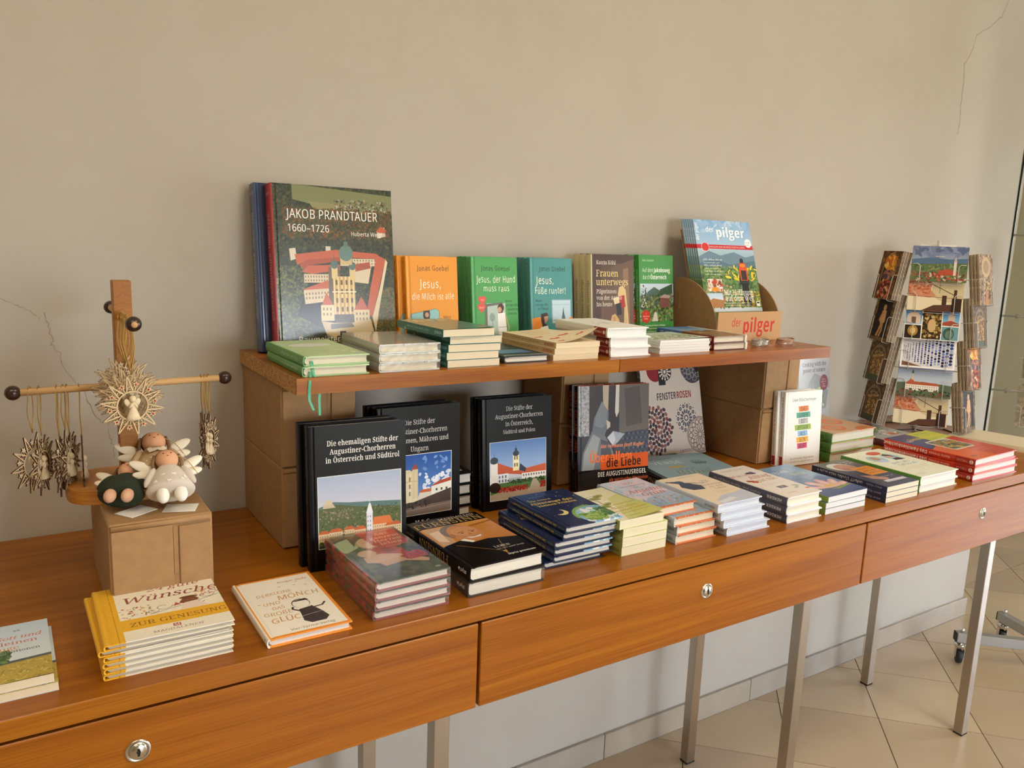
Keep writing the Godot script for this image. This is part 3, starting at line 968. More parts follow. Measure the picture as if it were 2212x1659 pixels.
				c.rect(60, 103, 50, 1, C("8fa9b6"))
				c.poly([84, 140, 88, 122, 90, 108, 92, 122, 97, 140], C("51626f"))
				c.dots(20, 1, 62, 137, 2.4, 1, 1.6, 4, C("93aebb"))
				c.line([76, 152, 104, 150], 3, C("dfe3e0"))
				c.poly([2, 134, 30, 130, 34, 190, 2, 190], C("e58a2e"))
				c.poly([106, 134, 116, 130, 116, 190, 100, 190], C("e58a2e"))
				c.ell(38, 134, 9, 10, C("c99a78"))
				c.poly([28, 138, 28, 124, 44, 121, 48, 128, 36, 130, 38, 146, 46, 150, 32, 152], C("3e2c28"))
				c.poly([26, 154, 46, 150, 58, 190, 24, 190], C("f3f1ec"))
				c.ell(20, 176, 10, 12, C("55616b"))
				for i in 3:
					c.text(["Meine", "schräge WG", "auf Reisen"][i], 14 + (6 if i == 2 else 0), 97 + i * 9, 7.4, C("16302f"), "s", 0, 0.85, 0, 0, 0.04)
		"women":
			c.rect(0, 0, w, h, C("4a342c"))
			c.rect(w, 0, t, h, C("dccf9f"))
			c.grad(30, 20, w - 30, h - 20, C("5a4438"), C("6f5244"))
			c.poly([60, 30, 128, 10, 128, 202, 96, 202], C("69503f"))
			c.poly([96, 34, 112, 30, 120, 202, 104, 202], C("8a6a50"))
			c.ell(92, 84, 7, 9, C("caa27a"))
			c.poly([80, 92, 84, 76, 94, 72, 104, 82, 112, 140, 116, 190, 98, 190, 100, 120], C("d9b984"))
			c.poly([82, 98, 100, 94, 104, 122, 86, 126], C("a82f26"))
			c.poly([74, 116, 90, 112, 92, 140, 78, 142], C("28242c"))
			c.poly([66, 102, 82, 98, 86, 112, 70, 116], C("e0cda0"))
			c.ell(70, 150, 8, 9, C("c39468"))
			c.poly([58, 158, 62, 142, 72, 138, 84, 152, 92, 202, 52, 202], C("cfae74"))
			c.ell(70, 150, 5, 7, C("c39468"))
			c.poly([44, 166, 60, 162, 62, 180, 46, 184], C("e9d6a4"))
			c.line([62, 160, 74, 200], 0.8, C("9c7c4a"))
			c.line([100, 100, 108, 180], 0.8, C("a88a5c"))
			c.text("Katrin Köhl", 16, 23, 12, C("f1e8d8"), "r", 0, 0.88)
			c.text("Frauen", 15, 51, 21, C("f0dc92"), "r", 0, 0.92)
			c.text("unterwegs", 15, 71, 21, C("f0dc92"), "r", 0, 0.92)
			for i in 3:
				c.text(["Pilgerinnen", "von der Antike", "bis heute"][i], 16, 90 + i * 15, 13, C("f1e8d8"), "r", 0, 0.84)
			sp(c, k, "Frauen unterwegs", h - 50, 9.5, C("5d5136"), "r", 1.1)
			sp(c, k, "Köhl", h - 14, 6, C("5d5136"), "r")
		"jakob":
			c.rect(0, 0, w + t, h, C("438f45"))
			c.text("Peter Lindenthal", 12, 16, 6.5, C("dfeccf"), "s", 0, 0.8)
			c.text("Auf dem", 12, 42, 14, C("dfeccf"), "s", 0, 0.68)
			c.text("Jakobsweg", 50, 42, 14, C("f6f8f0"), "sb", 0, 0.76)
			c.text("durch", 12, 59, 14, C("dfeccf"), "s", 0, 0.68)
			c.text("Österreich", 38, 59, 14, C("f6f8f0"), "sb", 0, 0.76)
			c.grad(4, 70, w - 4, 50, C("c9d6e2"), C("9db3bf"))
			c.poly([10, 100, 50, 78, 80, 92, 112, 74, 112, 130, 10, 130], C("4a6258"))
			c.poly([70, 84, 112, 70, 112, 120, 60, 120], C("37533f"))
			c.blobs(500, 4, 98, w - 6, 64, 1.4, 4, [C("53683a"), C("3f5230"), C("7d8a4a"), C("2f3b26"), C("90985a"), C("665f44")])
			c.poly([70, 104, 100, 100, 100, 128, 70, 130], C("7a4a44"))
			c.poly([66, 104, 84, 96, 106, 100, 100, 106], C("b59a9c"))
			c.poly([42, 162, 50, 140, 58, 140, 62, 162], C("d8d4c8"))
			c.blobs(60, 4, 76, 26, 80, 1.2, 3, [C("2b3420"), C("3d472b"), C("c9cfc0")])
			c.ell(22, 150, 14, 16, C("cf3420"))
			for i in 3:
				c.text(["7.", "aktualisierte", "Auflage"][i], 22, 145 + i * 6, 4.6, C("f8e9e0"), "sb", 0.5, 0.75)
			for i in 4:
				c.text(["▸ Von Pressburg bis Feldkirch in 30 Etappen", "▸ Exakte Wegbeschreibung mit Wanderkarten", "▸ GPS: 100-Zubringer aus Ungarn und Varianten", "   über das Tiroler Jakobstal"][i].replace("▸", "-"), 16, 174 + i * 7.2, 5, C("f3f6ea"), "sb", 0, 0.68)
			c.rect(0, h - 5, w, 5, C("b3261e"))
			sp(c, k, "Peter Lindenthal  Auf dem Jakobsweg durch Österreich", h - 20, 6, C("dfeccf"), "s")
		"pilger":
			c.grad(0, 0, w, 84, C("7fa9d3"), C("a9c6dd"))
			c.blobs(40, 20, 4, w - 40, 40, 6, 18, [C("93b7da"), C("a6c4e0"), C("b5cfe4")], 0.5)
			c.rect(0, 78, w, 13, C("c62a34"))
			c.grad(0, 91, w, 60, C("a9c3d1"), C("8fa9b3"))
			c.poly([0, 118, 40, 98, 80, 112, 130, 100, 170, 116, 205, 108, 205, 160, 0, 160], C("6b8799"))
			c.poly([0, 138, 50, 122, 110, 140, 205, 126, 205, 180, 0, 180], C("587686"))
			c.rect(0, 152, w, 123, C("5f7d4c"))
			c.blobs(600, 0, 148, w, 125, 3, 9, [C("5a7a48"), C("6d8d52"), C("46663c"), C("7d9a58"), C("3f5a38"), C("88935a")], 0.5)
			c.blobs(26, 90, 140, 112, 50, 4, 12, [C("ecd23c"), C("e6c62e")], 0.35)
			c.blobs(220, 100, 225, w - 100, 48, 1.2, 3, [C("d9a83a"), C("b97c2c"), C("8c6d34"), C("e3c866"), C("64723c")])
			c.blobs(140, 0, 205, 100, 68, 2, 5, [C("8a6b46"), C("a98a5c"), C("6d7d6a"), C("c3a878")])
			# walker with an orange rucksack, seen from behind
			c.ell(153, 128, 6.5, 9, C("2d2a33"))
			c.poly([140, 144, 166, 144, 172, 200, 164, 206, 142, 206, 134, 200], C("2f3a3c"))
			c.poly([143, 134, 165, 134, 170, 160, 168, 190, 142, 190, 139, 160], C("d4562c"))
			c.poly([145, 158, 164, 158, 165, 188, 145, 188], C("3a2f30"))
			c.ell(154, 142, 10, 5, C("e08a34"))
			c.poly([142, 200, 166, 200, 168, 272, 158, 272, 154, 230, 150, 272, 140, 272], C("28282e"))
			c.line([134, 198, 126, 262], 0.9, C("2c2c30"))
			c.line([172, 198, 182, 262], 0.9, C("2c2c30"))
			c.rect(20, 186, 50, 38, C("e9e2d6"))
			c.blobs(40, 22, 188, 46, 34, 2, 6, [C("c9a88a"), C("d8c6b0"), C("b5523a")])
			c.ell(42, 198, 8, 6, C("c8402c"))
			c.ell(42, 206, 6, 7, C("8a5b42"))
			c.poly([32, 212, 52, 212, 56, 224, 28, 224], C("e2922f"))
			c.ell(62, 198, 5, 7, C("7a4a3a"))
			c.grad(8, 230, 58, 28, C("b9cfe6"), C("dfe3ea"))
			c.poly([8, 258, 30, 246, 66, 252, 66, 275, 8, 275], C("b07a4c"))
			c.text("der", 40, 38, 23, C("fdfdfd"), "s", 0, 0.85)
			c.text("pilger", 76, 54, 42, C("5a7d9c"), "sb", 0, 0.9)
			c.text("pilger", 75, 53, 42, C("fdfdfd"), "sb", 0, 0.9)
			c.text("MAGAZIN FÜR DIE REISE DURCHS LEBEN", 46, 87.5, 7.6, C("f7e6e4"), "s", 0, 0.92)
			c.ell(30, 86, 14, 14, C("fbfbfb"))
			c.ell(30, 86, 13, 13, C("cf3434"))
			c.ell(188, 70, 12, 14, C("f5f6f6"))
			c.scrib(179, 70, 17, 6, C("8f6a34"))
			c.scrib(181, 77, 13, 5, C("8f6a34"))
			for i in 6:
				c.scrib(16, 128 + i * 9, 66 - (i % 2) * 10, 7.5 if i % 2 == 0 else 5, C("f6f4ea"))
			c.text("Mit Hoffnung", 72, 236, 23, C("fbfaf2"), "r", 0, 0.72)
			c.text("auf dem Weg", 74, 254, 23, C("fbfaf2"), "r", 0, 0.72)
			for i in 2:
				c.scrib(72, 263 + i * 7, 94, 5.6, C("f3f0e2"))
			c.rect(186, 256, 12, 16, C("f4f4f4"))
			c.rect(188, 258, 8, 5, C("222222"))
			c.rect(w, 0, t, h, C("9fb6c6"))
			c.rect(w, 78, t, 13, C("c62a34"))
			c.rect(w, 91, t, 90, C("7f9a9a"))
			c.rect(w, 181, t, 94, C("6b7a5a"))
			c.text("der pilger", 13, 66, 15, C("e9f0f6"), "sb", 0, 0.8, 90)
		"tree":
			c.grad(0, 0, w, 120, C("c3d6e8"), C("dbe2e8"))
			c.rect(0, 104, w, h - 104, C("b9a24a"))
			c.blobs(400, 0, 104, w, 52, 1, 4, [C("c9b052"), C("a8923c"), C("d6c06a"), C("8f8a3c"), C("b7a245")], 0.4)
			c.blobs(30, 0, 124, 40, 14, 3, 7, [C("dcd08a"), C("cfc77c")], 0.4)
			c.poly([0, 108, 125, 100, 125, 106, 0, 114], C("55626a"))
			c.blobs(260, 32, 74, 48, 30, 2, 5.5, [C("5d7a4a"), C("48633a"), C("6f8c56"), C("3a5230")], 0.8)
			c.rect(54, 98, 4, 12, C("4a3a2c"))
			c.text("VA", 94, 23, 7, C("49586a"), "s", 1.0)
			c.text("liebe Gott und", 116, 44, 13, C("d66a5a"), "r", 1.0, 0.95, 0, 0.22)
			c.text("kleinen", 112, 59, 13, C("c9645a"), "r", 1.0, 1.05)
			c.text("Dinge", 92, 73, 13, C("d68a52"), "r", 1.0, 1.0)
			c.text("Meditationen", 114, 81, 8.5, C("3f4a58"), "r", 1.0)
			c.rect(w, 0, t, h, C("c9d6e2"))
		"wishes":
			c.rect(0, 0, w + t, h, C("f0ead8"))
			c.blobs(700, 24, 2, w - 26, h - 4, 0.5, 1.2, [C("e6dcc4"), C("f7f3e6"), C("e9dfcd")])
			c.rect(w, 0, t, h, C("eab22c"))
			c.rect(0, 0, 24, h, C("eab22c"))
			c.rect(17, 0, 1.2, h, C("c98f1a"))
			c.rect(24, 108, w - 24, 32, C("eab22c"))
			c.blobs(160, 0, 0, 24, h, 0.4, 1.0, [C("f2c550"), C("dea220")])
			c.text("24 gute", 98, 32, 17, C("9c4a44"), "r", 0.5, 1.15, 0, 0.3, 0.03)
			c.text("Wünsche", 90, 60, 25, C("8d4242"), "r", 0.5, 1.1, 0, 0.3, 0.03)
			c.text("ZUR GENESUNG", 92, 131, 15.5, C("8a5a22"), "r", 0.5, 0.98)
			c.rect(81, 143, 9, 8, C("9c2a3c"))
			c.text("M", 85.5, 150, 8, C("f3e6da"), "rb", 0.5)
			c.text("MAGDALENEN", 86, 159, 7.5, C("8d6f72"), "r", 0.5, 1.1)
			for a in [[78, 88, 12], [64, 96, 8], [134, 74, 11], [144, 66, 8], [122, 92, 7]]:
				for i in 9:
					var p0: Vector2 = Vector2.from_angle(i * .62) * a[2] * (1.0 - i * .07)
					var p1: Vector2 = Vector2.from_angle((i + 1) * .62) * a[2] * (1.0 - (i + 1) * .07)
					c.line([a[0] + p0.x, a[1] + p0.y * .8, a[0] + p1.x, a[1] + p1.y * .8], 0.8, C("3f3f4c"))
			c.line([60, 104, 84, 98, 108, 92, 150, 78], 0.8, C("3f3f4c"))
			c.poly([98, 86, 104, 74, 118, 70, 124, 82, 118, 90, 106, 92], C("7d4a34"))
			c.ell(112, 72, 12, 4, C("6d3f2e"))
			c.poly([104, 88, 120, 86, 132, 106, 96, 107], C("e9d6ca"))
			c.poly([94, 82, 100, 90, 90, 92], C("b4544a"))
			c.blobs(40, 26, 74, 40, 32, 1, 2.4, [C("c4684a"), C("d99a3a"), C("a84a44"), C("7f8a5a")], 0.6)
			c.blobs(30, 118, 52, 32, 24, 1, 2.4, [C("c4684a"), C("d99a3a"), C("a84a44")], 0.6)
		"monk":
			c.rect(0, 0, w + t, h, C("ef9636"))
			c.rect(w, 0, t, h, C("efe9dc"))
			c.rect(6, 5, w - 11, h - 10, C("f8f3e8"))
			c.text("Ansgar Stüfe", 84, 24, 8.5, C("b98a5e"), "s", 0.5, 0.95, 0, 0.1)
			for i in 6:
				var q: Array = [["DER", 20, 62, 13], ["KLEINE", 40, 60, 12], ["MÖNCH", 46, 80, 20], ["UND", 22, 92, 14], ["DAS", 30, 108, 12], ["GROßE", 14, 126, 15]][i]
				c.text(q[0], q[1], q[2], q[3], C("cf9a66"), "s", 0, 0.85, 0, 0.1, 0.06)
			c.text("GLÜCK", 18, 148, 20, C("cf8f55"), "s", 0, 0.85, 0, 0.1, 0.06)
			for b in [[60, 36], [82, 38], [88, 28], [98, 44], [18, 84]]:
				c.poly([b[0] - 3, b[1], b[0], b[1] + 2, b[0] + 3, b[1] - 1, b[0], b[1] + 1], C("55504c"))
			c.ell(72, 104, 13, 15, C("40383a"))
			c.ell(72, 105, 12, 14, C("f8f3e8"))
			c.poly([62, 94, 82, 90, 86, 97, 66, 96], C("40383a"))
			c.poly([64, 122, 84, 118, 92, 140, 96, 158, 88, 168, 68, 168, 60, 158], C("453a3c"))
			c.line([66, 130, 56, 118, 58, 112], 3, C("453a3c"))
			c.line([84, 124, 98, 122, 104, 114], 3, C("453a3c"))
			c.line([62, 144, 92, 140], 0.8, C("d8cfc0"))
			c.text("Vier-Türme-Verlag", 66, 179, 8, C("7d7064"), "s", 0.5, 0.95, 0, 0.15)
			c.text("VT", w + t / 2, h - 8, 6, C("3a3330"), "sb", 0.5)
		"heart":
			c.rect(0, 0, w, h, C("3d4a38"))
			c.blobs(260, 0, 0, w, h, 4, 10, [C("3a4636"), C("4b5a42"), C("2e352c"), C("55603f")])
			c.poly([0, 30, 30, 18, 34, 60, 10, 74, 0, 64], C("9fb088"))
			c.ell(52, 48, 19, 26, C("a88664"))
			c.poly([28, 56, 30, 28, 50, 16, 72, 26, 78, 60, 70, 34, 50, 26, 36, 40], C("4a382a"))
			c.ell(51, 50, 15, 21, C("cfa583"))
			c.line([44, 46, 50, 46], 0.7, C("6a4a3a"))
			c.line([54, 46, 60, 46], 0.7, C("6a4a3a"))
			c.line([48, 60, 55, 60], 1.0, C("a3564a"))
			c.poly([34, 76, 70, 70, 92, 92, 96, 130, 36, 120], C("b23a34"))
			c.poly([60, 84, 74, 76, 80, 96, 66, 102], C("8d2f2c"))
			c.ell(34, 90, 15, 14, C("c79d78"))
			c.ell(35, 91, 13, 12, C("d3ab88"))
			c.poly([22, 104, 52, 98, 80, 112, 84, 126, 40, 134, 20, 124], C("cfa682"))
			c.poly([36, 130, 84, 120, 112, 148, 106, 158, 76, 140, 40, 146], C("c59b76"))
			c.poly([74, 122, 110, 108, 118, 120, 116, 138, 84, 140], C("a93426"))
			c.blobs(30, 80, 112, 34, 24, 2, 5, [C("b8402c"), C("8c2a20"), C("c4523a")], 0.5)
			c.poly([52, 0, 116, 0, 116, 70, 76, 88, 56, 62], C("b23530"))
			for i in 4:
				c.text(["Aus", "ganzem", "Herzen", "leben"][i], 88, 26 + i * 14, 14, C("e8b09c"), "rb", 0.5, 0.95)
			c.scrib(62, 9, 44, 5, C("e8b09c"))
			c.scrib(76, 77, 36, 5, C("e8b09c"))
			c.ell(108, h - 14, 5, 3, C("a9a59c"))
			c.rect(w, 0, t, h, C("93322c"))
			c.blobs(60, w, 0, t, h, 2, 5, [C("3c4a38"), C("a83c34"), C("55603f"), C("7d2a26"), C("b8463c")])
		"abbot":
			c.rect(0, 0, w + t, h, C("17120f"))
			c.grad(6, 40, w - 6, 120, C("d99a52"), C("b8742e"))
			c.rect(96, 52, 34, 34, C("c98844"))
			c.poly([80, 60, 142, 48, 142, 54, 80, 66], C("a8662a"))
			c.poly([10, 44, 44, 44, 34, 130, 8, 120], C("c7a078"))
			c.poly([14, 60, 34, 56, 26, 110, 12, 100], C("e2c6a6"))
			# smiling man with grey hair in black, chain across the chest
			c.ell(62, 74, 30, 34, C("7d7066"))
			c.ell(70, 84, 29, 38, C("c98d62"))
			c.ell(72, 76, 24, 20, C("d49a6e"))
			c.ell(44, 88, 5, 8, C("b57a54"))
			c.line([58, 80, 70, 78], 1.6, C("5a4032"))
			c.line([80, 78, 91, 80], 1.6, C("5a4032"))
			c.ell(65, 84, 3, 1.4, C("3a2a22"))
			c.ell(85, 84, 3, 1.4, C("3a2a22"))
			c.poly([75, 84, 80, 96, 72, 97], C("b8794f"))
			c.poly([60, 102, 76, 106, 92, 101, 86, 110, 68, 111], C("f0e4d4"))
			c.line([58, 101, 76, 106, 94, 100], 0.9, C("7a4a36"))
			c.poly([0, 126, 44, 112, 62, 128, 90, 124, 142, 138, 142, 216, 0, 216], C("15110f"))
			c.poly([44, 112, 54, 108, 66, 124, 60, 128], C("f1ede6"))
			for i in 26:
				c.ell(28 + i * 2.2, 128 + i * 2.1, 1.1, 1.1, C("a8803a"))
				if i < 16:
					c.ell(104 - i * 1.0, 136 + i * 3.0, 1.1, 1.1, C("a8803a"))
			c.ell(86, 184, 4, 3, C("b98e42"))
			c.rect(84, 182, 3, 12, C("a8803a"))
			c.rect(0, 0, w, 40, C("17120f"))
			c.text("MAXIMILIAN", 96, 14, 12, C("d9cdb8"), "r", 0.5, 0.95)
			c.scrib(36, 13, 22, 5, C("b9a98c"))
			c.text("FÜRNSINN", 71, 35, 26, C("b99a5c"), "r", 0.5, 1.0)
			c.text("LEBEN", 78, 166, 10, C("cfcac2"), "rb", 0, 0.9)
			c.scrib(78, 174, 54, 7, C("cfcac2"))
			c.text("styria premium", 136, 200, 8, C("e9e6e0"), "sb", 1.0, 0.9)
			sp(c, k, "FÜRNSINN", h - 66, 20, C("b59a60"), "r", 0.95)
			sp(c, k, "styria", h - 10, 9, C("efece6"), "sb")
			sp(c, k, "MAXIMILIAN", h - 182, 6.5, C("b9a98c"), "r")
		"prince":
			c.rect(0, 0, w + t, h, C("1b2a55"))
			c.blobs(50, 4, 4, w - 8, h - 8, 0.5, 1.1, [C("dfe3ee"), C("aeb8d2")])
			for q in [[20, 34], [100, 14], [84, 34], [66, 60], [60, 150], [118, 44], [92, 62]]:
				c.poly([q[0] - 3, q[1], q[0], q[1] - .8, q[0] + .6, q[1] - 3, q[0] + 1, q[1], q[0] + 3, q[1] + .8, q[0], q[1] + 1, q[0] - 1, q[1] + 3, q[0] - .6, q[1] + 1], C("f1ecd8"))
			c.scrib(28, 25, 54, 7, C("6f86b4"))
			c.text("Die neuen", 42, 44, 9.5, C("e6cf6a"), "rb", 0.5)
			c.text("Abenteuer des", 58, 60, 14, C("efd25a"), "rb", 0.5, 0.9)
			c.text("kleinen Prinzen", 62, 73, 11.5, C("efd25a"), "rb", 0.5, 0.92)
			c.ell(38, 112, 14, 14, C("f0dfa0"))
			c.ell(32, 107, 13.5, 13, C("1b2a55"))
			c.ell(98, 148, 46, 46, C("8fc0dc"))
			c.blobs(60, 66, 116, 60, 62, 4, 12, [C("b9dcec"), C("dceef6"), C("f3f9fb"), C("79b0d3")], 0.6)
			c.blobs(120, 62, 136, 40, 34, 2, 7, [C("7fae4a"), C("97c05a"), C("5d8c3a"), C("b5cf72")], 0.6)
			c.blobs(80, 104, 120, 22, 40, 2, 6, [C("4f7d44"), C("6c9a52"), C("3c6a4c")], 0.7)
			for i in 34:
				var a := PI + 1.75 * i / 34.0
				c.ell(98 + cos(a) * 47, 148 + sin(a) * 47, 3.4, 3.4, [C("7fae4a"), C("a6c46a"), C("5d8c3a")][i % 3])
			c.rect(w, 0, t, h, C("182549"))
			sp(c, k, "Die neuen Abenteuer des kleinen Prinzen", h - 26, 6.4, C("d8be5c"), "rb", 0.98)
			c.scrib(w + t * .64, 40, 30, 5, C("7f92ba"), 90)
			c.scrib(w + t * .64, h - 4, 18, 5, C("6fa0a8"), 90)
		"green":
			c.rect(0, 0, w, h, C("e9e5bf"))
			c.rect(0, 0, 50, h, C("efead0"))
			c.poly([60, 60, 106, 40, 106, 165, 20, 165], C("d6d894"))
			c.poly([70, 100, 106, 80, 106, 165, 40, 165], C("cfd27e"))
			c.line([0, 30, 20, 40, 34, 62, 30, 96, 38, 110], 1.6, C("4f4a34"))
			c.line([20, 40, 48, 34], 1.0, C("4f4a34"))
			for q in [[38, 50, 12, 7, .4], [52, 40, 13, 7, -.3], [26, 92, 13, 7, .6], [40, 84, 11, 6, -.4], [12, 22, 9, 4, .2]]:
				c.ell(q[0], q[1], q[2], q[3], C("a3a862"), q[4])
				c.ell(q[0] - 2, q[1] + 1, q[2] * .6, q[3] * .4, C("868c4a"), q[4])
			c.text("David Steindl-Rast", 100, 96, 8.4, C("9c8456"), "r", 1.0)
			c.text("Einfach leben –", 98, 114, 12, C("c08a4a"), "r", 1.0)
			c.text("dankbar leben", 100, 128, 12, C("c0873f"), "r", 1.0)
			c.text("365 Inspirationen", 96, 139, 8, C("9c8a52"), "r", 1.0)
			c.text("HERDER", 34, 154, 6.5, C("8d8a4c"), "s", 0, 1.1)
			c.rect(w, 0, t, h, C("a9ae5e"))
			sp(c, k, "HERDER", h - 8, 7, C("5d6030"), "sb", 1.05)
			sp(c, k, "David Steindl-Rast  Einfach leben", h - 50, 6, C("5d6030"), "r")
		"daily":
			c.grad(0, 0, w, h, C("e8d4da"), C("8fb2cf"))
			c.blobs(50, 0, 10, w, h * .6, 6, 20, [C("e6d3dc"), C("c6d3e4"), C("d8cfdd"), C("b5cade")], 0.5)
			c.text("365", 58, 28, 15, C("b46a74"), "s", 0.5, 1.1)
			c.text("TAGESIMPULSE", 58, 42, 10, C("8a6f84"), "s", 0.5)
			c.text("VON", 58, 53, 8, C("8a6f84"), "s", 0.5)
			c.text("Anselm", 60, 78, 23, C("b8424e"), "r", 0.5, 1.05, 0, 0.35, 0.02)
			c.text("Grün", 62, 100, 23, C("b8424e"), "r", 0.5, 1.05, 0, 0.35, 0.02)
			c.blobs(70, 4, 112, w - 8, 44, 1.5, 4, [C("d8a39a"), C("c98a80"), C("e6c0b2"), C("6f8aa5"), C("8a9a8f")], 0.6)
			for i in 20:
				var x0 := c.rng.randf_range(6, 100)
				c.line([x0, 160, x0 + c.rng.randf_range(-8, 8), c.rng.randf_range(112, 135)], 0.5, C("5f7d8f"))
			c.rect(0, h - 5, w, 5, C("d2733f"))
			c.blobs(60, 0, h - 4, w, 4, 0.6, 1.6, [C("b2502c"), C("e39a6c")])
			c.rect(w, 0, t, h, C("b9c8d4"))
			sp(c, k, "HERDER", h - 8, 7.5, C("55707f"), "sb", 1.05)
		"angel33":
			c.rect(0, 0, w + t, h, C("f0dfc6"))
			c.rect(w, 0, t, h, C("cdd8e6"))
			c.text("Anselm Grün", 74, 13, 7.5, C("a58f78"), "r", 0.5)
			c.ell(34, 34, 10, 9, C("4d5570"))
			c.poly([2, 18, 30, 26, 44, 40, 90, 62, 44, 46, 30, 46], C("5d6580"))
			c.poly([26, 40, 46, 44, 64, 66, 54, 88, 26, 84, 14, 62], C("4d5570"))
			c.text("33", 86, 56, 19, C("a08f86"), "r", 0.5, 1.0, 0, 0.3)
			c.text("Schutzengel", 86, 73, 12, C("a08f86"), "r", 0.5, 1.0, 0, 0.3)
			c.text("für dein", 88, 86, 10, C("a08f86"), "r", 0.5, 1.0, 0, 0.3)
			c.text("Leben", 88, 98, 11, C("a08f86"), "r", 0.5, 1.0, 0, 0.3)
			c.line([60, 112, 112, 112], 0.7, C("b5a48f"))
			c.line([66, 117, 108, 117], 0.7, C("b5a48f"))
			c.poly([20, 150, 50, 132, 92, 128, 122, 120, 122, 172, 10, 172], C("cbd0e2"))
			c.poly([14, 158, 60, 146, 70, 156, 20, 170], C("e6e9f2"))
			sp(c, k, "HERDER", h - 8, 6.5, C("55606f"), "sb", 1.05)
		"daygood":
			c.rect(0, 0, w, h, C("efe8e2"))
			c.text("Anselm Grün", 52, 22, 12, C("b3a8a4"), "s", 0.5, 1.0)
			c.text("Was im", 34, 62, 17, C("b4645a"), "r", 0.5, 1.0, 0, 0.2, 0.02)
			c.text("Alltag", 70, 84, 23, C("b4504a"), "r", 0.5, 1.0, 0, 0.2, 0.02)
			c.text("gut tut", 66, 106, 20, C("b4645a"), "r", 0.5, 1.0, 0, 0.2, 0.02)
			c.blobs(14, 64, 46, 18, 10, 3, 6, [C("6d6384"), C("544c6c")])
			c.blobs(10, 20, 92, 12, 12, 3, 6, [C("8d3a2e"), C("c4573a")])
			c.line([22, 124, 100, 124], 0.8, C("b9b0bc"))
			c.line([26, 130, 96, 130], 0.8, C("c9c2cc"))
			c.rect(44, 144, 26, 13, C("6c6a78"))
			c.ell(57, 150, 5, 2.6, C("a9a8b4"))
			c.ell(92, 156, 9, 4, C("a5b5a8"), 0.5)
			c.ell(84, 166, 9, 4, C("b9c4b8"), -0.4)
			c.rect(96, 176, 14, 6, C("d5644a"))
			c.text("HERDER", 44, 188, 7, C("c29a8c"), "s", 0.5, 1.1)
			c.rect(w, 0, t, h, C("5a5c6c"))
			sp(c, k, "HERDER", h - 12, 9, C("eeeeee"), "sb", 1.1)
			sp(c, k, "Anselm Grün   Was im Alltag gut tut", h - 66, 8, C("c9c6cc"), "s", 1.0)
		"lotus":
			c.grad(0, 0, w, h, C("6fa0cc"), C("4a5c93"))
			c.poly([40, 0, 90, 0, 138, 60, 138, 120, 90, 70], C("7fa3c8"))
			c.poly([70, 60, 100, 50, 110, 100, 76, 110], C("7b92bd"))
			c.rect(0, 0, 34, 12, C("a9c43c"))
			c.text("Segnen", 48, 48, 23, C("dfe8f2"), "r", 0.5, 0.9, 0, 0.15)
			c.text("heilt", 92, 74, 24, C("c9dcae"), "r", 0.5, 0.9, 0, 0.15)
			c.line([54, 88, 128, 88], 0.9, C("b5c9e2"))
			c.line([70, 94, 130, 94], 0.7, C("b5c9e2"))
			for q in [[36, 158, 30, 9, .25], [58, 142, 26, 12, .9], [84, 138, 24, 13, 1.6], [108, 146, 24, 11, 2.3], [120, 160, 22, 9, 2.9]]:
				c.ell(q[0], q[1], q[2], q[3], C("e8a9b4"), q[4])
				c.ell(q[0], q[1] + 2, q[2] * .7, q[3] * .55, C("f5d3c6"), q[4])
			c.ell(78, 162, 40, 10, C("f0c0b4"))
			c.ell(80, 158, 18, 6, C("ecc25a"))
			c.poly([60, 178, 130, 168, 134, 174, 80, 184], C("9aa84e"))
			c.rect(w, 0, t, h, C("88a23c"))
		"sailor":
			c.rect(0, 0, w + t, h, C("2a3556"))
			c.grad(0, 0, w, 80, C("5d5c4e"), C("46485a"))
			c.ell(50, 48, 38, 30, C("dfe0dc"), .5)
			c.ell(56, 54, 30, 26, C("c68d74"), .5)
			c.ell(46, 62, 12, 9, C("b57c66"))
			c.line([48, 48, 58, 50], 1.2, C("6d4a3e"))
			c.scrib(80, 22, 34, 10, C("f0f0ee"))
			c.scrib(84, 34, 30, 10, C("f0f0ee"))
			c.rect(56, 64, 66, 58, C("f09a2c"))
			for i in 3:
				c.scrib(64 + i * 2, 81 + i * 15, 46, 13, C("8a4a12"))
			c.poly([26, 110, 54, 126, 74, 150, 60, 164, 30, 140], C("c99078"))
			c.scrib(60, 142, 50, 8, C("f0f0ee"))
			c.grad(40, 160, 76, 12, C("eceef2"), C("cfd6e2"))
			c.scrib(52, 169, 30, 6, C("8a93a8"))
			c.scrib(w + t * .72, h - 62, 116, 10, C("e9ecf2"), 90)
			c.scrib(w + t * .68, h - 14, 38, 7, C("b9c2d6"), 90)
		"pharm":
			c.rect(0, 0, w + t, h, C("eff0dc"))
			for i in 60:
				c.ell(c.rng.randf_range(4, w), c.rng.randf_range(4, h), 5, 1.6, C("dbe3ba"), c.rng.randf() * 3)
			c.rect(0, 0, 5, h, C("5b8f3a"))
			c.rect(w, 0, t, h, C("5b8f3a"))
			c.ell(52, 66, 27, 27, C("a9cfd8"))
			c.ell(52, 60, 12, 14, C("c98a72"))
			c.poly([34, 88, 40, 74, 64, 74, 72, 90, 52, 94], C("c9d8ee"))
			c.ell(112, 66, 26, 28, C("b5d2de"))
			c.ell(108, 58, 12, 14, C("d2a08a"))
			c.poly([98, 48, 112, 40, 124, 52, 126, 84, 118, 60], C("3a2a2a"))
			c.poly([94, 90, 104, 74, 122, 76, 134, 92], C("3c2f3a"))
			c.ell(96, 26, 25, 13, C("d8552f"))
			c.scrib(78, 28, 36, 6, C("f0b59c"))
			c.scrib(54, 112, 66, 17, C("7fa9c0"))
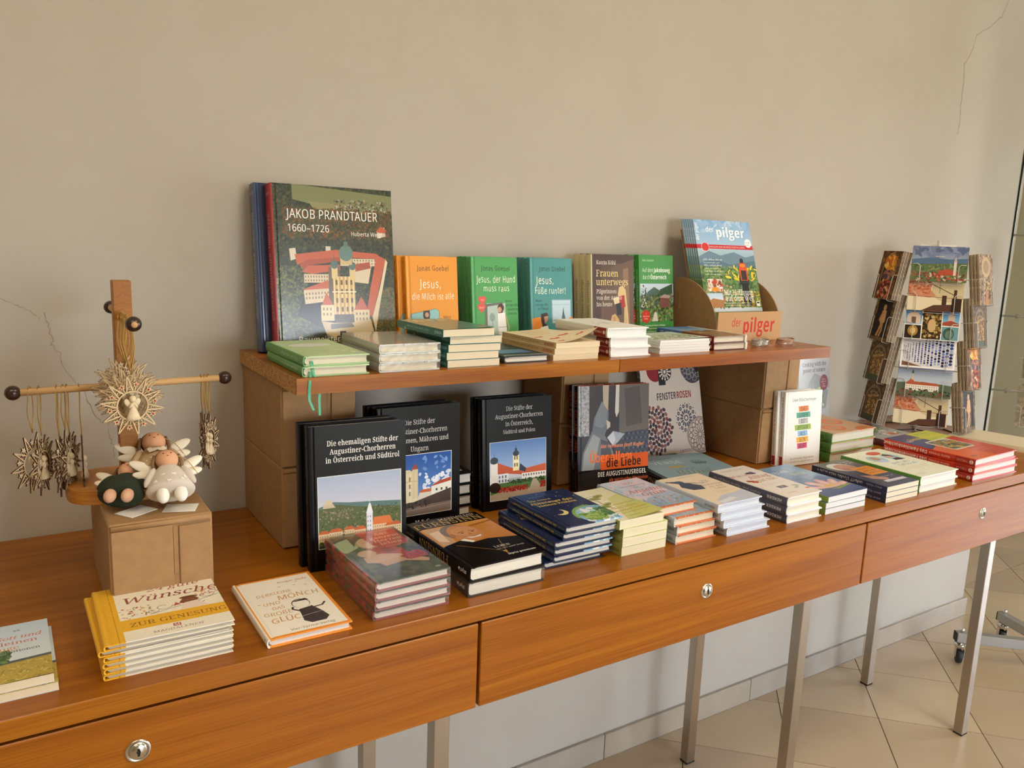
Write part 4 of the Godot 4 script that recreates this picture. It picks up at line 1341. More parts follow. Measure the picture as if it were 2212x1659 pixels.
			c.scrib(58, 129, 66, 17, C("7fa9c0"))
			c.line([44, 146, 132, 146], 0.9, C("cf9a8a"))
			c.line([50, 154, 126, 154], 0.9, C("cf9a8a"))
			c.rect(22, 184, 30, 12, C("dfe3cf"))
		"family":
			c.rect(0, 0, w + t, h, C("cf3130"))
			c.poly([0, 0, 104, 0, 100, 96, 0, 132], C("35427c"))
			c.blobs(60, 2, 4, 90, 110, 2, 8, [C("3f4f8e"), C("2c3870"), C("4a5c9c")], 0.4)
			c.poly([104, 0, 215, 0, 215, 74, 120, 80, 100, 96], C("c3cf3a"))
			c.poly([0, 132, 100, 96, 120, 240, 0, 240], C("e5642a"))
			c.poly([100, 96, 215, 74, 215, 240, 112, 240], C("d2382f"))
			c.text("Das", 30, 60, 14, C("f3f0e0"), "sb", 0.5)
			c.text("Familienkochbuch", 124, 54, 21, C("f0d23a"), "sb", 0.5, 0.92)
			c.text("Maria Drewes", 154, 20, 9, C("6d7a1c"), "sb", 0.5)
			c.poly([62, 78, 160, 74, 168, 84, 164, 152, 156, 162, 66, 164, 56, 154, 54, 88], C("e9e6d2"))
			c.rect(62, 84, 98, 72, C("4d6a72"))
			c.blobs(170, 64, 86, 92, 66, 3, 8, [C("7d9a3c"), C("b9c84e"), C("c98a4a"), C("3f4f3c"), C("8a5a34"), C("5d7d8c"), C("d9c27a")])
			c.scrib(112, 184, 62, 10, C("f0a58e"))
			c.scrib(122, 198, 56, 10, C("f0a58e"))
			c.rect(24, 212, 26, 3, C("8d2f16"))
			c.rect(24, 218, 26, 3, C("8d2f16"))
			c.rect(w, 0, t, h, C("c8371f"))
			c.rect(w, h - 50, t, 50, C("a3281c"))
			sp(c, k, "Das Familienkochbuch", h - 120, 13.5, C("f3ece2"), "sb", 0.86)
			sp(c, k, "Maria Drewes", h - 62, 9, C("f0b9a8"), "sb", 0.9)
			sp(c, k, "TYROLIA", h - 18, 8, C("f0b9a8"), "s", 0.9)
			c.ell(w + t / 2, h - 10, 5, 5, C("e9d6cc"))
			c.rect(w + t / 2 - 4, h - 11, 8, 1.2, C("a3281c"))
		"donut":
			c.rect(0, 0, w, h, C("cfa67c"))
			c.rect(w, 0, t, h, C("4f7a34"))
			for i in 50:
				c.line([0, i * 5.0, w, i * 5.0 + 6], 0.7, C("bd9268"))
			for q in [[60, 60, 34], [130, 96, 38], [70, 150, 36], [150, 190, 30]]:
				c.ell(q[0], q[1], q[2], q[2] * .8, C("d8682f"))
				c.ell(q[0], q[1] - 3, q[2] * .8, q[2] * .6, C("e58246"))
				c.ell(q[0], q[1], q[2] * .4, q[2] * .3, C("b5915f"))
			c.ell(w + t / 2, h - 30, 9, 9, C("6a9448"))
			c.ell(w + t / 2, h - 30, 7, 7, C("3f6a2a"))
		"nature":
			c.rect(0, 0, w + t, h, C("a3a4aa"))
			c.rect(w, 0, t, h, C("5a1f30"))
			c.grad(0, 0, w, 110, C("b2b2b6"), C("8d8f94"))
			c.poly([60, 90, 90, 60, 130, 76, 160, 120, 150, 170, 60, 170, 40, 120], C("7b8288"))
			for i in 90:
				var x0 := 90.0 + c.rng.randf_range(-30, 30)
				var a := c.rng.randf_range(-2.6, -0.5)
				var l := c.rng.randf_range(30, 76)
				c.line([x0, 170, x0 + cos(a) * l * .5, 170 + sin(a) * l * .6, x0 + cos(a) * l, 170 + sin(a) * l], c.rng.randf_range(1.4, 4), [C("5d7a40"), C("8ba05c"), C("3c5a30"), C("b0bd80"), C("2f4528")][i % 5])
			c.blobs(60, 60, 150, 80, 60, 3, 9, [C("3c5a30"), C("e6e2d2"), C("6c8a4c"), C("d9dccb")], 0.5)
			c.ell(104, 206, 18, 14, C("cf6a34"))
			c.ell(104, 207, 9, 7, C("8d3f22"))
			c.text("Cooking with the", 88, 40, 17, C("3b3c42"), "rb", 0.5, 0.82)
			c.text("power of nature", 88, 58, 17, C("3b3c42"), "rb", 0.5, 0.82)
			c.ell(138, 92, 21, 24, C("6d1d30"))
			for i in 4:
				c.text(["How to", "add love to", "your", "cooking"][i], 138, 84 + i * 7, 6, C("e6d3d6"), "r", 0.5, 0.85)
			sp(c, k, "Cooking", h - 30, 10, C("d9c3c8"), "r")
		"stiftA", "stiftB", "stiftC":
			c.rect(0, 0, w + t, h, C("0d0b0c"))
			var ti: Array = {"stiftA": ["Die ehemaligen Stifte der", "Augustiner-Chorherren", "in Österreich und Südtirol"], "stiftB": ["Die Stifte der", "Augustiner-Chorherren", "in Böhmen, Mähren und", "Ungarn"], "stiftC": ["Die Stifte der", "Augustiner-Chorherren", "in Österreich,", "Südtirol und Polen"]}[key]
			for i in ti.size():
				var small := key == "stiftC" and i == 3
				c.text(ti[i], w * (.55 if key == "stiftA" else .5) + (4 if key == "stiftC" else 0), (34.0 if key == "stiftA" else (34.0 if key == "stiftB" else 26.0)) + i * (13.8 if key == "stiftA" else (16.5 if key == "stiftB" else 15.6)), 12.4 if key == "stiftA" else (10.5 if small else 12.4), C("ece9e2"), "rb" if key == "stiftA" else "r", 0.5, 0.76 if key == "stiftA" else 0.82)
			if key == "stiftA":
				abbey(c, 15, 84, 141, 118, 0)
			elif key == "stiftB":
				abbey(c, 20, 90, 129, 113, 1)
				c.text("M & C", w * .53, 221, 10, C("e6e3dc"), "rb", 0.5)
			else:
				abbey(c, 18, 89, 133, 119, 2)
			sp(c, k, ti[0] + " " + ti[1] + " " + ti[2], h - 14, 8.5, C("8f8a80"), "r", 0.9)
		"love":
			c.rect(0, 0, w, h, C("3b3c42"))
			c.rect(0, 0, 30, 110, C("b2b1b0"))
			c.blobs(400, 0, 0, 30, 110, 1, 3.5, [C("a5a4a4"), C("c1c0be"), C("8f8f90"), C("b9b8b6")])
			c.rect(30, 0, 36, 150, C("3a3335"))
			c.poly([64, 0, 80, 0, 78, 60, 66, 70], C("c4b29a"))
			c.rect(80, 0, 18, 120, C("40393a"))
			c.poly([98, 0, 107, 0, 106, 62, 100, 74, 96, 62], C("d8d2c6"))
			c.rect(107, 0, w - 107, 110, C("6b6460"))
			c.poly([120, 10, 160, 6, 168, 90, 126, 96], C("5a5452"))
			c.poly([100, 110, w, 104, w, 200, 90, 210], C("454a56"))
			for i in 12:
				for j in 7:
					c.poly([112 + i * 6 + j * 2, 112 + j * 11, 115 + i * 6 + j * 2, 109 + j * 11, 118 + i * 6 + j * 2, 112 + j * 11, 115 + i * 6 + j * 2, 115 + j * 11], C("5d6472") if (i + j) % 2 else C("343a47"))
			# hooded monk bent over a book
			c.poly([62, 36, 80, 62, 78, 92, 70, 112, 92, 150, 100, 240, 4, 240, 14, 150, 38, 100, 42, 74], C("70757b"))
			c.poly([62, 36, 76, 60, 74, 88, 62, 96, 44, 90, 46, 70], C("84898d"))
			c.poly([18, 150, 40, 108, 58, 118, 44, 180, 26, 240, 6, 240], C("979a9b"))
			c.poly([60, 120, 80, 128, 92, 170, 96, 240, 62, 240], C("4f5358"))
			c.poly([74, 78, 84, 84, 84, 94, 76, 100], C("cfc4b6"))
			c.poly([76, 118, 92, 104, 122, 112, 104, 130, 92, 138], C("9fa4ad"))
			c.poly([76, 118, 92, 104, 98, 124, 90, 136], C("c2c5cb"))
			c.rect(0, 188, w, 52, C("1c1817"))
			c.grad(60, 157, w - 60, 33, C("c8541f"), C("d8602a"))
			c.poly([0, 240, 0, 196, 60, 188, 60, 240], C("2b2625"))
			c.text("Abt Hermann Josef Kugler", 60, 141, 11, C("e08a58"), "sb", 0, 0.82)
			c.text("Über allem", 31, 172, 29, C("e8702f"), "sb", 0, 0.72)
			c.text("die Liebe", 74, 185, 27, C("3a1f16"), "sb", 0, 0.78)
			c.text("DIE AUGUSTINUSREGEL", 52, 205, 15, C("eeeae4"), "sb", 0, 0.76)
			c.text("als spiritueller Wegweiser", 82, 218, 11, C("d0683a"), "sb", 0, 0.76)
			c.rect(0, 0, w, 1.2, C("d8602a"))
			c.rect(w, 0, t, h, C("1a1414"))
			sp(c, k, "Über allem die Liebe", h - 88, 16, C("b8442a"), "sb", 0.85)
			sp(c, k, "Abt Hermann Josef Kugler", h - 8, 6.5, C("a0512f"), "s", 0.8)
		"rose":
			c.rect(0, 0, w + t, h, C("e6dacb"))
			c.text("FENSTER", 122, 138, 25, C("4a474b"), "sb", 1.0, 0.68)
			c.text("ROSEN", 123, 138, 25, C("9c2a2f"), "sb", 0, 0.68)
			c.ell(54, 60, 30, 30, C("9c2536"))
			c.rect(64, 40, 24, 60, C("28262c"))
			stamp_flower(c, 88, 66, 24, 12, C("efe6da"), C("efe6da"), C("27242a"))
			c.ell(190, 50, 46, 52, C("4f4f58"))
			for i in 40:
				var p := Vector2.from_angle(i * 2.4) * sqrt(i / 40.0) * 44.0
				c.ring(190 + p.x, 50 + p.y, 8, 1.4, C("b9b3b0"))
			c.ell(206, 62, 8, 12, C("1f1c22"))
			var g := [C("8d4a4a"), C("4f4450"), C("2f2d3c"), C("a06a62"), C("5d3a4c")]
			for i in 90:
				var p := Vector2.from_angle(i * 2.4) * sqrt(i / 90.0)
				c.ell(40 + p.x * 58, 214 + p.y * 64, 6, 4.6, g[i % 5], i * .7)
			for i in 14:
				var a := TAU * i / 14
				c.ell(152 + cos(a) * 30, 192 + sin(a) * 32, 4.6, 5, C("4a4c58"))
				c.ell(152 + cos(a) * 30, 192 + sin(a) * 32, 2, 2.2, C("d6cabb"))
				c.ell(152 + cos(a) * 17, 192 + sin(a) * 18, 6, 3, C("5d606c"), a)
				c.ell(152 + cos(a + .2) * 37, 192 + sin(a + .2) * 39, 1.6, 1.6, C("4a4c58"))
			c.ring(152, 192, 8, 3, C("4a4c58"))
			for q in [[198, 240, 46]]:
				c.ell(q[0], q[1], q[2] + 2, q[2] + 2, C("6a5c54"))
				c.ell(q[0], q[1], q[2], q[2], C("e0d3c3"))
				c.ring(q[0], q[1], q[2] - 2, 1.2, C("6a5c54"))
				for i in 14:
					var a := TAU * i / 14
					c.ell(q[0] + cos(a) * 34, q[1] + sin(a) * 34, 7.4, 7.4, C("6a5c54"))
					c.ell(q[0] + cos(a) * 34, q[1] + sin(a) * 34, 5.4, 5.4, C("e6dacb"))
					c.ell(q[0] + cos(a) * 18, q[1] + sin(a) * 18, 9, 3.4, C("6a5c54"), a)
					c.ell(q[0] + cos(a) * 18, q[1] + sin(a) * 18, 7.6, 2.2, C("e6dacb"), a)
				c.ring(q[0], q[1], 8, 2, C("6a5c54"))
			c.text("camino.", 118, 281, 13, C("57524f"), "s", 0, 1.1)
		"verse":
			c.rect(0, 0, w + t, h, C("8fabb5"))
			c.scrib(14, 34, 88, 12, C("3f5058"))
			c.text("VERSE", 70, 74, 32, C("d6e0e0"), "s", 0.5, 1.0)
			c.text("Bibel", 92, 158, 38, C("cdbf96"), "r", 0.5, 1.1, 0, 0.3)
			c.text("Bibel", 91, 157, 38, C("6c8790"), "r", 0.5, 1.1, 0, 0.3)
			c.scrib(130, 158, 54, 18, C("47585f"))
			c.poly([50, 96, 88, 92, 96, 100, 88, 106, 50, 108], C("c4a558"))
			for i in 22:
				c.line([56 + i * 3, 124, 60 + i * 3, 120 + 5 * sin(i)], 0.9, C("5f7a84"))
			c.line([40, 120, 116, 114], 0.8, C("54707a"))
			for i in 10:
				var a := -PI * i / 9.0
				c.line([116 + cos(a) * 8, 30 + sin(a) * 8, 116 + cos(a) * 22, 30 + sin(a) * 22], 0.9, C("4f6a74"))
			c.poly([130, 70, 176, 76, 166, 90, 138, 88], C("5d7882"))
			c.dots(4, 2, 138, 56, 8, 10, 4, 7, C("536e78"))
			for i in 60:
				var x0 := c.rng.randf_range(8, 180)
				var y0 := c.rng.randf_range(8, 205)
				c.line([x0, y0, x0 + c.rng.randf_range(-9, 9), y0 + c.rng.randf_range(-5, 5)], 0.7, C("73909b"))
		"darkflat":
			c.rect(0, 0, w + t, h, C("17110d"))
			c.scrib(w + t * .75, h - 20, 150, 17, C("b9a98c"), 90)
		"life":
			c.rect(0, 0, w + t, h, C("f1eee8"))
			c.text("Uwe Böschemeyer", 68, 26, 11, C("4c4a48"), "s", 0.5, 0.92, 0, 0, 0.02)
			var col := [C("e27a3c"), C("57a58a"), C("b9b6b2"), C("9ab84a"), C("8fb9dc"), C("efb13c"), C("d0486a")]
			var wd := ["DAS", "LEBEN", "IST", "BESSER", "ALS", "SEIN", "RUF"]
			for i in 7:
				var ww: float = 10.0 + wd[i].length() * 7.4
				c.poly([66 - ww / 2 - 2, 39 + i * 16.0, 66 + ww / 2, 38 + i * 16.0, 66 + ww / 2 + 2, 52 + i * 16.0, 66 - ww / 2, 53 + i * 16.0], col[i])
				for j in 5:
					c.rect(66 - ww / 2 + c.rng.randf_range(-3, ww), 39 + i * 16.0 + j * 2.7, 5, 1, col[i].lightened(0.25))
				c.text(wd[i], 66, 51.0 + i * 16.0, 14.5, C("2f3c44"), "s", 0.5, 0.78)
			c.text("Von erfreulichen Möglichkeiten,", 68, 176, 7, C("8a8680"), "s", 0.5, 0.85, 0, 0.15)
			c.scrib(26, 184, 84, 6, C("8a8680"))
			c.rect(w + 2, h - 26, t - 4, 24, C("a51f26"))
			sp(c, k, "DAS LEBEN IST BESSER ALS SEIN RUF", h - 66, 7.6, C("4c4a48"), "s", 0.9)
			sp(c, k, "Uwe Böschemeyer", h - 30, 5, C("4c4a48"), "s", 0.9)
		"pamphlet":
			c.rect(0, 0, w + t, h, C("dccba8"))
			c.rect(10, 10, w - 20, h - 20, C("e3d5b6"))

func book_parts(key: String) -> Array:
	if bookcache.has(key):
		return bookcache[key]
	var k: Array = B[key]
	var extra := 5.0
	var c := Cv.new(k[0] + k[2] + extra, k[1], k[7], Color(k[6]), hash(key) % 9999)
	art(key, k, c)
	if key == "pilger":      # the picture fills the part of the magazine above the holder's front panel
		var whole: Image = c.im.duplicate()
		whole.resize(c.W, int(c.H * 0.83))
		c.im.fill(C("6b7a4c"))
		c.im.blit_rect(whole, Rect2i(0, 0, c.W, int(c.H * 0.83)), Vector2i.ZERO)
	c.rect(k[0] + k[2], 0, extra + 1, k[1] + 1, Color(k[6]))
	var total: float = c.W / c.s
	var hv: float = c.H / c.s
	var m := texmat(c.tex(), k[5])
	if key.begins_with("stift") or key in ["love", "darkflat", "abbot"]:
		m.metallic_specular = 0.3
	m.clearcoat_enabled = k[5] < 0.36 and m.metallic_specular > 0.4
	m.clearcoat = 0.35
	m.clearcoat_roughness = 0.12
	bookcache[key] = [m, k[0] / total, k[2] / total, (k[0] + k[2] + extra * .5) / total, k[1] / hv, {}]
	return bookcache[key]

# local axes: x from the spine to the fore edge, y up through the thickness (front cover on top), z from head (-) to foot (+)
func cover_mesh(key: String, lift: float) -> ArrayMesh:
	var e: Array = book_parts(key)
	if e[5].has(lift):
		return e[5][lift]
	var k: Array = B[key]
	var w: float = k[0] / 1000.0
	var h: float = k[1] / 1000.0
	var t: float = k[2] / 1000.0
	var hard: bool = k[3]
	var uf: float = e[1]
	var us: float = e[2]
	var ub: float = e[3]
	var vv: float = e[4]
	var th := minf(0.0022, t * 0.18) if hard else 0.0005
	var O := []
	var I := []
	var cls := []
	var up := func(x: float, y: float, ix: float, iy: float, kind: String):
		O.append(Vector2(x, y))
		I.append(Vector2(ix, iy))
		cls.append(kind)
	if hard:
		var gr := minf(0.0009, t * 0.06)
		up.call(w, t, w, t - th, "f")
		up.call(0.011, t, 0.011, t - th, "f")
		up.call(0.0085, t - gr, 0.0085, t - th - gr, "f")
		up.call(0.006, t - gr, 0.006, t - th - gr, "f")
		up.call(0.0035, t, 0.004, t - th, "f")
		up.call(0.0012, t - 0.0003, 0.003, t - th, "s")
		up.call(0.0003, t * 0.86, 0.002, t * 0.82, "s")
		up.call(-0.0006, t * 0.5, 0.0014, t * 0.5, "s")
		up.call(0.0003, t * 0.14, 0.002, t * 0.18, "s")
		up.call(0.0012, 0.0003, 0.003, th, "s")
		up.call(0.0035, 0, 0.004, th, "b")
		up.call(w, 0, w, th, "b")
	else:
		up.call(w, t, w, t - th, "f")
		up.call(0.0, t, 0.0005, t - th, "s")
		up.call(0.0, 0, 0.0005, th, "b")
		up.call(w, 0, w, th, "b")
	var st := newst()
	flat(st)
	var uv := func(kind: String, x: float, y: float, z: float) -> Vector2:
		var v := (z / h + 0.5) * 0.996 * vv + 0.002
		if kind == "f" or (kind == "b" and key == "wishes"):
			return Vector2(clampf(x / w, 0.004, 0.996) * uf, v)
		if kind == "s":
			return Vector2(uf + us * clampf(y / t, 0.03, 0.97), v)
		return Vector2(ub, v)
	var z0 := -h / 2
	var z1 := h / 2
	for i in O.size() - 1:
		var a: Vector2 = O[i]
		var b: Vector2 = O[i + 1]
		var ia: Vector2 = I[i]
		var ib: Vector2 = I[i + 1]
		var kd: String = cls[i]
		if kd == "f" and cls[i + 1] == "s" and hard:
			kd = "s"
		var n := Vector2(b.y - a.y, a.x - b.x)
		var n3 := Vector3(n.x, n.y, 0)
		if i == 0 and lift > 0.0:
			var NX := 10
			var NZ := 8
			for layer in [0.0, -th]:
				for ix in NX:
					for iz in NZ:
						var q := []
						for cc in [[0, 0], [1, 0], [1, 1], [0, 1]]:
							var fx: float = float(ix + cc[0]) / NX
							var fz: float = float(iz + cc[1]) / NZ
							var x: float = lerpf(b.x, w, fx)
							var up_y := lift * fx * fx * (0.15 + 0.85 * fz * fz)
							q.append(Vector3(x - up_y * 0.3 * fx, t + layer + up_y, lerpf(z0, z1, fz)))
						var uvs := []
						for p in q:
							uvs.append(uv.call("f", p.x, t, p.z))
						round_(st)
						quad(st, q[0], q[1], q[2], q[3], Vector3(0, 1.0 if layer == 0.0 else -1.0, 0), uvs[0], uvs[1], uvs[2], uvs[3])
			flat(st)
			continue
		quad(st, Vector3(a.x, a.y, z0), Vector3(b.x, b.y, z0), Vector3(b.x, b.y, z1), Vector3(a.x, a.y, z1), n3, uv.call(kd, a.x, a.y, z0), uv.call(kd, b.x, b.y, z0), uv.call(kd, b.x, b.y, z1), uv.call(kd, a.x, a.y, z1))
		quad(st, Vector3(ia.x, ia.y, z0), Vector3(ib.x, ib.y, z0), Vector3(ib.x, ib.y, z1), Vector3(ia.x, ia.y, z1), -n3, uv.call(kd, ia.x, ia.y, z0), uv.call(kd, ib.x, ib.y, z0), uv.call(kd, ib.x, ib.y, z1), uv.call(kd, ia.x, ia.y, z1))
		for z in [z0, z1]:
			quad(st, Vector3(a.x, a.y, z), Vector3(b.x, b.y, z), Vector3(ib.x, ib.y, z), Vector3(ia.x, ia.y, z), Vector3(0, 0, z), uv.call(kd, a.x, a.y, z), uv.call(kd, b.x, b.y, z), uv.call(kd, ib.x, ib.y, z), uv.call(kd, ia.x, ia.y, z))
	for i in [0, O.size() - 1]:
		if i == 0 and lift > 0.0:
			continue
		var a: Vector2 = O[i]
		var b: Vector2 = I[i]
		var kd: String = cls[i]
		quad(st, Vector3(w, a.y, z0), Vector3(w, a.y, z1), Vector3(w, b.y, z1), Vector3(w, b.y, z0), Vector3.RIGHT, uv.call(kd, w, a.y, z0), uv.call(kd, w, a.y, z1), uv.call(kd, w, b.y, z1), uv.call(kd, w, b.y, z0))
	var me := done(st)
	me.surface_set_material(0, e[0])
	e[5][lift] = me
	return me

func page_mesh(key: String) -> ArrayMesh:
	var e: Array = book_parts(key)
	if e[5].has("pages"):
		return e[5]["pages"]
	var k: Array = B[key]
	var w: float = k[0] / 1000.0
	var h: float = k[1] / 1000.0
	var t: float = k[2] / 1000.0
	var hard: bool = k[3]
	var th := minf(0.0022, t * 0.18) if hard else 0.0005
	var ov := 0.0032 if hard else 0.0004
	var y0 := th
	var y1 := t - th
	var gr := minf(0.0009, t * 0.06) if hard else 0.0
	var P := []
	if hard:
		P = [Vector2(w - ov, y0), Vector2(w - ov - 0.0012, (y0 + y1) / 2), Vector2(w - ov, y1), Vector2(0.0115, y1), Vector2(0.009, y1 - gr), Vector2(0.006, y1 - gr), Vector2(0.004, y1 - 0.0022), Vector2(0.0032, t / 2), Vector2(0.004, y0 + 0.0022), Vector2(0.007, y0)]
	else:
		P = [Vector2(w - ov, y0), Vector2(w - ov, y1), Vector2(0.0005, y1), Vector2(0.0005, y0)]
	var st := newst()
	flat(st)
	var z := h / 2 - ov
	var poly := PackedVector2Array(P)
	var ix := Geometry2D.triangulate_polygon(poly)
	var U := func(p: Vector2) -> Vector2: return Vector2(p.x * 9.0, p.y / 0.012)
	for i in range(0, ix.size(), 3):
		for zz in [-z, z]:
			var a := poly[ix[i]]
			var b := poly[ix[i + 1]]
			var d := poly[ix[i + 2]]
			tri(st, Vector3(a.x, a.y, zz), Vector3(b.x, b.y, zz), Vector3(d.x, d.y, zz), Vector3(0, 0, zz), U.call(a), U.call(b), U.call(d))
	var mid := Vector2(w / 2, t / 2)
	for i in P.size():
		var a: Vector2 = P[i]
		var b: Vector2 = P[(i + 1) % P.size()]
		var n := (a + b) / 2 - mid
		if absf(a.y - b.y) < 1e-6:
			n.x = 0
		quad(st, Vector3(a.x, a.y, -z), Vector3(b.x, b.y, -z), Vector3(b.x, b.y, z), Vector3(a.x, a.y, z), Vector3(n.x, n.y, 0), Vector2(-z * 9, a.y / .012), Vector2(-z * 9, b.y / .012), Vector2(z * 9, b.y / .012), Vector2(z * 9, a.y / .012))
	var me := done(st)
	me.surface_set_material(0, paper(k[4]))
	e[5]["pages"] = me
	return me

var paper_tex: ImageTexture
func paper(hex: String) -> StandardMaterial3D:
	if not mats.has("paper" + hex):
		if paper_tex == null:
			var im := Image.create(64, 256, false, Image.FORMAT_RGB8)
			var r := RandomNumberGenerator.new()
			r.seed = 5
			for y in 256:
				var v := r.randf_range(0.86, 1.0)
				for x in 64:
					im.set_pixel(x, y, Color.WHITE * (v - 0.02 * r.randf()))
			paper_tex = ImageTexture.create_from_image(im)
		var m := StandardMaterial3D.new()
		m.albedo_texture = paper_tex
		m.albedo_color = Color(hex)
		m.roughness = 0.85
		mats["paper" + hex] = m
	return mats["paper" + hex]

func film_mat() -> StandardMaterial3D:
	if not mats.has("film"):
		var m := StandardMaterial3D.new()
		m.transparency = BaseMaterial3D.TRANSPARENCY_ALPHA
		m.albedo_color = Color(1, 1, 1, 0.04)
		m.roughness = 0.14
		m.metallic_specular = 0.5
		mats["film"] = m
	return mats["film"]

# thin crinkled foil round a book
func film_mesh(key: String) -> ArrayMesh:
	var e: Array = book_parts(key)
	if e[5].has("film"):
		return e[5]["film"]
	var k: Array = B[key]
	var w: float = k[0] / 1000.0
	var h: float = k[1] / 1000.0
	var t: float = k[2] / 1000.0
	var g := 0.0003
	var nz := noise(hash(key) % 99, 60.0, 2)
	var st := newst()
	var side := func(fn: Callable, nu: int, nv: int, out: Vector3, amp: float):
		round_(st)
		for i in nu:
			for j in nv:
				var q := []
				for cc in [[0, 0], [1, 0], [1, 1], [0, 1]]:
					var p: Vector3 = fn.call(float(i + cc[0]) / nu, float(j + cc[1]) / nv)
					q.append(p + out * (g * 0.4 + amp * nz.get_noise_3d(p.x, p.y, p.z)))
				quad(st, q[0], q[1], q[2], q[3], out)
	side.call(func(u, v): return Vector3(u * w, t + g, (v - .5) * h), 6, 8, Vector3.UP, 0.0001)
	side.call(func(u, v): return Vector3(u * (w + 2 * g) - g, v * t, h / 2 + g), 22, 4, Vector3.BACK, 0.0005)
	side.call(func(u, v): return Vector3(w + g, v * t, (u - .5) * h), 22, 4, Vector3.RIGHT, 0.0014)
	side.call(func(u, v): return Vector3(-g - 0.0006, v * t, (u - .5) * h), 12, 3, Vector3.LEFT, 0.0002)
	var me := done(st)
	e[5]["film"] = me
	return me

func make_book(key: String, label: String, group: String, wrapped := false, lift := 0.0) -> Node3D:
	var k: Array = B[key]
	var called := "hardcover_book" if k[3] else "paperback_book"
	if key == "pilger":
		called = "magazine"
	elif key in ["leaflet", "pamphlet"]:
		called = "booklet"
	var o := thing(called, label, called.get_slice("_", 1) if "_" in called else called, Vector3.ZERO, 0, group)
	part(o, "cover", cover_mesh(key, lift))
	part(o, "page_block", page_mesh(key))
	if wrapped:
		part(o, "shrink_wrap", film_mesh(key), film_mat()).set_meta("label", "clear crinkled shrink wrap")
	return o

const ORD := ["topmost", "second", "third", "fourth", "fifth", "sixth", "seventh"]

# a pile of lying books; x, z is the front left corner of the lowest book; off: [dx, dz, turn, lift] from the bottom up
func pile(key: String, n: int, x: float, y: float, z: float, desc: String, group: String, off := [], wrapped := []) -> Array:
	var k: Array = B[key]
	var out := []
	for i in n:
		var d: Array = off[i] if i < off.size() else [0.0, 0.0, 0.0]
		var from_top := n - 1 - i
		var label := desc
		if n > 1:
			label += ", bottom one of its pile" if from_top == n - 1 else (", topmost of its pile" if from_top == 0 else ", %s from the top of its pile" % ORD[from_top])
		var o := make_book(key, label, group if n > 1 else "", i in wrapped, d[3] if d.size() > 3 else 0.0)
		var tr := deg_to_rad(d[2])
		o.rotation.y = tr
		# pivot: front left corner stays where it is told
		var corner := Vector3(0, 0, k[1] / 2000.0).rotated(Vector3.UP, tr)
		o.position = Vector3(x + d[0], y + 0.0001 + i * (k[2] / 1000.0 + 0.00025), z + d[1]) - corner
		out.append(o)
	return out

# a standing book; x, z is the front, lower, spine-side corner; lean tips it back, turn swings it about the vertical
func stand(key: String, x: float, y: float, z: float, turn: float, lean: float, label: String, group := "", wrapped := false) -> Node3D:
	var k: Array = B[key]
	var o := make_book(key, label, group, wrapped)
	var bs := Basis(Vector3.UP, deg_to_rad(turn)) * Basis(Vector3.RIGHT, deg_to_rad(90.0 - lean))
	var back := Vector3(x, y + 0.0002, z) + Basis(Vector3.UP, deg_to_rad(turn)) * Vector3(0, 0, -cos(deg_to_rad(lean)) * k[2] / 1000.0)
	o.basis = bs
	o.position = back - bs * Vector3(0, 0, k[1] / 2000.0)
	return o

# ------------------------------------------------------------------ setting
func tiles():
	# 30 cm tiles laid on the diagonal; a straight joint runs on from the wall's end
	var floor_ := struct("floor", boxm(Vector3(-2.8, -0.2, -2.4), Vector3(6.4, -0.006, 4.8)), mat("8d7f6c", 0.9))
	var tones := []
	for i in 4:
		tones.append(tri_mat(noise_tex(40 + i, 0.01, [C("bfa98a"), C("b8a283"), C("b49f83"), C("c1ac8b")][i], [C("c8b394"), C("c1ac8d"), C("bda98d"), C("cab695")][i], 256, 3), Vector3(1.3, 1.3, 1.3), Vector3(i * .3, 0, i * .2), 0.3))
	var rng := RandomNumberGenerator.new()
	rng.seed = 7
	var d := 0.4242
	var rest := []
	for q in 4:
		rest.append(newst())
	var near := []
	var far := []
	for i in range(-16, 34):
		for j in range(-34, 16):
			# corners in u = x + z, v = z - x
			var u0 := 2.953 + (i - 6) * d
			var v0 := -1.549 + j * d
			var poly := PackedVector2Array()
			for cc in [[0, 0], [1, 0], [1, 1], [0, 1]]:
				var g := 0.0021
				var u: float = u0 + (d - g if cc[0] else g)
				var v: float = v0 + (d - g if cc[1] else g)
				poly.append(Vector2((u - v) / 2.0, (u + v) / 2.0))
			for band in [[-2.3, -0.158], [-0.155, 4.6]]:
				var clip := PackedVector2Array([Vector2(-2.6, band[0]), Vector2(6.1, band[0]), Vector2(6.1, band[1]), Vector2(-2.6, band[1])])
				for pc in Geometry2D.intersect_polygons(poly, clip):
					if pc.size() < 3:
						continue
					var c := Vector2.ZERO
					for v in pc:
						c += v
					c /= pc.size()
					var score := c.distance_to(Vector2(2.5, 0.3))
					var zmax := -9.0
					for v in pc:
						zmax = maxf(zmax, v.y)
					if c.x < 3.24 and zmax < 0.0:
						continue
					near.append([score, pc, c])
	near.sort_custom(func(a, b): return a[0] < b[0])
	for n in near.size():
		var tone := rng.randi() % 4
		var pc: PackedVector2Array = near[n][1]
		if n < 230:
			var st := newst()
			slab(st, pc, near[n][2])
			part(floor_, "tile", done(st), tones[tone], Vector3(near[n][2].x, 0, near[n][2].y))
		else:
			slab(rest[tone], pc, Vector2.ZERO)
	for q in 4:
		var o := part(floor_, "tile_field", done(rest[q]), tones[q])
		o.set_meta("kind", "stuff")

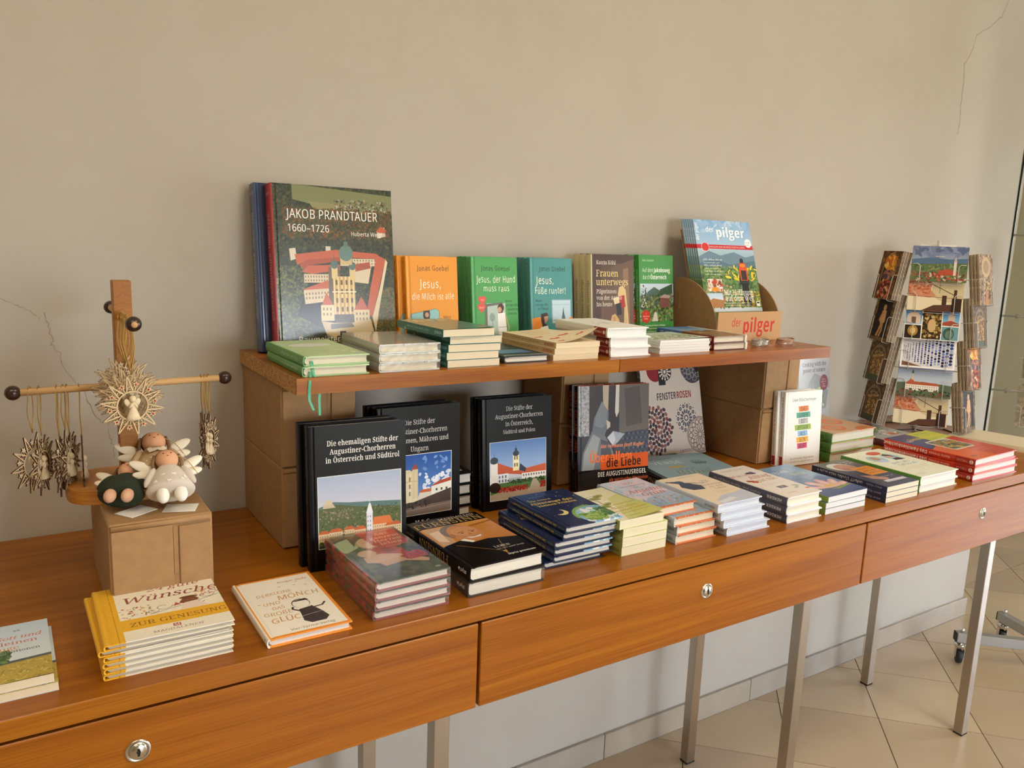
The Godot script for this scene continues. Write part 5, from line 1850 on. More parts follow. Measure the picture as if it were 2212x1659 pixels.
func slab(st: SurfaceTool, pc: PackedVector2Array, c: Vector2):
	flat(st)
	var ix := Geometry2D.triangulate_polygon(pc)
	for i in range(0, ix.size(), 3):
		var a := pc[ix[i]] - c
		var b := pc[ix[i + 1]] - c
		var e := pc[ix[i + 2]] - c
		tri(st, Vector3(a.x, 0, a.y), Vector3(b.x, 0, b.y), Vector3(e.x, 0, e.y), Vector3.UP)
	for i in pc.size():
		var a := pc[i] - c
		var b := pc[(i + 1) % pc.size()] - c
		var mid := Vector2.ZERO
		for v in pc:
			mid += v - c
		mid /= pc.size()
		var n := (a + b) / 2 - mid
		quad(st, Vector3(a.x, 0, a.y), Vector3(b.x, 0, b.y), Vector3(b.x, -0.006, b.y), Vector3(a.x, -0.006, a.y), Vector3(n.x, 0, n.y))

func crack(parent: Node, pts: Array, w: float):
	# hairline crack: a thin dark seam following the plaster
	var st := newst()
	flat(st)
	var rng := RandomNumberGenerator.new()
	rng.seed = pts.size()
	var fine := []
	for i in pts.size() - 1:
		for s in 5:
			var p: Vector2 = pts[i].lerp(pts[i + 1], s / 5.0)
			fine.append(p + Vector2(rng.randf_range(-.0022, .0022), rng.randf_range(-.0022, .0022)))
	fine.append(pts[pts.size() - 1])
	for i in fine.size() - 1:
		var a: Vector2 = fine[i]
		var b: Vector2 = fine[i + 1]
		var n := (b - a).orthogonal().normalized() * w * rng.randf_range(0.25, 0.6)
		quad(st, Vector3(a.x + n.x, a.y + n.y, .0004), Vector3(b.x + n.x, b.y + n.y, .0004), Vector3(b.x - n.x, b.y - n.y, .0004), Vector3(a.x - n.x, a.y - n.y, .0004), Vector3.BACK)
	part(parent, "hairline_crack", done(st), mat("9a8d7c", 0.95))

func room():
	var plaster := tri_mat(noise_tex(3, 0.006, C("b6aea1"), C("bab3a6"), 1024, 5), Vector3(0.5, 0.5, 0.5), Vector3(.2, .1, 0), 0.92)
	var bump := noise_tex(8, 0.02, Color.BLACK, Color.WHITE, 512, 5)
	bump.color_ramp = null
	bump.as_normal_map = true
	bump.bump_strength = 3.0
	plaster.normal_enabled = true
	plaster.normal_texture = bump
	plaster.normal_scale = 0.12
	var wb := struct("wall_back", boxm(Vector3(-2.8, 0, -0.4), Vector3(3.238, 3.4, 0)), plaster)
	crack(wb, [Vector2(-0.03, 1.318), Vector2(0.0, 1.31), Vector2(.018, 1.298), Vector2(.041, 1.29), Vector2(.053, 1.274)], .0011)
	crack(wb, [Vector2(.06, 1.284), Vector2(.066, 1.262), Vector2(.071, 1.234), Vector2(.068, 1.23), Vector2(.081, 1.214), Vector2(.084, 1.189), Vector2(.103, 1.159), Vector2(.113, 1.146), Vector2(.129, 1.103), Vector2(.14, 1.085)], .0012)
	crack(wb, [Vector2(.148, 1.075), Vector2(.15, 1.06), Vector2(.156, 1.041), Vector2(.156, 1.02)], .0012)
	crack(wb, [Vector2(2.99, 2.36), Vector2(2.959, 2.307), Vector2(2.932, 2.25), Vector2(2.869, 2.207), Vector2(2.792, 2.168), Vector2(2.777, 2.115), Vector2(2.74, 2.069), Vector2(2.752, 2.002), Vector2(2.751, 1.935), Vector2(2.759, 1.892), Vector2(2.754, 1.846)], .003)
	var base := struct("baseboard_back", boxm(Vector3(-2.79, 0, 0.0), Vector3(3.25, 0.001, 0.011)), mat("8d7f6c", 0.9))
	var skirt := tri_mat(noise_tex(21, 0.02, C("a39a8c"), C("b0a798"), 256, 3), Vector3(1.5, 1.5, 1.5), Vector3.ZERO, 0.35)
	var skirt2 := tri_mat(noise_tex(22, 0.02, C("a99d8a"), C("b5a996"), 256, 3), Vector3(1.5, 1.5, 1.5), Vector3.ZERO, 0.35)
	var joints := [-2.79, -2.2, -1.6, -1.0, -0.4, 0.2, 0.8, 1.062, 1.36, 1.962, 2.562, 3.252]
	for i in joints.size() - 1:
		part(base, "baseboard_tile", boxm(Vector3(joints[i] + .001, 0.001, 0.0), Vector3(joints[i + 1] - .001, 0.0765, 0.011), 0.001), skirt if i % 2 else skirt2)
	var plain := mat("bfb49c", 0.92)
	struct("wall_left", boxm(Vector3(-2.8, 0, 0), Vector3(-2.6, 3.4, 4.8)), plain)
	var fx0 := 1.0
	var fx1 := 2.8
	var fy0 := 0.4
	var fy1 := 2.0
	var sf := newst()
	box(sf, Vector3(-2.8, 0, 4.6), Vector3(fx0, 3.4, 4.8))
	box(sf, Vector3(fx1, 0, 4.6), Vector3(6.4, 3.4, 4.8))
	box(sf, Vector3(fx0, 0, 4.6), Vector3(fx1, fy0, 4.8))
	box(sf, Vector3(fx0, fy1, 4.6), Vector3(fx1, 3.4, 4.8))
	struct("wall_front", done(sf), plain)
	sf = newst()
	for i in 4:
		var xx := lerpf(fx0, fx1 - .06, i / 3.0)
		box(sf, Vector3(xx, fy0, 4.68), Vector3(xx + .06, fy1, 4.74), .004)
	for y in [fy0, fy1 - .06]:
		box(sf, Vector3(fx0, y, 4.68), Vector3(fx1, y + .06, 4.74), .004)
	var shop := struct("window_2", done(sf), mat("e9e6df", 0.5))
	part(shop, "pane", boxm(Vector3(fx0, fy0, 4.705), Vector3(fx1, fy1, 4.709)), pane_mat())
	struct("wall_passage", boxm(Vector3(2.9, 0, -2.4), Vector3(6.4, 3.4, -2.2)), plain)
	struct("wall_end", boxm(Vector3(2.9, 0, -2.2), Vector3(3.1, 3.4, -0.4)), plain)
	struct("ceiling", boxm(Vector3(-2.8, 3.4, -2.4), Vector3(6.4, 3.6, 4.8)), mat("ebe6da", 0.95))
	# right wall with the window that lets the daylight in
	var st := newst()
	var wz0 := 1.3
	var wz1 := 3.7
	var wy0 := 0.08
	var wy1 := 2.1
	box(st, Vector3(6.1, 0, -2.2), Vector3(6.4, 3.4, wz0))
	box(st, Vector3(6.1, 0, wz1), Vector3(6.4, 3.4, 4.6))
	box(st, Vector3(6.1, 0, wz0), Vector3(6.4, wy0, wz1))
	box(st, Vector3(6.1, wy1, wz0), Vector3(6.4, 3.4, wz1))
	struct("wall_right", done(st), plain)
	st = newst()
	for z in [wz0, (wz0 + wz1) / 2 - .03, wz1 - .06]:
		box(st, Vector3(6.2, wy0, z), Vector3(6.26, wy1, z + .06), .004)
	for y in [wy0, wy1 - .06]:
		box(st, Vector3(6.2, y, wz0), Vector3(6.26, y + .06, wz1), .004)
	var win := struct("window_1", done(st), mat("e9e6df", 0.5))
	part(win, "pane", boxm(Vector3(6.225, wy0, wz0), Vector3(6.229, wy1, wz1)), pane_mat())

func pane_mat() -> StandardMaterial3D:
	if not mats.has("pane"):
		var glass := StandardMaterial3D.new()
		glass.transparency = BaseMaterial3D.TRANSPARENCY_ALPHA
		glass.albedo_color = Color(1, 1, 1, 0.03)
		glass.roughness = 0.02
		mats["pane"] = glass
	return mats["pane"]

func ceiling_lamp(x: float, z: float, label: String, energy: float, col: Color, sx := 1.2, sz := 0.5):
	var o := thing("ceiling_lamp", label, "lamp", Vector3(x, 3.32, z), 0, "ceiling lamps out of the frame")
	part(o, "housing", boxm(Vector3(-sx / 2 - .03, 0, -sz / 2 - .03), Vector3(sx / 2 + .03, .08, sz / 2 + .03), .006), mat("d9d6cf", 0.5))
	var m := StandardMaterial3D.new()
	m.albedo_color = C("f4efe4")
	m.emission_enabled = true
	m.emission = col
	m.emission_energy_multiplier = 1.5
	part(o, "diffuser", boxm(Vector3(-sx / 2, -.006, -sz / 2), Vector3(sx / 2, 0, sz / 2)), m)
	var l := AreaLight3D.new()
	l.name = "lamp_light"
	l.area_size = Vector2(sx, sz)
	l.light_color = col
	l.light_energy = energy
	l.shadow_enabled = true
	l.set("area_range", 12.0)
	o.add_child(l)
	l.position = Vector3(0, -0.012, 0)
	l.rotation_degrees = Vector3(-90, 0, 0)

# ------------------------------------------------------------------ furniture
var teak: ImageTexture
func teak_mat(off: Vector3, rough := 0.3, tint := Color.WHITE, sx := 0.25) -> StandardMaterial3D:
	var m := tri_mat(teak, Vector3(sx, 1.45, 1.45), off, rough, tint)
	m.clearcoat_enabled = true
	m.clearcoat = 0.12
	m.clearcoat_roughness = 0.2
	m.metallic_specular = 0.35
	return m

func table():
	var t := thing("display_table", "long teak veneer display table with drawers and square steel legs", "table", Vector3(0, 0, 0))
	var inside := mat("9a6a3c", 0.8)
	part(t, "table_top", boxm(Vector3(-1.45, HT - 0.0264, 0.003), Vector3(2.6, HT, TD), .0012), teak_mat(Vector3(.4, .3, .1)))
	part(t, "apron", boxm(Vector3(-1.43, .735, .02), Vector3(2.58, HT - .0265, TD - .024)), inside)
	var xs := [-1.353, -0.386, 0.583, 1.553, 2.52]
	var n := 0
	for i in 4:
		var d := part(t, "drawer", boxm(Vector3(xs[i] + .0025, .7225, TD - .023), Vector3(xs[i + 1] - .0025, .8625, TD - .001), .0014), teak_mat(Vector3(.13 + .37 * i, .21 + .23 * i, 0), 0.32, Color(1, .98, .95)))
		# cam lock: flange, cylinder, key slot
		var cx: float = [-.869, .106, 1.07, 2.036][i]
		var st := newst()
		var xf := Transform3D(Basis(Vector3.RIGHT, PI / 2), Vector3(cx, .811, TD - .001))
		lathe(st, [Vector2(0.0148, 0), Vector2(0.0145, 0.0014), Vector2(0.0118, 0.0022), Vector2(0.0112, 0.0012), Vector2(0.0104, 0.0012), Vector2(0.0100, 0.0034), Vector2(0.0092, 0.0042), Vector2(0, 0.0044)], 28, xf)
		var lock := part(d, "lock", done(st), mat("c9c4ba", 0.22, 1.0))
		lock.set_meta("label", "round chrome cam lock")
		st = newst()
		prism(st, PackedVector2Array([Vector2(-.0012, -.005), Vector2(.0012, -.005), Vector2(.0012, -.001), Vector2(.0026, .0005), Vector2(.0012, .002), Vector2(.0012, .005), Vector2(-.0012, .005), Vector2(-.0012, .002), Vector2(-.0026, .0005), Vector2(-.0012, -.001)]), 0, .0007, Transform3D(Basis(), Vector3(cx, .811, TD + .0032)))
		part(d, "keyhole", done(st), mat("14100d", 0.8))
		n += 1
	part(t, "end_panel", boxm(Vector3(2.5225, .7225, TD - .023), Vector3(2.6, .8625, TD - .001), .0014), teak_mat(Vector3(.7, .1, 0), 0.32))
	var steel := mat("b8aea0", 0.28, 1.0)
	for x in [-1.36, -.391, .579, 1.55, 2.389]:
		for z in [.4646, .146]:
			var l := part(t, "leg", boxm(Vector3(x, .004, z - .027), Vector3(x + .03, .736, z), .0012), steel)
			l.set_meta("label", "square brushed steel leg")
			part(l, "foot_cap", boxm(Vector3(x - .0004, 0, z - .0274), Vector3(x + .0304, .006, z + .0004), .0008), mat("1b1a19", 0.7))
	for z in [.4646, .146]:
		part(t, "rail", boxm(Vector3(-1.36, .712, z - .027), Vector3(2.4, .7355, z), .0012), steel)

func shelf():
	var end := Cv.new(350, 28, 3.0, C("b98a54"), 4)
	end.blobs(2600, 0, 0, 350, 28, .4, 1.9, [C("c69a64"), C("a87844"), C("d3aa76"), C("8f6236"), C("c08f58"), C("5a3a20")], 0.45)
	end.blobs(150, 0, 0, 350, 28, .5, 1.5, [C("4a2e18"), C("3a2412"), C("6a4526")], 0.4)
	var end_tex := end.tex()
	var ranges := [[.3817, 1.0378], [1.0388, 1.7068]]
	for i in 2:
		var o := thing("shelf_board", ["left teak shelf board with a bare chipboard end", "right darker reddish teak shelf board resting on cardboard boxes"][i], "shelf", Vector3(ranges[i][0], SY - .0264, 0))
		var L: float = ranges[i][1] - ranges[i][0]
		part(o, "board", boxm(Vector3(.0006 if i == 0 else 0.0, 0, .004), Vector3(L, .0264, SZ), .0007), teak_mat(Vector3(.2 + .5 * i, .6, .3), 0.3, Color(1, 1, 1) if i == 0 else Color(.95, .88, .8), 0.4))
		if i == 0:
			var st := newst()
			flat(st)
			quad(st, Vector3(0, 0, .004), Vector3(0, .0264, .004), Vector3(0, .0264, SZ), Vector3(0, 0, SZ), Vector3.LEFT, Vector2(0, 1), Vector2(0, 0), Vector2(1, 0), Vector2(1, 1))
			quad(st, Vector3(0, .0264, .004), Vector3(.0006, .0264, .004), Vector3(.0006, .0264, SZ), Vector3(0, .0264, SZ), Vector3.UP, Vector2(0, .1), Vector2(0, .1), Vector2(1, .1), Vector2(1, .1))
			quad(st, Vector3(0, 0, .004), Vector3(.0006, 0, .004), Vector3(.0006, 0, SZ), Vector3(0, 0, SZ), Vector3.DOWN, Vector2(0, .1), Vector2(0, .1), Vector2(1, .1), Vector2(1, .1))
			part(o, "chipboard_end", done(st), texmat(end_tex, 0.85)).set_meta("label", "raw chipboard end")
		part(o, "edge_band", boxm(Vector3(.0005, .0003, SZ), Vector3(L - .0005, .0261, SZ + .0008)), teak_mat(Vector3(.6 - .2 * i, .2, .3), 0.3, Color(1, 1, 1) if i == 0 else Color(.94, .86, .78), 0.45))

var card_m: StandardMaterial3D
func carton(x: float, y: float, z: float, label: String, w := .132, h := .1448, d := .252):
	# folded mailing box: smooth sides, two front flaps with a slot between them, rolled top edge
	var o := thing("cardboard_box", label, "box", Vector3(x, y, z), 0, "brown cardboard boxes")
	part(o, "body", boxm(Vector3(0, .0002, -d), Vector3(w, h - .0002, -.003), .0022), card_m)
	part(o, "front_flap", boxm(Vector3(.0025, .003, -.0032), Vector3(w * .6, h - .01, 0), .001), card_m)
	part(o, "front_flap", boxm(Vector3(w * .66, .003, -.0032), Vector3(w - .0025, h - .014, 0), .001), card_m)
	part(o, "slot_strip", boxm(Vector3(w * .605, h * .42, -.0034), Vector3(w * .655, h - .014, -.0018), .0004), card_m)
	var st := newst()
	tube(st, [Vector3(.003, h - .006, -.0028), Vector3(w - .003, h - .006, -.0028)], .0042, 10)
	part(o, "rolled_edge", done(st), card_m)

func magazine_holder():
	var o := thing("magazine_holder", "brown cardboard magazine holder with a red printed logo", "magazine holder", Vector3(1.466, SY, .2))
	var m := card_m
	var W := .232
	# side cheek outline in (depth, height), depth towards the wall
	var pl := PackedVector2Array([Vector2(0, 0), Vector2(.152, 0), Vector2(.152, .146)])
	for i in 13:
		var a := PI / 2 * i / 12.0
		pl.append(Vector2(.140 - .140 * sin(a), .02 + .132 * cos(a)))
	for x in [0.0, W]:
		var st := newst()
		prism(st, pl, 0, .003, Transform3D(Basis(Vector3(0, 0, -1), Vector3.UP, Vector3.RIGHT), Vector3(x, 0, 0)))
		var side := part(o, "side_panel", done(st), m)
		for s in [[.128, .118, .048], [.018, .05, .034]]:
			part(side, "slot", boxm(Vector3(x - .0006, s[1] - s[2], -s[0] - .0035), Vector3(x + .0036, s[1], -s[0]), .0003), mat("9f7a50", 0.85))
			part(side, "tab", boxm(Vector3(x - .0016, s[1] - s[2] + .001, -s[0] - .0065), Vector3(x + .0044, s[1] - .001, -s[0] - .0035), .0005), m)
		part(side, "slot", boxm(Vector3(x - .0008, .018, -.085), Vector3(x + .0038, .0215, -.055), .0003), mat("9f7a50", 0.85))
	part(o, "bottom_panel", boxm(Vector3(.003, .018, -.15), Vector3(W, .021, -.004)), m)
	var st2 := newst()
	var lean := deg_to_rad(18.0)
	box(st2, Vector3(.004, 0, -.003), Vector3(W - .001, .262, 0), 0.0004, Transform3D(Basis(Vector3.RIGHT, -lean), Vector3(0, .0215, -.0700)))
	part(o, "back_panel", done(st2), m)
	# front panel with the printed name
	var c := Cv.new(232, 74, 3.2, C("bf9465"), 12)
	c.blobs(900, 0, 0, 232, 74, .4, 1.6, [C("c4996a"), C("b98e60"), C("bd9263")], 0.5)
	c.text("der", 48, 36, 28, C("c23a28"), "s", 0, 0.8)
	c.text("pilger", 88, 52, 50, C("c4301f"), "sb", 0, 0.85)
	st2 = newst()
	flat(st2)
	var x0 := .0015
	var x1 := W + .0015
	quad(st2, Vector3(x0, .0005, 0), Vector3(x0, .0735, 0), Vector3(x1, .0735, 0), Vector3(x1, .0005, 0), Vector3.BACK, Vector2(0, 1), Vector2(0, 0), Vector2(1, 0), Vector2(1, 1))
	for f in [[Vector3(x0, .0735, 0), Vector3(x1, .0735, 0), Vector3(x1, .0735, -.003), Vector3(x0, .0735, -.003), Vector3.UP], [Vector3(x0, .0005, -.003), Vector3(x0, .0735, -.003), Vector3(x1, .0735, -.003), Vector3(x1, .0005, -.003), Vector3.FORWARD], [Vector3(x0, .0005, 0), Vector3(x0, .0735, 0), Vector3(x0, .0735, -.003), Vector3(x0, .0005, -.003), Vector3.LEFT], [Vector3(x1, .0005, 0), Vector3(x1, .0735, 0), Vector3(x1, .0735, -.003), Vector3(x1, .0005, -.003), Vector3.RIGHT]]:
		quad(st2, f[0], f[1], f[2], f[3], f[4], Vector2(.02, .02), Vector2(.02, .02), Vector2(.03, .02), Vector2(.03, .02))
	part(o, "front_panel", done(st2), texmat(c.tex(), 0.8), Vector3(0, 0, .0015))
	var nth := ["front", "second", "third", "fourth", "fifth", "rearmost"]
	for i in 6:
		stand("pilger", 1.481 - i * .0022, SY + .0215, .165 - i * .0053, 0, 18, "blue travel magazine leaning in cardboard holder, %s of six copies" % nth[i], "magazines in the cardboard holder")

# ------------------------------------------------------------------ left: ornament stand and dolls
func star_meshes() -> Array:
	var fc := newst()
	var ed := newst()
	var add := func(pts: Array):
		var p := PackedVector2Array(pts)
		prism(fc, p, -.0013, .0013, Transform3D(), false, true)
		prism(ed, p, -.00129, .00129, Transform3D(), true, false)
	var bar := func(a: Vector2, b: Vector2, w: float):
		var n := (b - a).orthogonal().normalized() * w * .5
		add.call([a + n, b + n * .7, b - n * .7, a - n])
	for i in 24:
		var a0 := TAU * i / 24
		var a1 := TAU * (i + 1) / 24
		add.call([Vector2.from_angle(a0) * .0228, Vector2.from_angle(a0) * .0252, Vector2.from_angle(a1) * .0252, Vector2.from_angle(a1) * .0228])
	for i in 10:
		var a := TAU * i / 10 + PI / 2
		var tip := Vector2.from_angle(a) * .0515
		for s in [-1, 1]:
			bar.call(Vector2.from_angle(a + s * .2) * .0245, tip, .0024)
		# little openwork rosette inside each ray
		for k in 5:
			var b0 := Vector2.from_angle(a) * .0302 + Vector2.from_angle(a + TAU * k / 5) * .0026
			var b1 := Vector2.from_angle(a) * .0302 + Vector2.from_angle(a + TAU * (k + 1) / 5) * .0026
			bar.call(b0, b1, .001)
		# small five-pointed blossom between the rays
		var m := a + TAU / 20
		var c := Vector2.from_angle(m) * .0355
		bar.call(Vector2.from_angle(m) * .0245, c, .0018)
		var sp5 := []
		for k in 10:
			sp5.append(c + Vector2.from_angle(m + TAU * k / 10) * (.0058 if k % 2 == 0 else .0026))
		add.call(sp5)
	var gem := newst()
	for i in 10:
		var m := TAU * i / 10 + PI / 2 + TAU / 20
		var c := Vector2.from_angle(m) * .0355
		ellip(gem, Vector3(c.x, c.y, .0016), Vector3(.0017, .0017, .0011), Basis(), 8, 5)
	var fig := newst()
	lathe(fig, [Vector2(0, -.0225), Vector2(.0118, -.0222), Vector2(.0098, -.017), Vector2(.0066, -.009), Vector2(.0044, -.002), Vector2(.0052, .003), Vector2(.0026, .0062), Vector2(0, .007)], 14, Transform3D(Basis.from_scale(Vector3(1, 1, .6)), Vector3(0, 0, .001)))
	ellip(fig, Vector3(0, .0105, .0016), Vector3(.0046, .005, .0042))
	ellip(fig, Vector3(0, .0125, .0004), Vector3(.0052, .0046, .0042))
	for s in [-1, 1]:
		ellip(fig, Vector3(s * .0074, .005, -.0012), Vector3(.005, .0075, .0014), Basis(Vector3(0, 0, 1), s * -.5), 10, 7)
		ellip(fig, Vector3(s * .004, .0005, .0036), Vector3(.0018, .0045, .0018), Basis(Vector3(0, 0, 1), s * .7), 8, 6)
	return [done(fc), done(ed), done(gem), done(fig)]

func ornament(ms: Array, hang: Vector3, turn: float, drop: float, label: String, group: String, gem: bool, roll: float, tilt := 0.0):
	var o := thing("star_ornament", label, "ornament", hang, turn, group)
	var rot := Vector3(tilt, 0, roll)
	part(o, "star", ms[0], mat("d3b88f", 0.7), Vector3(0, -drop, 0), rot)
	part(o, "burnt_edge", ms[1], mat("4a2c17", 0.8), Vector3(0, -drop, 0), rot).set_meta("label", "dark laser-burnt edge")
	part(o, "figurine", ms[3], mat("dcc9a6", 0.6), Vector3(0, -drop, .001), Vector3(tilt, 0, 0)).set_meta("label", "small cream angel figure")
	if gem:
		part(o, "gems", ms[2], mat("b0161c", 0.12), Vector3(0, -drop, 0), rot).set_meta("label", "red glass gems")
	else:
		part(o, "gems", ms[2], mat("c9c2b0", 0.15), Vector3(0, -drop, 0), rot).set_meta("label", "clear glass gems")
	for ch in o.get_children():
		ch.scale = Vector3.ONE * .86
	var st := newst()
	var top := Vector3(0, -drop + .0437 * cos(deg_to_rad(tilt)), 0)
	for s in [-1, 1]:
		var p := []
		for i in 9:
			var f := i / 8.0
			p.append(top.lerp(Vector3(s * .0032, .004, 0), f) + Vector3(s * (.004 * sin(f * PI) + .0006 * sin(f * 40.0)), 0, .0005 * cos(f * 43.0)))
		tube(st, p, .0008, 5)
	var arc := []
	for i in 7:
		var a := PI * i / 6.0
		arc.append(Vector3(cos(a) * .0032, .004 + sin(a) * .004, 0))
	tube(st, arc, .0008, 5)
	part(o, "cord", done(st), mat("b08a45", 0.4, 0.6)).set_meta("label", "glittering gold cord")

func ornament_stand():
	var pine := tri_mat(wood_image(91, 256, 512, C("a0611c"), C("c08334"), 0.16), Vector3(2.2, 9, 9), Vector3.ZERO, 0.45)
	var pine_up := tri_mat(wood_image(92, 512, 128, C("8a5410"), C("ad7120"), 0.3), Vector3(20, 20, 20), Vector3.ZERO, 0.45)
	var beech := mat("c9a06a", 0.55)
	var ball := mat("35201a", 0.25)
	var o := thing("ornament_stand", "wooden stand with crossed dowels and dark end balls on a cardboard box", "stand", Vector3(.150, 1.0385, .262), 0)
	var pl := PackedVector2Array()
	for i in 40:
		var a := TAU * i / 40.0
		var v := Vector2(cos(a), sin(a))
		pl.append(Vector2(signf(v.x) * pow(absf(v.x), .62) * .087, signf(v.y) * pow(absf(v.y), .62) * .066))
	var st := newst()
	prism(st, pl, 0, .02, Transform3D(Basis(Vector3.RIGHT, Vector3(0, 0, -1), Vector3.UP), Vector3.ZERO))
	part(o, "base", done(st), pine)
	part(o, "post", boxm(Vector3(-.0125, .0201, -.0125), Vector3(.0125, .318, .0125), .001), pine_up)
	st = newst()
	tube(st, [Vector3(-.14, .1595, .0), Vector3(.14, .1645, 0)], .0052, 12)
	part(o, "dowel", done(st), beech)
	st = newst()
	tube(st, [Vector3(0, .266, -.135), Vector3(0, .266, .112)], .0052, 12)
	part(o, "dowel", done(st), beech)
	for e in [Vector3(-.144, .1595, 0), Vector3(.144, .1645, 0), Vector3(0, .266, -.14), Vector3(0, .266, .117)]:
		st = newst()
		ellip(st, e, Vector3(.0105, .0105, .0105), Basis(), 20, 14)
		var bp := part(o, "end_ball", done(st), ball)
		bp.set_meta("label", "dark brown wooden ball")
		if e.z > .1:
			st = newst()
			lathe(st, [Vector2(.0042, 0), Vector2(.004, .0008), Vector2(0, .0008)], 16, Transform3D(Basis(Vector3.RIGHT, PI / 2), e + Vector3(0, 0, .0098)))
			part(bp, "dowel_tip", done(st), beech)
	var ms := star_meshes()
	var B8 := Basis()
	var at := Vector3(.150, 1.0385, .262)
	var r := RandomNumberGenerator.new()
	r.seed = 3
	# seven stars on the front dowel, facing the viewer
	var words := ["frontmost", "second", "third", "fourth", "fifth", "rearmost"]
	for i in 6:
		var z := .094 - i * .0145
		ornament(ms, at + B8 * Vector3(r.randf_range(-.0025, .0025) - (.004 if i > 0 else .003), .2665, z), 10 if i == 0 else r.randf_range(-16, 16), .118 - i * .0035, "wooden star with %s gems, %s on the front dowel" % ["red" if i == 0 else "clear", words[i]], "stars on the front dowel", i == 0, r.randf_range(-14, 14) if i else 8.0)
	# four on the left arm, seen almost from the side
	var left := [[-.124, 50], [-.113, 66], [-.091, 78], [-.083, 60], [-.078, 70], [-.062, 86]]
	var lw := ["outermost on the left arm", "second from the left ball", "third from the left ball", "fourth from the left ball", "fifth from the left ball", "nearest the post on the left arm"]
	for i in 6:
		ornament(ms, at + B8 * Vector3(left[i][0], .16, 0), left[i][1], .104 + (i % 3) * .005, "wooden star seen edge-on, %s" % lw[i], "stars on the left arm", false, r.randf_range(-20, 20))
	var right := [[.108, 84], [.113, 68], [.118, 58]]
	for i in 3:
		ornament(ms, at + B8 * Vector3(right[i][0], .1638, 0), right[i][1], .096 + i * .003, "wooden star on the right arm, %s" % ["closest to the post", "middle one of three", "closest to the dark ball"][i], "stars on the right arm", false, r.randf_range(-20, 20))

func heart(st: SurfaceTool, c: Vector3, n: Vector3, s: float):
	var p := PackedVector2Array()
	for i in 16:
		var t := TAU * i / 16.0
		p.append(Vector2(pow(sin(t), 3), (13 * cos(t) - 5 * cos(2 * t) - 2 * cos(3 * t) - cos(4 * t)) / 16.0) * s)
	var z := n.normalized()
	var x := Vector3.UP.cross(z).normalized()
	prism(st, p, 0, .0008, Transform3D(Basis(x, z.cross(x), z), c))

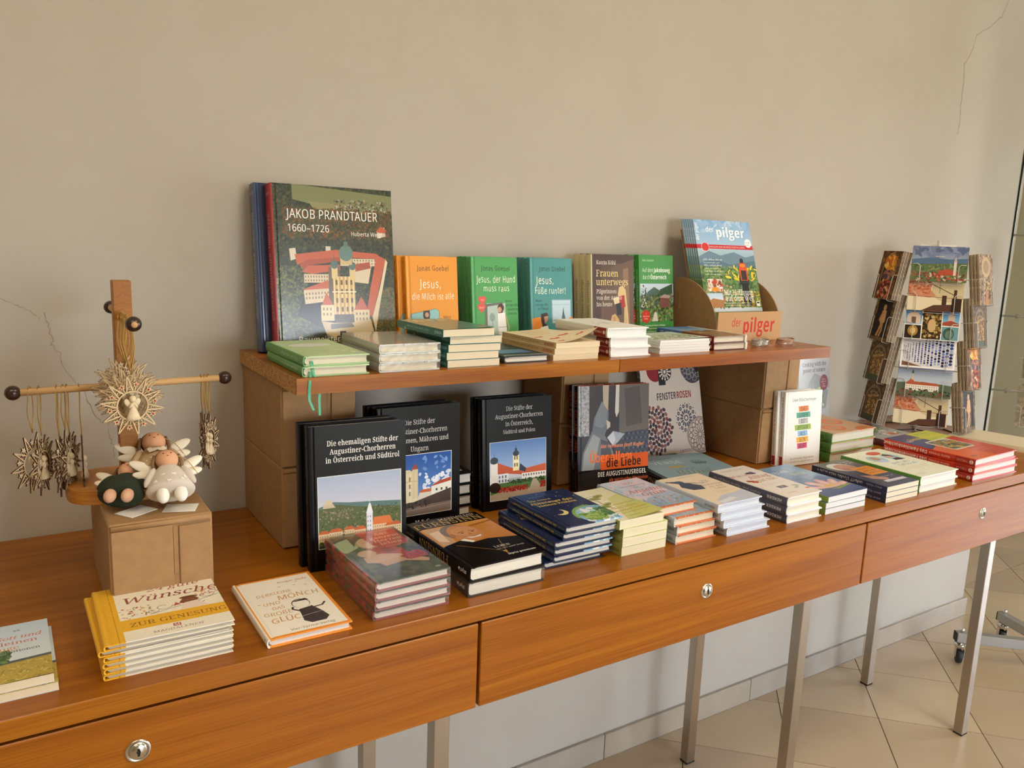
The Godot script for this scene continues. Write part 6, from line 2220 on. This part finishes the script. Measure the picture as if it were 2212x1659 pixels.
func doll(at: Vector3, turn: float, lean: float, size: float, dress: Material, mark: Material, foot: Material, hair: Material, label: String, kind: int):
	# stuffed felt angel lying back: feet towards the viewer, wings behind the shoulders
	var o := thing("angel_doll", label, "doll", at, turn, "stuffed angel dolls")
	var bs := Basis(Vector3.RIGHT, deg_to_rad(-lean)).scaled(Vector3.ONE * size)
	var xf := Transform3D(bs, Vector3(0, .026 * size, 0))
	var skin := mat("d79f78", 0.8)
	var felt := mat("efe6d2", 0.95)
	var st := newst()
	lathe(st, [Vector2(0, .0), Vector2(.026, .001), Vector2(.0335, .004), Vector2(.0345, .008), Vector2(.031, .016), Vector2(.026, .03), Vector2(.0195, .044), Vector2(.012, .053), Vector2(0, .055)], 22, xf * Transform3D(Basis.from_scale(Vector3(1, 1, .72)), Vector3.ZERO))
	part(o, "dress", done(st), dress)
	st = newst()
	ellip(st, xf * Vector3(0, .064, .002), Vector3(.0165, .0165, .0155) * size, Basis(Vector3.RIGHT, deg_to_rad(-lean)), 18, 12)
	var head := part(o, "head", done(st), skin)
	st = newst()
	for s in [-1, 1]:
		ellip(st, xf * Vector3(s * .0055, .0665, .0165), Vector3(.0014, .0007, .0008) * size, Basis(), 8, 5)
	ellip(st, xf * Vector3(0, .0612, .0174), Vector3(.0016, .0005, .0006) * size, Basis(), 8, 5)
	part(head, "face", done(st), mat("5a3a2c", 0.8))
	st = newst()
	ellip(st, xf * Vector3(0, .068, -.003), Vector3(.0185, .0175, .0155) * size, Basis(Vector3.RIGHT, deg_to_rad(-lean)), 18, 12)
	for s in [-1, 1]:
		var p := []
		for i in 6:
			p.append(xf * Vector3(s * (.0165 + .004 * sin(i * .6)), .074 - i * .007, .002 - .001 * i))
		tube(st, p, .0026 * size, 6)
	part(head, "hair", done(st), hair)
	for s in [-1, 1]:
		st = newst()
		var wb := Basis(Vector3.RIGHT, deg_to_rad(-lean)) * Basis(Vector3(0, 0, 1), s * -.95)
		ellip(st, xf * Vector3(s * .034, .062, -.008), Vector3(.0088, .022, .004) * size, wb, 16, 10)
		ellip(st, xf * Vector3(s * .033, .046, -.008), Vector3(.0075, .017, .004) * size, Basis(Vector3.RIGHT, deg_to_rad(-lean)) * Basis(Vector3(0, 0, 1), s * -1.35), 16, 10)
		part(o, "wing", done(st), felt)
		st = newst()
		ellip(st, xf * Vector3(s * .0125, -.006, .008), Vector3(.0092, .0135, .0095) * size, Basis(Vector3.RIGHT, deg_to_rad(-lean)), 16, 10)
		part(o, "foot", done(st), foot)
		st = newst()
		ellip(st, xf * Vector3(s * .027, .03, .006), Vector3(.006, .019, .0062) * size, Basis(Vector3.RIGHT, deg_to_rad(-lean)) * Basis(Vector3(0, 0, 1), s * .42), 14, 9)
		part(o, "sleeve", done(st), dress)
	st = newst()
	if kind == 0:
		for i in 7:
			for j in 9:
				var a := -1.3 + 2.6 * j / 8.0 + (.16 if i % 2 else 0.0)
				var y := .008 + i * .006
				var rr := lerpf(.0345, .016, clampf((y - .008) / .038, 0, 1))
				ellip(st, xf * Vector3(sin(a) * rr, y, cos(a) * rr * .72), Vector3.ONE * .0011 * size, Basis(), 6, 4)
		heart(st, xf * Vector3(-.006, .036, .0185), xf.basis * Vector3(-.15, .35, 1), .0075 * size)
		heart(st, xf * Vector3(.008, .036, .0185), xf.basis * Vector3(.15, .35, 1), .0075 * size)
		part(o, "dots", done(st), mark).set_meta("kind", "stuff")
	elif kind == 1:
		for q in [[-.7, .012], [-.1, .008], [.5, .012], [-.4, .026], [.2, .024], [.75, .02], [0.0, .04]]:
			var rr: float = lerpf(.0345, .016, clampf((q[1] - .008) / .038, 0, 1)) + .0004
			heart(st, xf * Vector3(sin(q[0]) * rr, q[1], cos(q[0]) * rr * .72), xf.basis * Vector3(sin(q[0]), .4, cos(q[0])), .0036 * size)
		part(o, "printed_heart", done(st), mark).set_meta("label", "white printed hearts")
	else:
		tube(st, [xf * Vector3(-.012, .0535, .004), xf * Vector3(-.004, .0545, .0098), xf * Vector3(.004, .0545, .0098), xf * Vector3(.012, .0535, .004)], .0022 * size, 6)
		part(o, "collar", done(st), mark)
	# hanging string
	st = newst()
	var q := []
	for i in 12:
		var f := i / 11.0
		q.append(xf * Vector3(.012 + .03 * f, .07 - .03 * f, .004 - .012 * f) + Vector3(0, .008 * sin(f * PI), 0))
	tube(st, q, .0007, 5)
	part(o, "string", done(st), mat("c4a878", 0.9))

func dolls():
	var y := 1.0386
	doll(Vector3(.18, y + .009, .336), -3, 56, 1.02, mat("b79a74", 0.95), mat("e9ddc4", 0.9), mat("cdb48e", 0.95), mat("7a5a3c", 0.9), "beige dotted angel doll with a felt heart, leaning on the stand", 0)
	doll(Vector3(.187, y, .396), -4, 54, .95, mat("d3c8ba", 0.95), mat("f4f0e8", 0.9), mat("f1ece0", 0.95), mat("8a6a48", 0.9), "pale grey angel doll with white hearts at the box edge", 1)
	doll(Vector3(.124, y - .001, .372), -20, 70, .9, mat("27301f", 0.95), mat("e6ded0", 0.9), mat("d8a98c", 0.9), mat("6a4a30", 0.9), "dark green angel doll lying with feet forward on the cardboard box", 2)
	var p := [[.143, .377, 33, "white paper tag under the dark green doll"], [.2, .388, -20, "white paper tag under the pale grey doll"]]
	for q in p:
		var o := thing("price_tag", q[3], "tag", Vector3(q[0], y, q[1]), q[2], "white paper tags under the dolls")
		part(o, "card", boxm(Vector3(-.022, 0, -.017), Vector3(.022, .0006, .017)), mat("efece6", 0.7))

# ------------------------------------------------------------------ right: postcard racks
func postcard_tex(kind: int) -> Texture2D:
	var w := 148.0 if kind < 6 else 105.0
	var h := 105.0 if kind < 6 else 148.0
	var c := Cv.new(w, h, 2.6, C("c9c3b5"), 60 + kind)
	match kind:
		0:   # valley view with a church tower
			c.grad(0, 0, w, 50, C("6c7796"), C("a3aebf"))
			c.blobs(30, 0, 0, w, 34, 8, 20, [C("5d6887"), C("77829f"), C("8791aa")], 0.35)
			c.poly([0, 40, 50, 34, 100, 38, 148, 34, 148, 60, 0, 60], C("56708a"))
			c.poly([0, 56, 148, 48, 148, 105, 0, 105], C("5d7048"))
			c.blobs(160, 0, 54, w, 40, 2, 6, [C("6c8050"), C("4d6240"), C("8a8f5c")], 0.4)
			c.blobs(120, 0, 78, w, 26, 2, 6, [C("a84a34"), C("8d3f2e"), C("c9b8a4"), C("5a4038"), C("c25c40")], 0.5)
			c.poly([70, 74, 100, 66, 118, 76, 116, 86, 72, 86], C("b04f36"))
			c.rect(112, 46, 7, 40, C("dccdc4"))
			c.poly([111, 46, 115.5, 28, 120, 46], C("c2a79c"))
		1, 5:   # collage: hall with a long rail, warm wall
			c.rect(0, 0, w, h, C("e3d4b2"))
			c.rect(0, 0, w, 5, C("ede6d6"))
			c.ell(110, 44, 48, 34, C("cdbb92"))
			c.poly([0, 20, 30, 14, 76, 60, 60, 66, 0, 60], C("c98a66"))
			c.blobs(50, 0, 20, 60, 36, 3, 8, [C("c4714c"), C("d89a78"), C("b85f40")], 0.5)
			c.line([20, 4, 128, 58], 1.8, C("3c2a20"))
			c.line([0, 62, 148, 66], 1.4, C("8a3f26"))
			c.line([84, 20, 84, 52], 1.2, C("4a3428"))
			c.rect(92, 58, 12, 30, C("4a3428"))
			c.rect(122, 40, 8, 26, C("55382a"))
			c.rect(118, 66, 26, 39, C("3a2822"))
			c.poly([40, 105, 70, 88, 118, 84, 118, 105], C("5a3a2c"))
		2:   # five-picture card
			c.rect(0, 0, w, h, C("f0ede4"))
			c.grad(2, 2, 44, 58, C("2f74b4"), C("8fbddc"))
			c.poly([6, 58, 6, 34, 16, 24, 34, 24, 42, 34, 42, 58], C("dfc2ac"))
			c.rect(18, 38, 12, 20, C("6d5646"))
			c.rect(2, 63, 44, 40, C("2c241c"))
			c.ell(24, 80, 14, 16, C("a8803c"))
			c.ell(24, 80, 8, 10, C("d9b878"))
			c.rect(49, 2, 50, 22, C("2a201a"))
			c.text("Kunstschätze im Stift", 74, 10, 6.5, C("e88a2c"), "sb", 0.5, 0.7)
			c.text("HERZOGENBURG", 74, 20, 9, C("f0702c"), "sb", 0.5, 0.72)
			c.rect(49, 24, 50, 79, C("3a2a18"))
			c.blobs(140, 50, 25, 47, 76, 2, 5, [C("8a6a34"), C("5a4020"), C("b08a48"), C("d3b878"), C("3a2a18")])
			c.ell(74, 62, 11, 20, C("cfae78"))
			c.grad(102, 2, 44, 58, C("2f74b4"), C("9cc4de"))
			c.rect(116, 28, 18, 26, C("cbb8a4"))
			c.rect(120, 16, 10, 14, C("b9a896"))
			c.poly([102, 50, 124, 44, 146, 52, 146, 60, 102, 60], C("a4503c"))
			c.rect(102, 63, 44, 40, C("6f9aa0"))
			c.ell(120, 84, 15, 18, C("3f5a50"))
			c.ell(122, 86, 10, 13, C("6c8a78"))
		3:   # wall of blue discs
			c.rect(0, 0, w, h, C("f3f1ee"))
			c.rect(5, 5, w - 10, h - 10, C("d9d4d6"))
			for i in 16:
				for j in 11:
					var f := float(i) / 15.0
					var sc := lerpf(.35, 1.0, f)
					var x := 8.0 + 128.0 * pow(f, 1.25)
					var y := 56.0 + (j - 5) * 9.6 * sc + (3.0 if i % 2 else 0.0)
					if y > 8 and y < 97:
						c.ell(x, y, 4.6 * sc * (.4 + .6 * f), 4.4 * sc, [C("3a4a8c"), C("232c50"), C("6d84b8"), C("9fb0c8"), C("1c2340"), C("4a62a8")][c.rng.randi() % 6])
			c.poly([5, 86, 60, 100, 5, 100], C("7d5a44"))
		4:   # abbey front under a pale sky
			c.grad(0, 0, w, 70, C("8c9cb6"), C("c3cbd2"))
			c.poly([0, 66, 70, 60, 148, 66, 148, 105, 0, 105], C("5d6a52"))
			c.rect(24, 70, 90, 18, C("ece4d6"))
			c.poly([22, 70, 30, 60, 108, 62, 116, 70], C("b35a3c"))
			c.dots(14, 2, 27, 73, 6.2, 7, 2, 4, C("8d7f74"))
			c.poly([30, 62, 38, 50, 48, 62], C("b35a3c"))
			c.rect(38, 34, 6, 22, C("cdbca4"))
			c.poly([37, 36, 41, 22, 45, 36], C("4f6a64"))
			c.blobs(120, 0, 84, w, 20, 2, 5, [C("3c4a34"), C("5a6a48"), C("2c3a28"), C("8a4a38")], 0.6)
		6:   # altar with golden glory
			c.rect(0, 0, w, h, C("5a3c26"))
			c.blobs(200, 0, 0, w, h, 3, 8, [C("7a5430"), C("4a2e1c"), C("8d6438"), C("6a4628")])
			c.ell(52, 70, 36, 66, C("9a7a4c"))
			c.ell(52, 74, 31, 62, C("2f2420"))
			c.blobs(90, 28, 18, 48, 40, 3, 8, [C("d98a2c"), C("e8a83c"), C("c06a1c"), C("f0c45a")])
			c.blobs(90, 26, 62, 52, 30, 3, 7, [C("8d5a48"), C("4a3a4c"), C("b0785a"), C("5a4a44")])
			c.blobs(110, 24, 90, 56, 52, 3, 7, [C("a83a24"), C("6a2a1c"), C("c9683a"), C("3a2a24"), C("d9a878")])
		7:   # dark painting, pale standing figure
			c.rect(0, 0, w, h, C("6a5238"))
			c.blobs(160, 0, 0, w, h, 3, 7, [C("7a6040"), C("55402a"), C("8d7048")])
			c.poly([16, 16, 50, 6, 90, 16, 92, 138, 14, 138], C("2a211c"))
			c.ell(54, 46, 8, 10, C("c69a6c"))
			c.poly([44, 56, 66, 54, 70, 88, 60, 100, 46, 96], C("c99a68"))
			c.line([48, 62, 40, 84, 52, 94], 7, C("bd8d5e"))
			c.line([54, 96, 48, 118, 42, 134], 9, C("c08f60"))
			c.line([60, 96, 62, 116, 56, 134], 9, C("b5855a"))
		8:   # vault and altar in pale gold
			c.rect(0, 0, w, h, C("8d765a"))
			c.blobs(240, 0, 0, w, h, 3, 8, [C("a08868"), C("7a644a"), C("b39a78"), C("6a543c"), C("94795a")])
			c.ell(52, 38, 34, 30, C("b89c74"))
			c.ell(52, 38, 22, 19, C("9c8260"))
			c.blobs(80, 20, 80, 64, 50, 2, 5, [C("5a3c28"), C("c4a878"), C("7a4a34"), C("3c2a20")])
			c.poly([40, 148, 48, 100, 58, 100, 68, 148], C("b0743c"))
		9:   # nave with high altar, brown
			c.rect(0, 0, w, h, C("6d5842"))
			c.blobs(200, 0, 0, w, h, 3, 7, [C("7d674e"), C("5c4936"), C("8a7456"), C("4f3e2e")])
			for i in 4:
				c.ring(52, 74, 48 - i * 9, 3, C("9a8262") if i % 2 else C("564332"))
			c.rect(6, 74, 96, 74, C("66513c"))
			c.blobs(140, 26, 60, 52, 80, 2, 5, [C("a8824a"), C("c49c5c"), C("6a4a2c"), C("8d6838")])
			c.rect(20, 128, 64, 18, C("4a5040"))
	c.grain(0.12, 1500)
	return c.tex()

func card_mesh(w: float, h: float) -> ArrayMesh:
	# a printed card; picture on the face towards +z, base at the foot, pale paper on the back and the edges
	var th := .0016
	var st := newst()
	flat(st)
	quad(st, Vector3(-w / 2, 0, th), Vector3(-w / 2, h, th), Vector3(w / 2, h, th), Vector3(w / 2, 0, th), Vector3.BACK, Vector2(0, 1), Vector2(0, 0), Vector2(1, 0), Vector2(1, 1))
	var me := done(st)
	st = newst()
	flat(st)
	quad(st, Vector3(-w / 2, 0, 0), Vector3(-w / 2, h, 0), Vector3(w / 2, h, 0), Vector3(w / 2, 0, 0), Vector3.FORWARD)
	for s in [-1, 1]:
		quad(st, Vector3(s * w / 2, 0, 0), Vector3(s * w / 2, h, 0), Vector3(s * w / 2, h, th), Vector3(s * w / 2, 0, th), Vector3(s, 0, 0))
		var y := h if s > 0 else 0.0
		quad(st, Vector3(-w / 2, y, 0), Vector3(w / 2, y, 0), Vector3(w / 2, y, th), Vector3(-w / 2, y, th), Vector3(0, s, 0))
	st.generate_normals()
	return st.commit(me)

var card_tex := {}
func card(kind: int, xf: Transform3D, label: String, group: String):
	if not card_tex.has(kind):
		card_tex[kind] = texmat(postcard_tex(kind), 0.55)
		card_tex[kind].metallic_specular = 0.25
	var o := MeshInstance3D.new()
	o.name = numbered("postcard")
	o.mesh = land if kind < 6 else port
	o.set_surface_override_material(0, card_tex[kind])
	o.set_surface_override_material(1, mat("c9bca6", 0.8))
	add_child(o)
	o.transform = xf
	tag(o, label, "postcard", group)

var land: ArrayMesh
var port: ArrayMesh
var thick_land: ArrayMesh
var thick_port: ArrayMesh

func pocket(st: SurfaceTool, xf: Transform3D, w: float, h: float, depth: float):
	# wire pocket: bottom rail, two front hooks bent up, back cross wire
	var r := .0011
	for s in [-1, 1]:
		var x: float = s * w * .34
		tube(st, [xf * Vector3(x + s * w * .16, h, -.004), xf * Vector3(x + s * w * .12, h, depth + .003), xf * Vector3(x + s * .006, h, depth + .004), xf * Vector3(x, h - .006, depth + .004), xf * Vector3(x, -.002, depth + .004), xf * Vector3(x, -.004, depth), xf * Vector3(x, -.004, -.004)], r, 6)
	tube(st, [xf * Vector3(-w * .5, h, -.004), xf * Vector3(w * .5, h, -.004)], r, 6)
	tube(st, [xf * Vector3(-w * .45, -.004, -.004), xf * Vector3(w * .45, -.004, -.004)], r, 6)

func rack():
	var at := Vector3(2.411, HT, .183)
	var yaw := -54.0
	land = card_mesh(.148, .105)
	port = card_mesh(.105, .148)
	var o := thing("postcard_rack", "white wire countertop rack with postcards at the table's right end", "rack", at, yaw)
	var wire := mat("cfccc4", 0.35, 0.2)
	var st := newst()
	var ringp := []
	for i in 40:
		var a := TAU * i / 40
		ringp.append(Vector3(cos(a) * .115, .0022, sin(a) * .115))
	tube(st, ringp, .0022, 6, true)
	for i in 3:
		var a := TAU * i / 3 + .5
		tube(st, [Vector3(cos(a) * .115, .0022, sin(a) * .115), Vector3(0, .006, 0)], .0022, 6)
	part(o, "base_ring", done(st), mat("4a4640", 0.4, 0.3)).set_meta("label", "dark round base ring")
	st = newst()
	tube(st, [Vector3(0, .002, 0), Vector3(0, .592, 0)], .005, 10)
	part(o, "pole", done(st), wire)
	part(o, "header_card", boxm(Vector3(-.05, .54, -.014), Vector3(.05, .58, -.0125)), mat("efe9da", 0.7)).set_meta("label", "blank cream header card")
	for y in [.03, .2, .39, .545]:
		st = newst()
		var hexr := []
		for i in 6:
			var a := TAU * i / 6 + PI / 6
			hexr.append(Vector3(cos(a) * .078, y, sin(a) * .078))
		tube(st, hexr, .0013, 6, true)
		for i in 3:
			var a := TAU * i / 3 + PI / 6
			tube(st, [Vector3(0, y, 0), Vector3(cos(a) * .078, y, sin(a) * .078)], .0013, 6)
		for s in [-1, 1]:
			tube(st, [Vector3(0, y, 0), Vector3(s * .1, y, .012)], .0013, 6)
		part(o, "hoop", done(st), wire)
	var base := Transform3D(Basis(Vector3.UP, deg_to_rad(yaw)), at)
	var nth := ["lowest", "second from below", "third from below", "fourth from below", "fifth from below", "uppermost"]
	# front column: six landscape pockets
	var kinds := [5, 4, 3, 2, 1, 0]
	for i in 6:
		var lx := Transform3D(Basis(Vector3.RIGHT, deg_to_rad(-13)), Vector3(0, .036 + i * .0868, .078))
		st = newst()
		pocket(st, lx, .15, .05, .012)
		part(o, "pocket", done(st), wire)
		for k in 3:
			card(kinds[i], base * lx * Transform3D(Basis(), Vector3(0, 0, .0095 - k * .004)), ("landscape postcard at the front of the %s middle pocket" if k == 0 else "landscape postcard behind the front one in the %s middle pocket") % nth[i], "postcards in the wire rack")
	# side columns: four portrait pockets each
	for side in [-1, 1]:
		for i in 4:
			var turn := Basis(Vector3.UP, deg_to_rad(side * 62.0))
			var lx := Transform3D(turn * Basis(Vector3.RIGHT, deg_to_rad(-9)), Vector3(side * .118, .022 + i * .128, .024))
			st = newst()
			pocket(st, lx, .107, .075, .03)
			part(o, "pocket", done(st), wire)
			var kd: int = ([9, 9, 7, 6] if side < 0 else [7, 6, 9, 8])[i]
			for k in 10:
				card(kd, base * lx * Transform3D(Basis(), Vector3((k % 3) * .0015, 0, .0275 - k * .003)), ("portrait church postcard at the front of the %s %s pocket" if k == 0 else "portrait postcard behind the front one in the %s %s pocket") % [["lowest", "second from below", "third from below", "uppermost"][i], "left" if side < 0 else "right"], "postcards in the wire rack")

func floor_stand():
	# rolling display: castors, grey bars, tall panel with a dark glass edge and steel standoffs carrying card pockets
	var o := thing("rolling_display_panel", "tall glass display panel with a dark edge on castors, right of the table", "display panel", Vector3(3.06, 0, .42))
	var grey := mat("a9a8a4", 0.4, 0.5)
	var ends := [Vector3(2.83, 0, .205), Vector3(3.141, 0, .2), Vector3(3.3, 0, .66), Vector3(2.92, 0, .68)]
	for e in ends:
		var d: Vector3 = (e - Vector3(3.06, 0, .42))
		var L := d.length()
		var bs := Basis(Vector3.UP, atan2(-d.z, d.x))
		var st := newst()
		box(st, Vector3(0, .082, -.015), Vector3(L + .012, .117, .015), .0015, Transform3D(bs, Vector3.ZERO))
		var bar := part(o, "base_bar", done(st), grey)
		st = newst()
		box(st, Vector3(L + .012, .083, -.0148), Vector3(L + .016, .116, .0148), .001, Transform3D(bs, Vector3.ZERO))
		part(bar, "end_cap", done(st), mat("1d1d1e", 0.6))
		st = newst()
		ellip(st, bs * Vector3(L - .006, .124, 0), Vector3(.008, .009, .008), Basis(), 12, 8)
		part(bar, "cap_nut", done(st), mat("d6d4cf", 0.15, 1.0))
		st = newst()
		lathe(st, [Vector2(.017, .06), Vector2(.02, .066), Vector2(.02, .074), Vector2(.012, .08)], 16, Transform3D(Basis(), bs * Vector3(L - .006, 0, 0)))
		for s in [-1, 1]:
			box(st, Vector3(-.012, .022, s * .013 - .001), Vector3(.012, .062, s * .013 + .001), .0006, Transform3D(Basis(Vector3.UP, .7), bs * Vector3(L - .006, 0, 0)))
		var fork := part(o, "castor_fork", done(st), mat("c9c7c2", 0.18, 1.0))
		st = newst()
		lathe(st, [Vector2(0, -.01), Vector2(.02, -.01), Vector2(.025, -.007), Vector2(.0255, 0), Vector2(.025, .007), Vector2(.02, .01), Vector2(0, .01)], 22, Transform3D(Basis(Vector3.UP, .7) * Basis(Vector3.RIGHT, PI / 2), bs * Vector3(L - .006, 0, 0) + Vector3(0, .0257, 0)))
		part(o, "castor_wheel", done(st), mat("23272b", 0.5))
	# upright panel from the near left edge towards the right
	var a := Vector3(2.905, 0, .146) - Vector3(3.06, 0, .42)
	var dir := Vector3(.62, 0, .785).normalized()
	var bsx := Basis(dir, Vector3.UP, dir.cross(Vector3.UP))
	var st := newst()
	box(st, Vector3(.006, .80, -.004), Vector3(.62, 2.25, .004), .0008, Transform3D(bsx, a))
	var clear := StandardMaterial3D.new()
	clear.transparency = BaseMaterial3D.TRANSPARENCY_ALPHA
	clear.albedo_color = Color(.72, .74, .64, 0.12)
	clear.roughness = 0.03
	part(o, "glass_panel", done(st), clear)
	st = newst()
	for u in [.3, .42]:
		tube(st, [a + bsx * Vector3(u, .1, .006), a + bsx * Vector3(u, .9, .012)], .009, 10)
	part(o, "upright", done(st), grey)
	st = newst()
	box(st, Vector3(0, .80, -.004), Vector3(.006, 2.25, .004), .001, Transform3D(bsx, a))
	part(o, "glass_edge", done(st), mat("0f1c19", 0.1)).set_meta("label", "dark green glass edge")
	for y in [.985, 1.245, 1.52, 1.78]:
		st = newst()
		tube(st, [a + bsx * Vector3(.004, y, -.02), a + bsx * Vector3(.2, y, -.02)], .0042, 10)
		tube(st, [a + bsx * Vector3(.05, y, -.02), a + bsx * Vector3(.058, y, -.02)], .0085, 14)
		tube(st, [a + bsx * Vector3(.054, y, -.02), a + bsx * Vector3(.054, y, -.003)], .004, 10)
		part(o, "standoff_rod", done(st), mat("8d8a84", 0.25, 1.0))
	# card pockets hung on the rods, at the right edge of the frame
	var base := Transform3D(Basis(Vector3.UP, deg_to_rad(-52)), Vector3(3.06, 0, .42) + a + bsx * Vector3(.155, 0, -.05))
	for i in 4:
		var lx := Transform3D(Basis(Vector3.RIGHT, deg_to_rad(-8)), Vector3(0, .86 + i * .17, 0))
		st = newst()
		pocket(st, lx, .12, .07, .02)
		var pk := part(o, "pocket", done(st), mat("cfccc4", 0.35, 0.2))
		pk.transform = Transform3D(Basis(), -Vector3(3.06, 0, .42)) * base
		for k in 3:
			card([8, 6, 9, 7][i], base * lx * Transform3D(Basis(), Vector3(0, 0, .016 - k * .005)), ("church postcard at the front of the %s panel pocket" if k == 0 else "postcard behind the front one in the %s panel pocket") % ["lowest", "second", "third", "uppermost"][i], "postcards on the display panel")
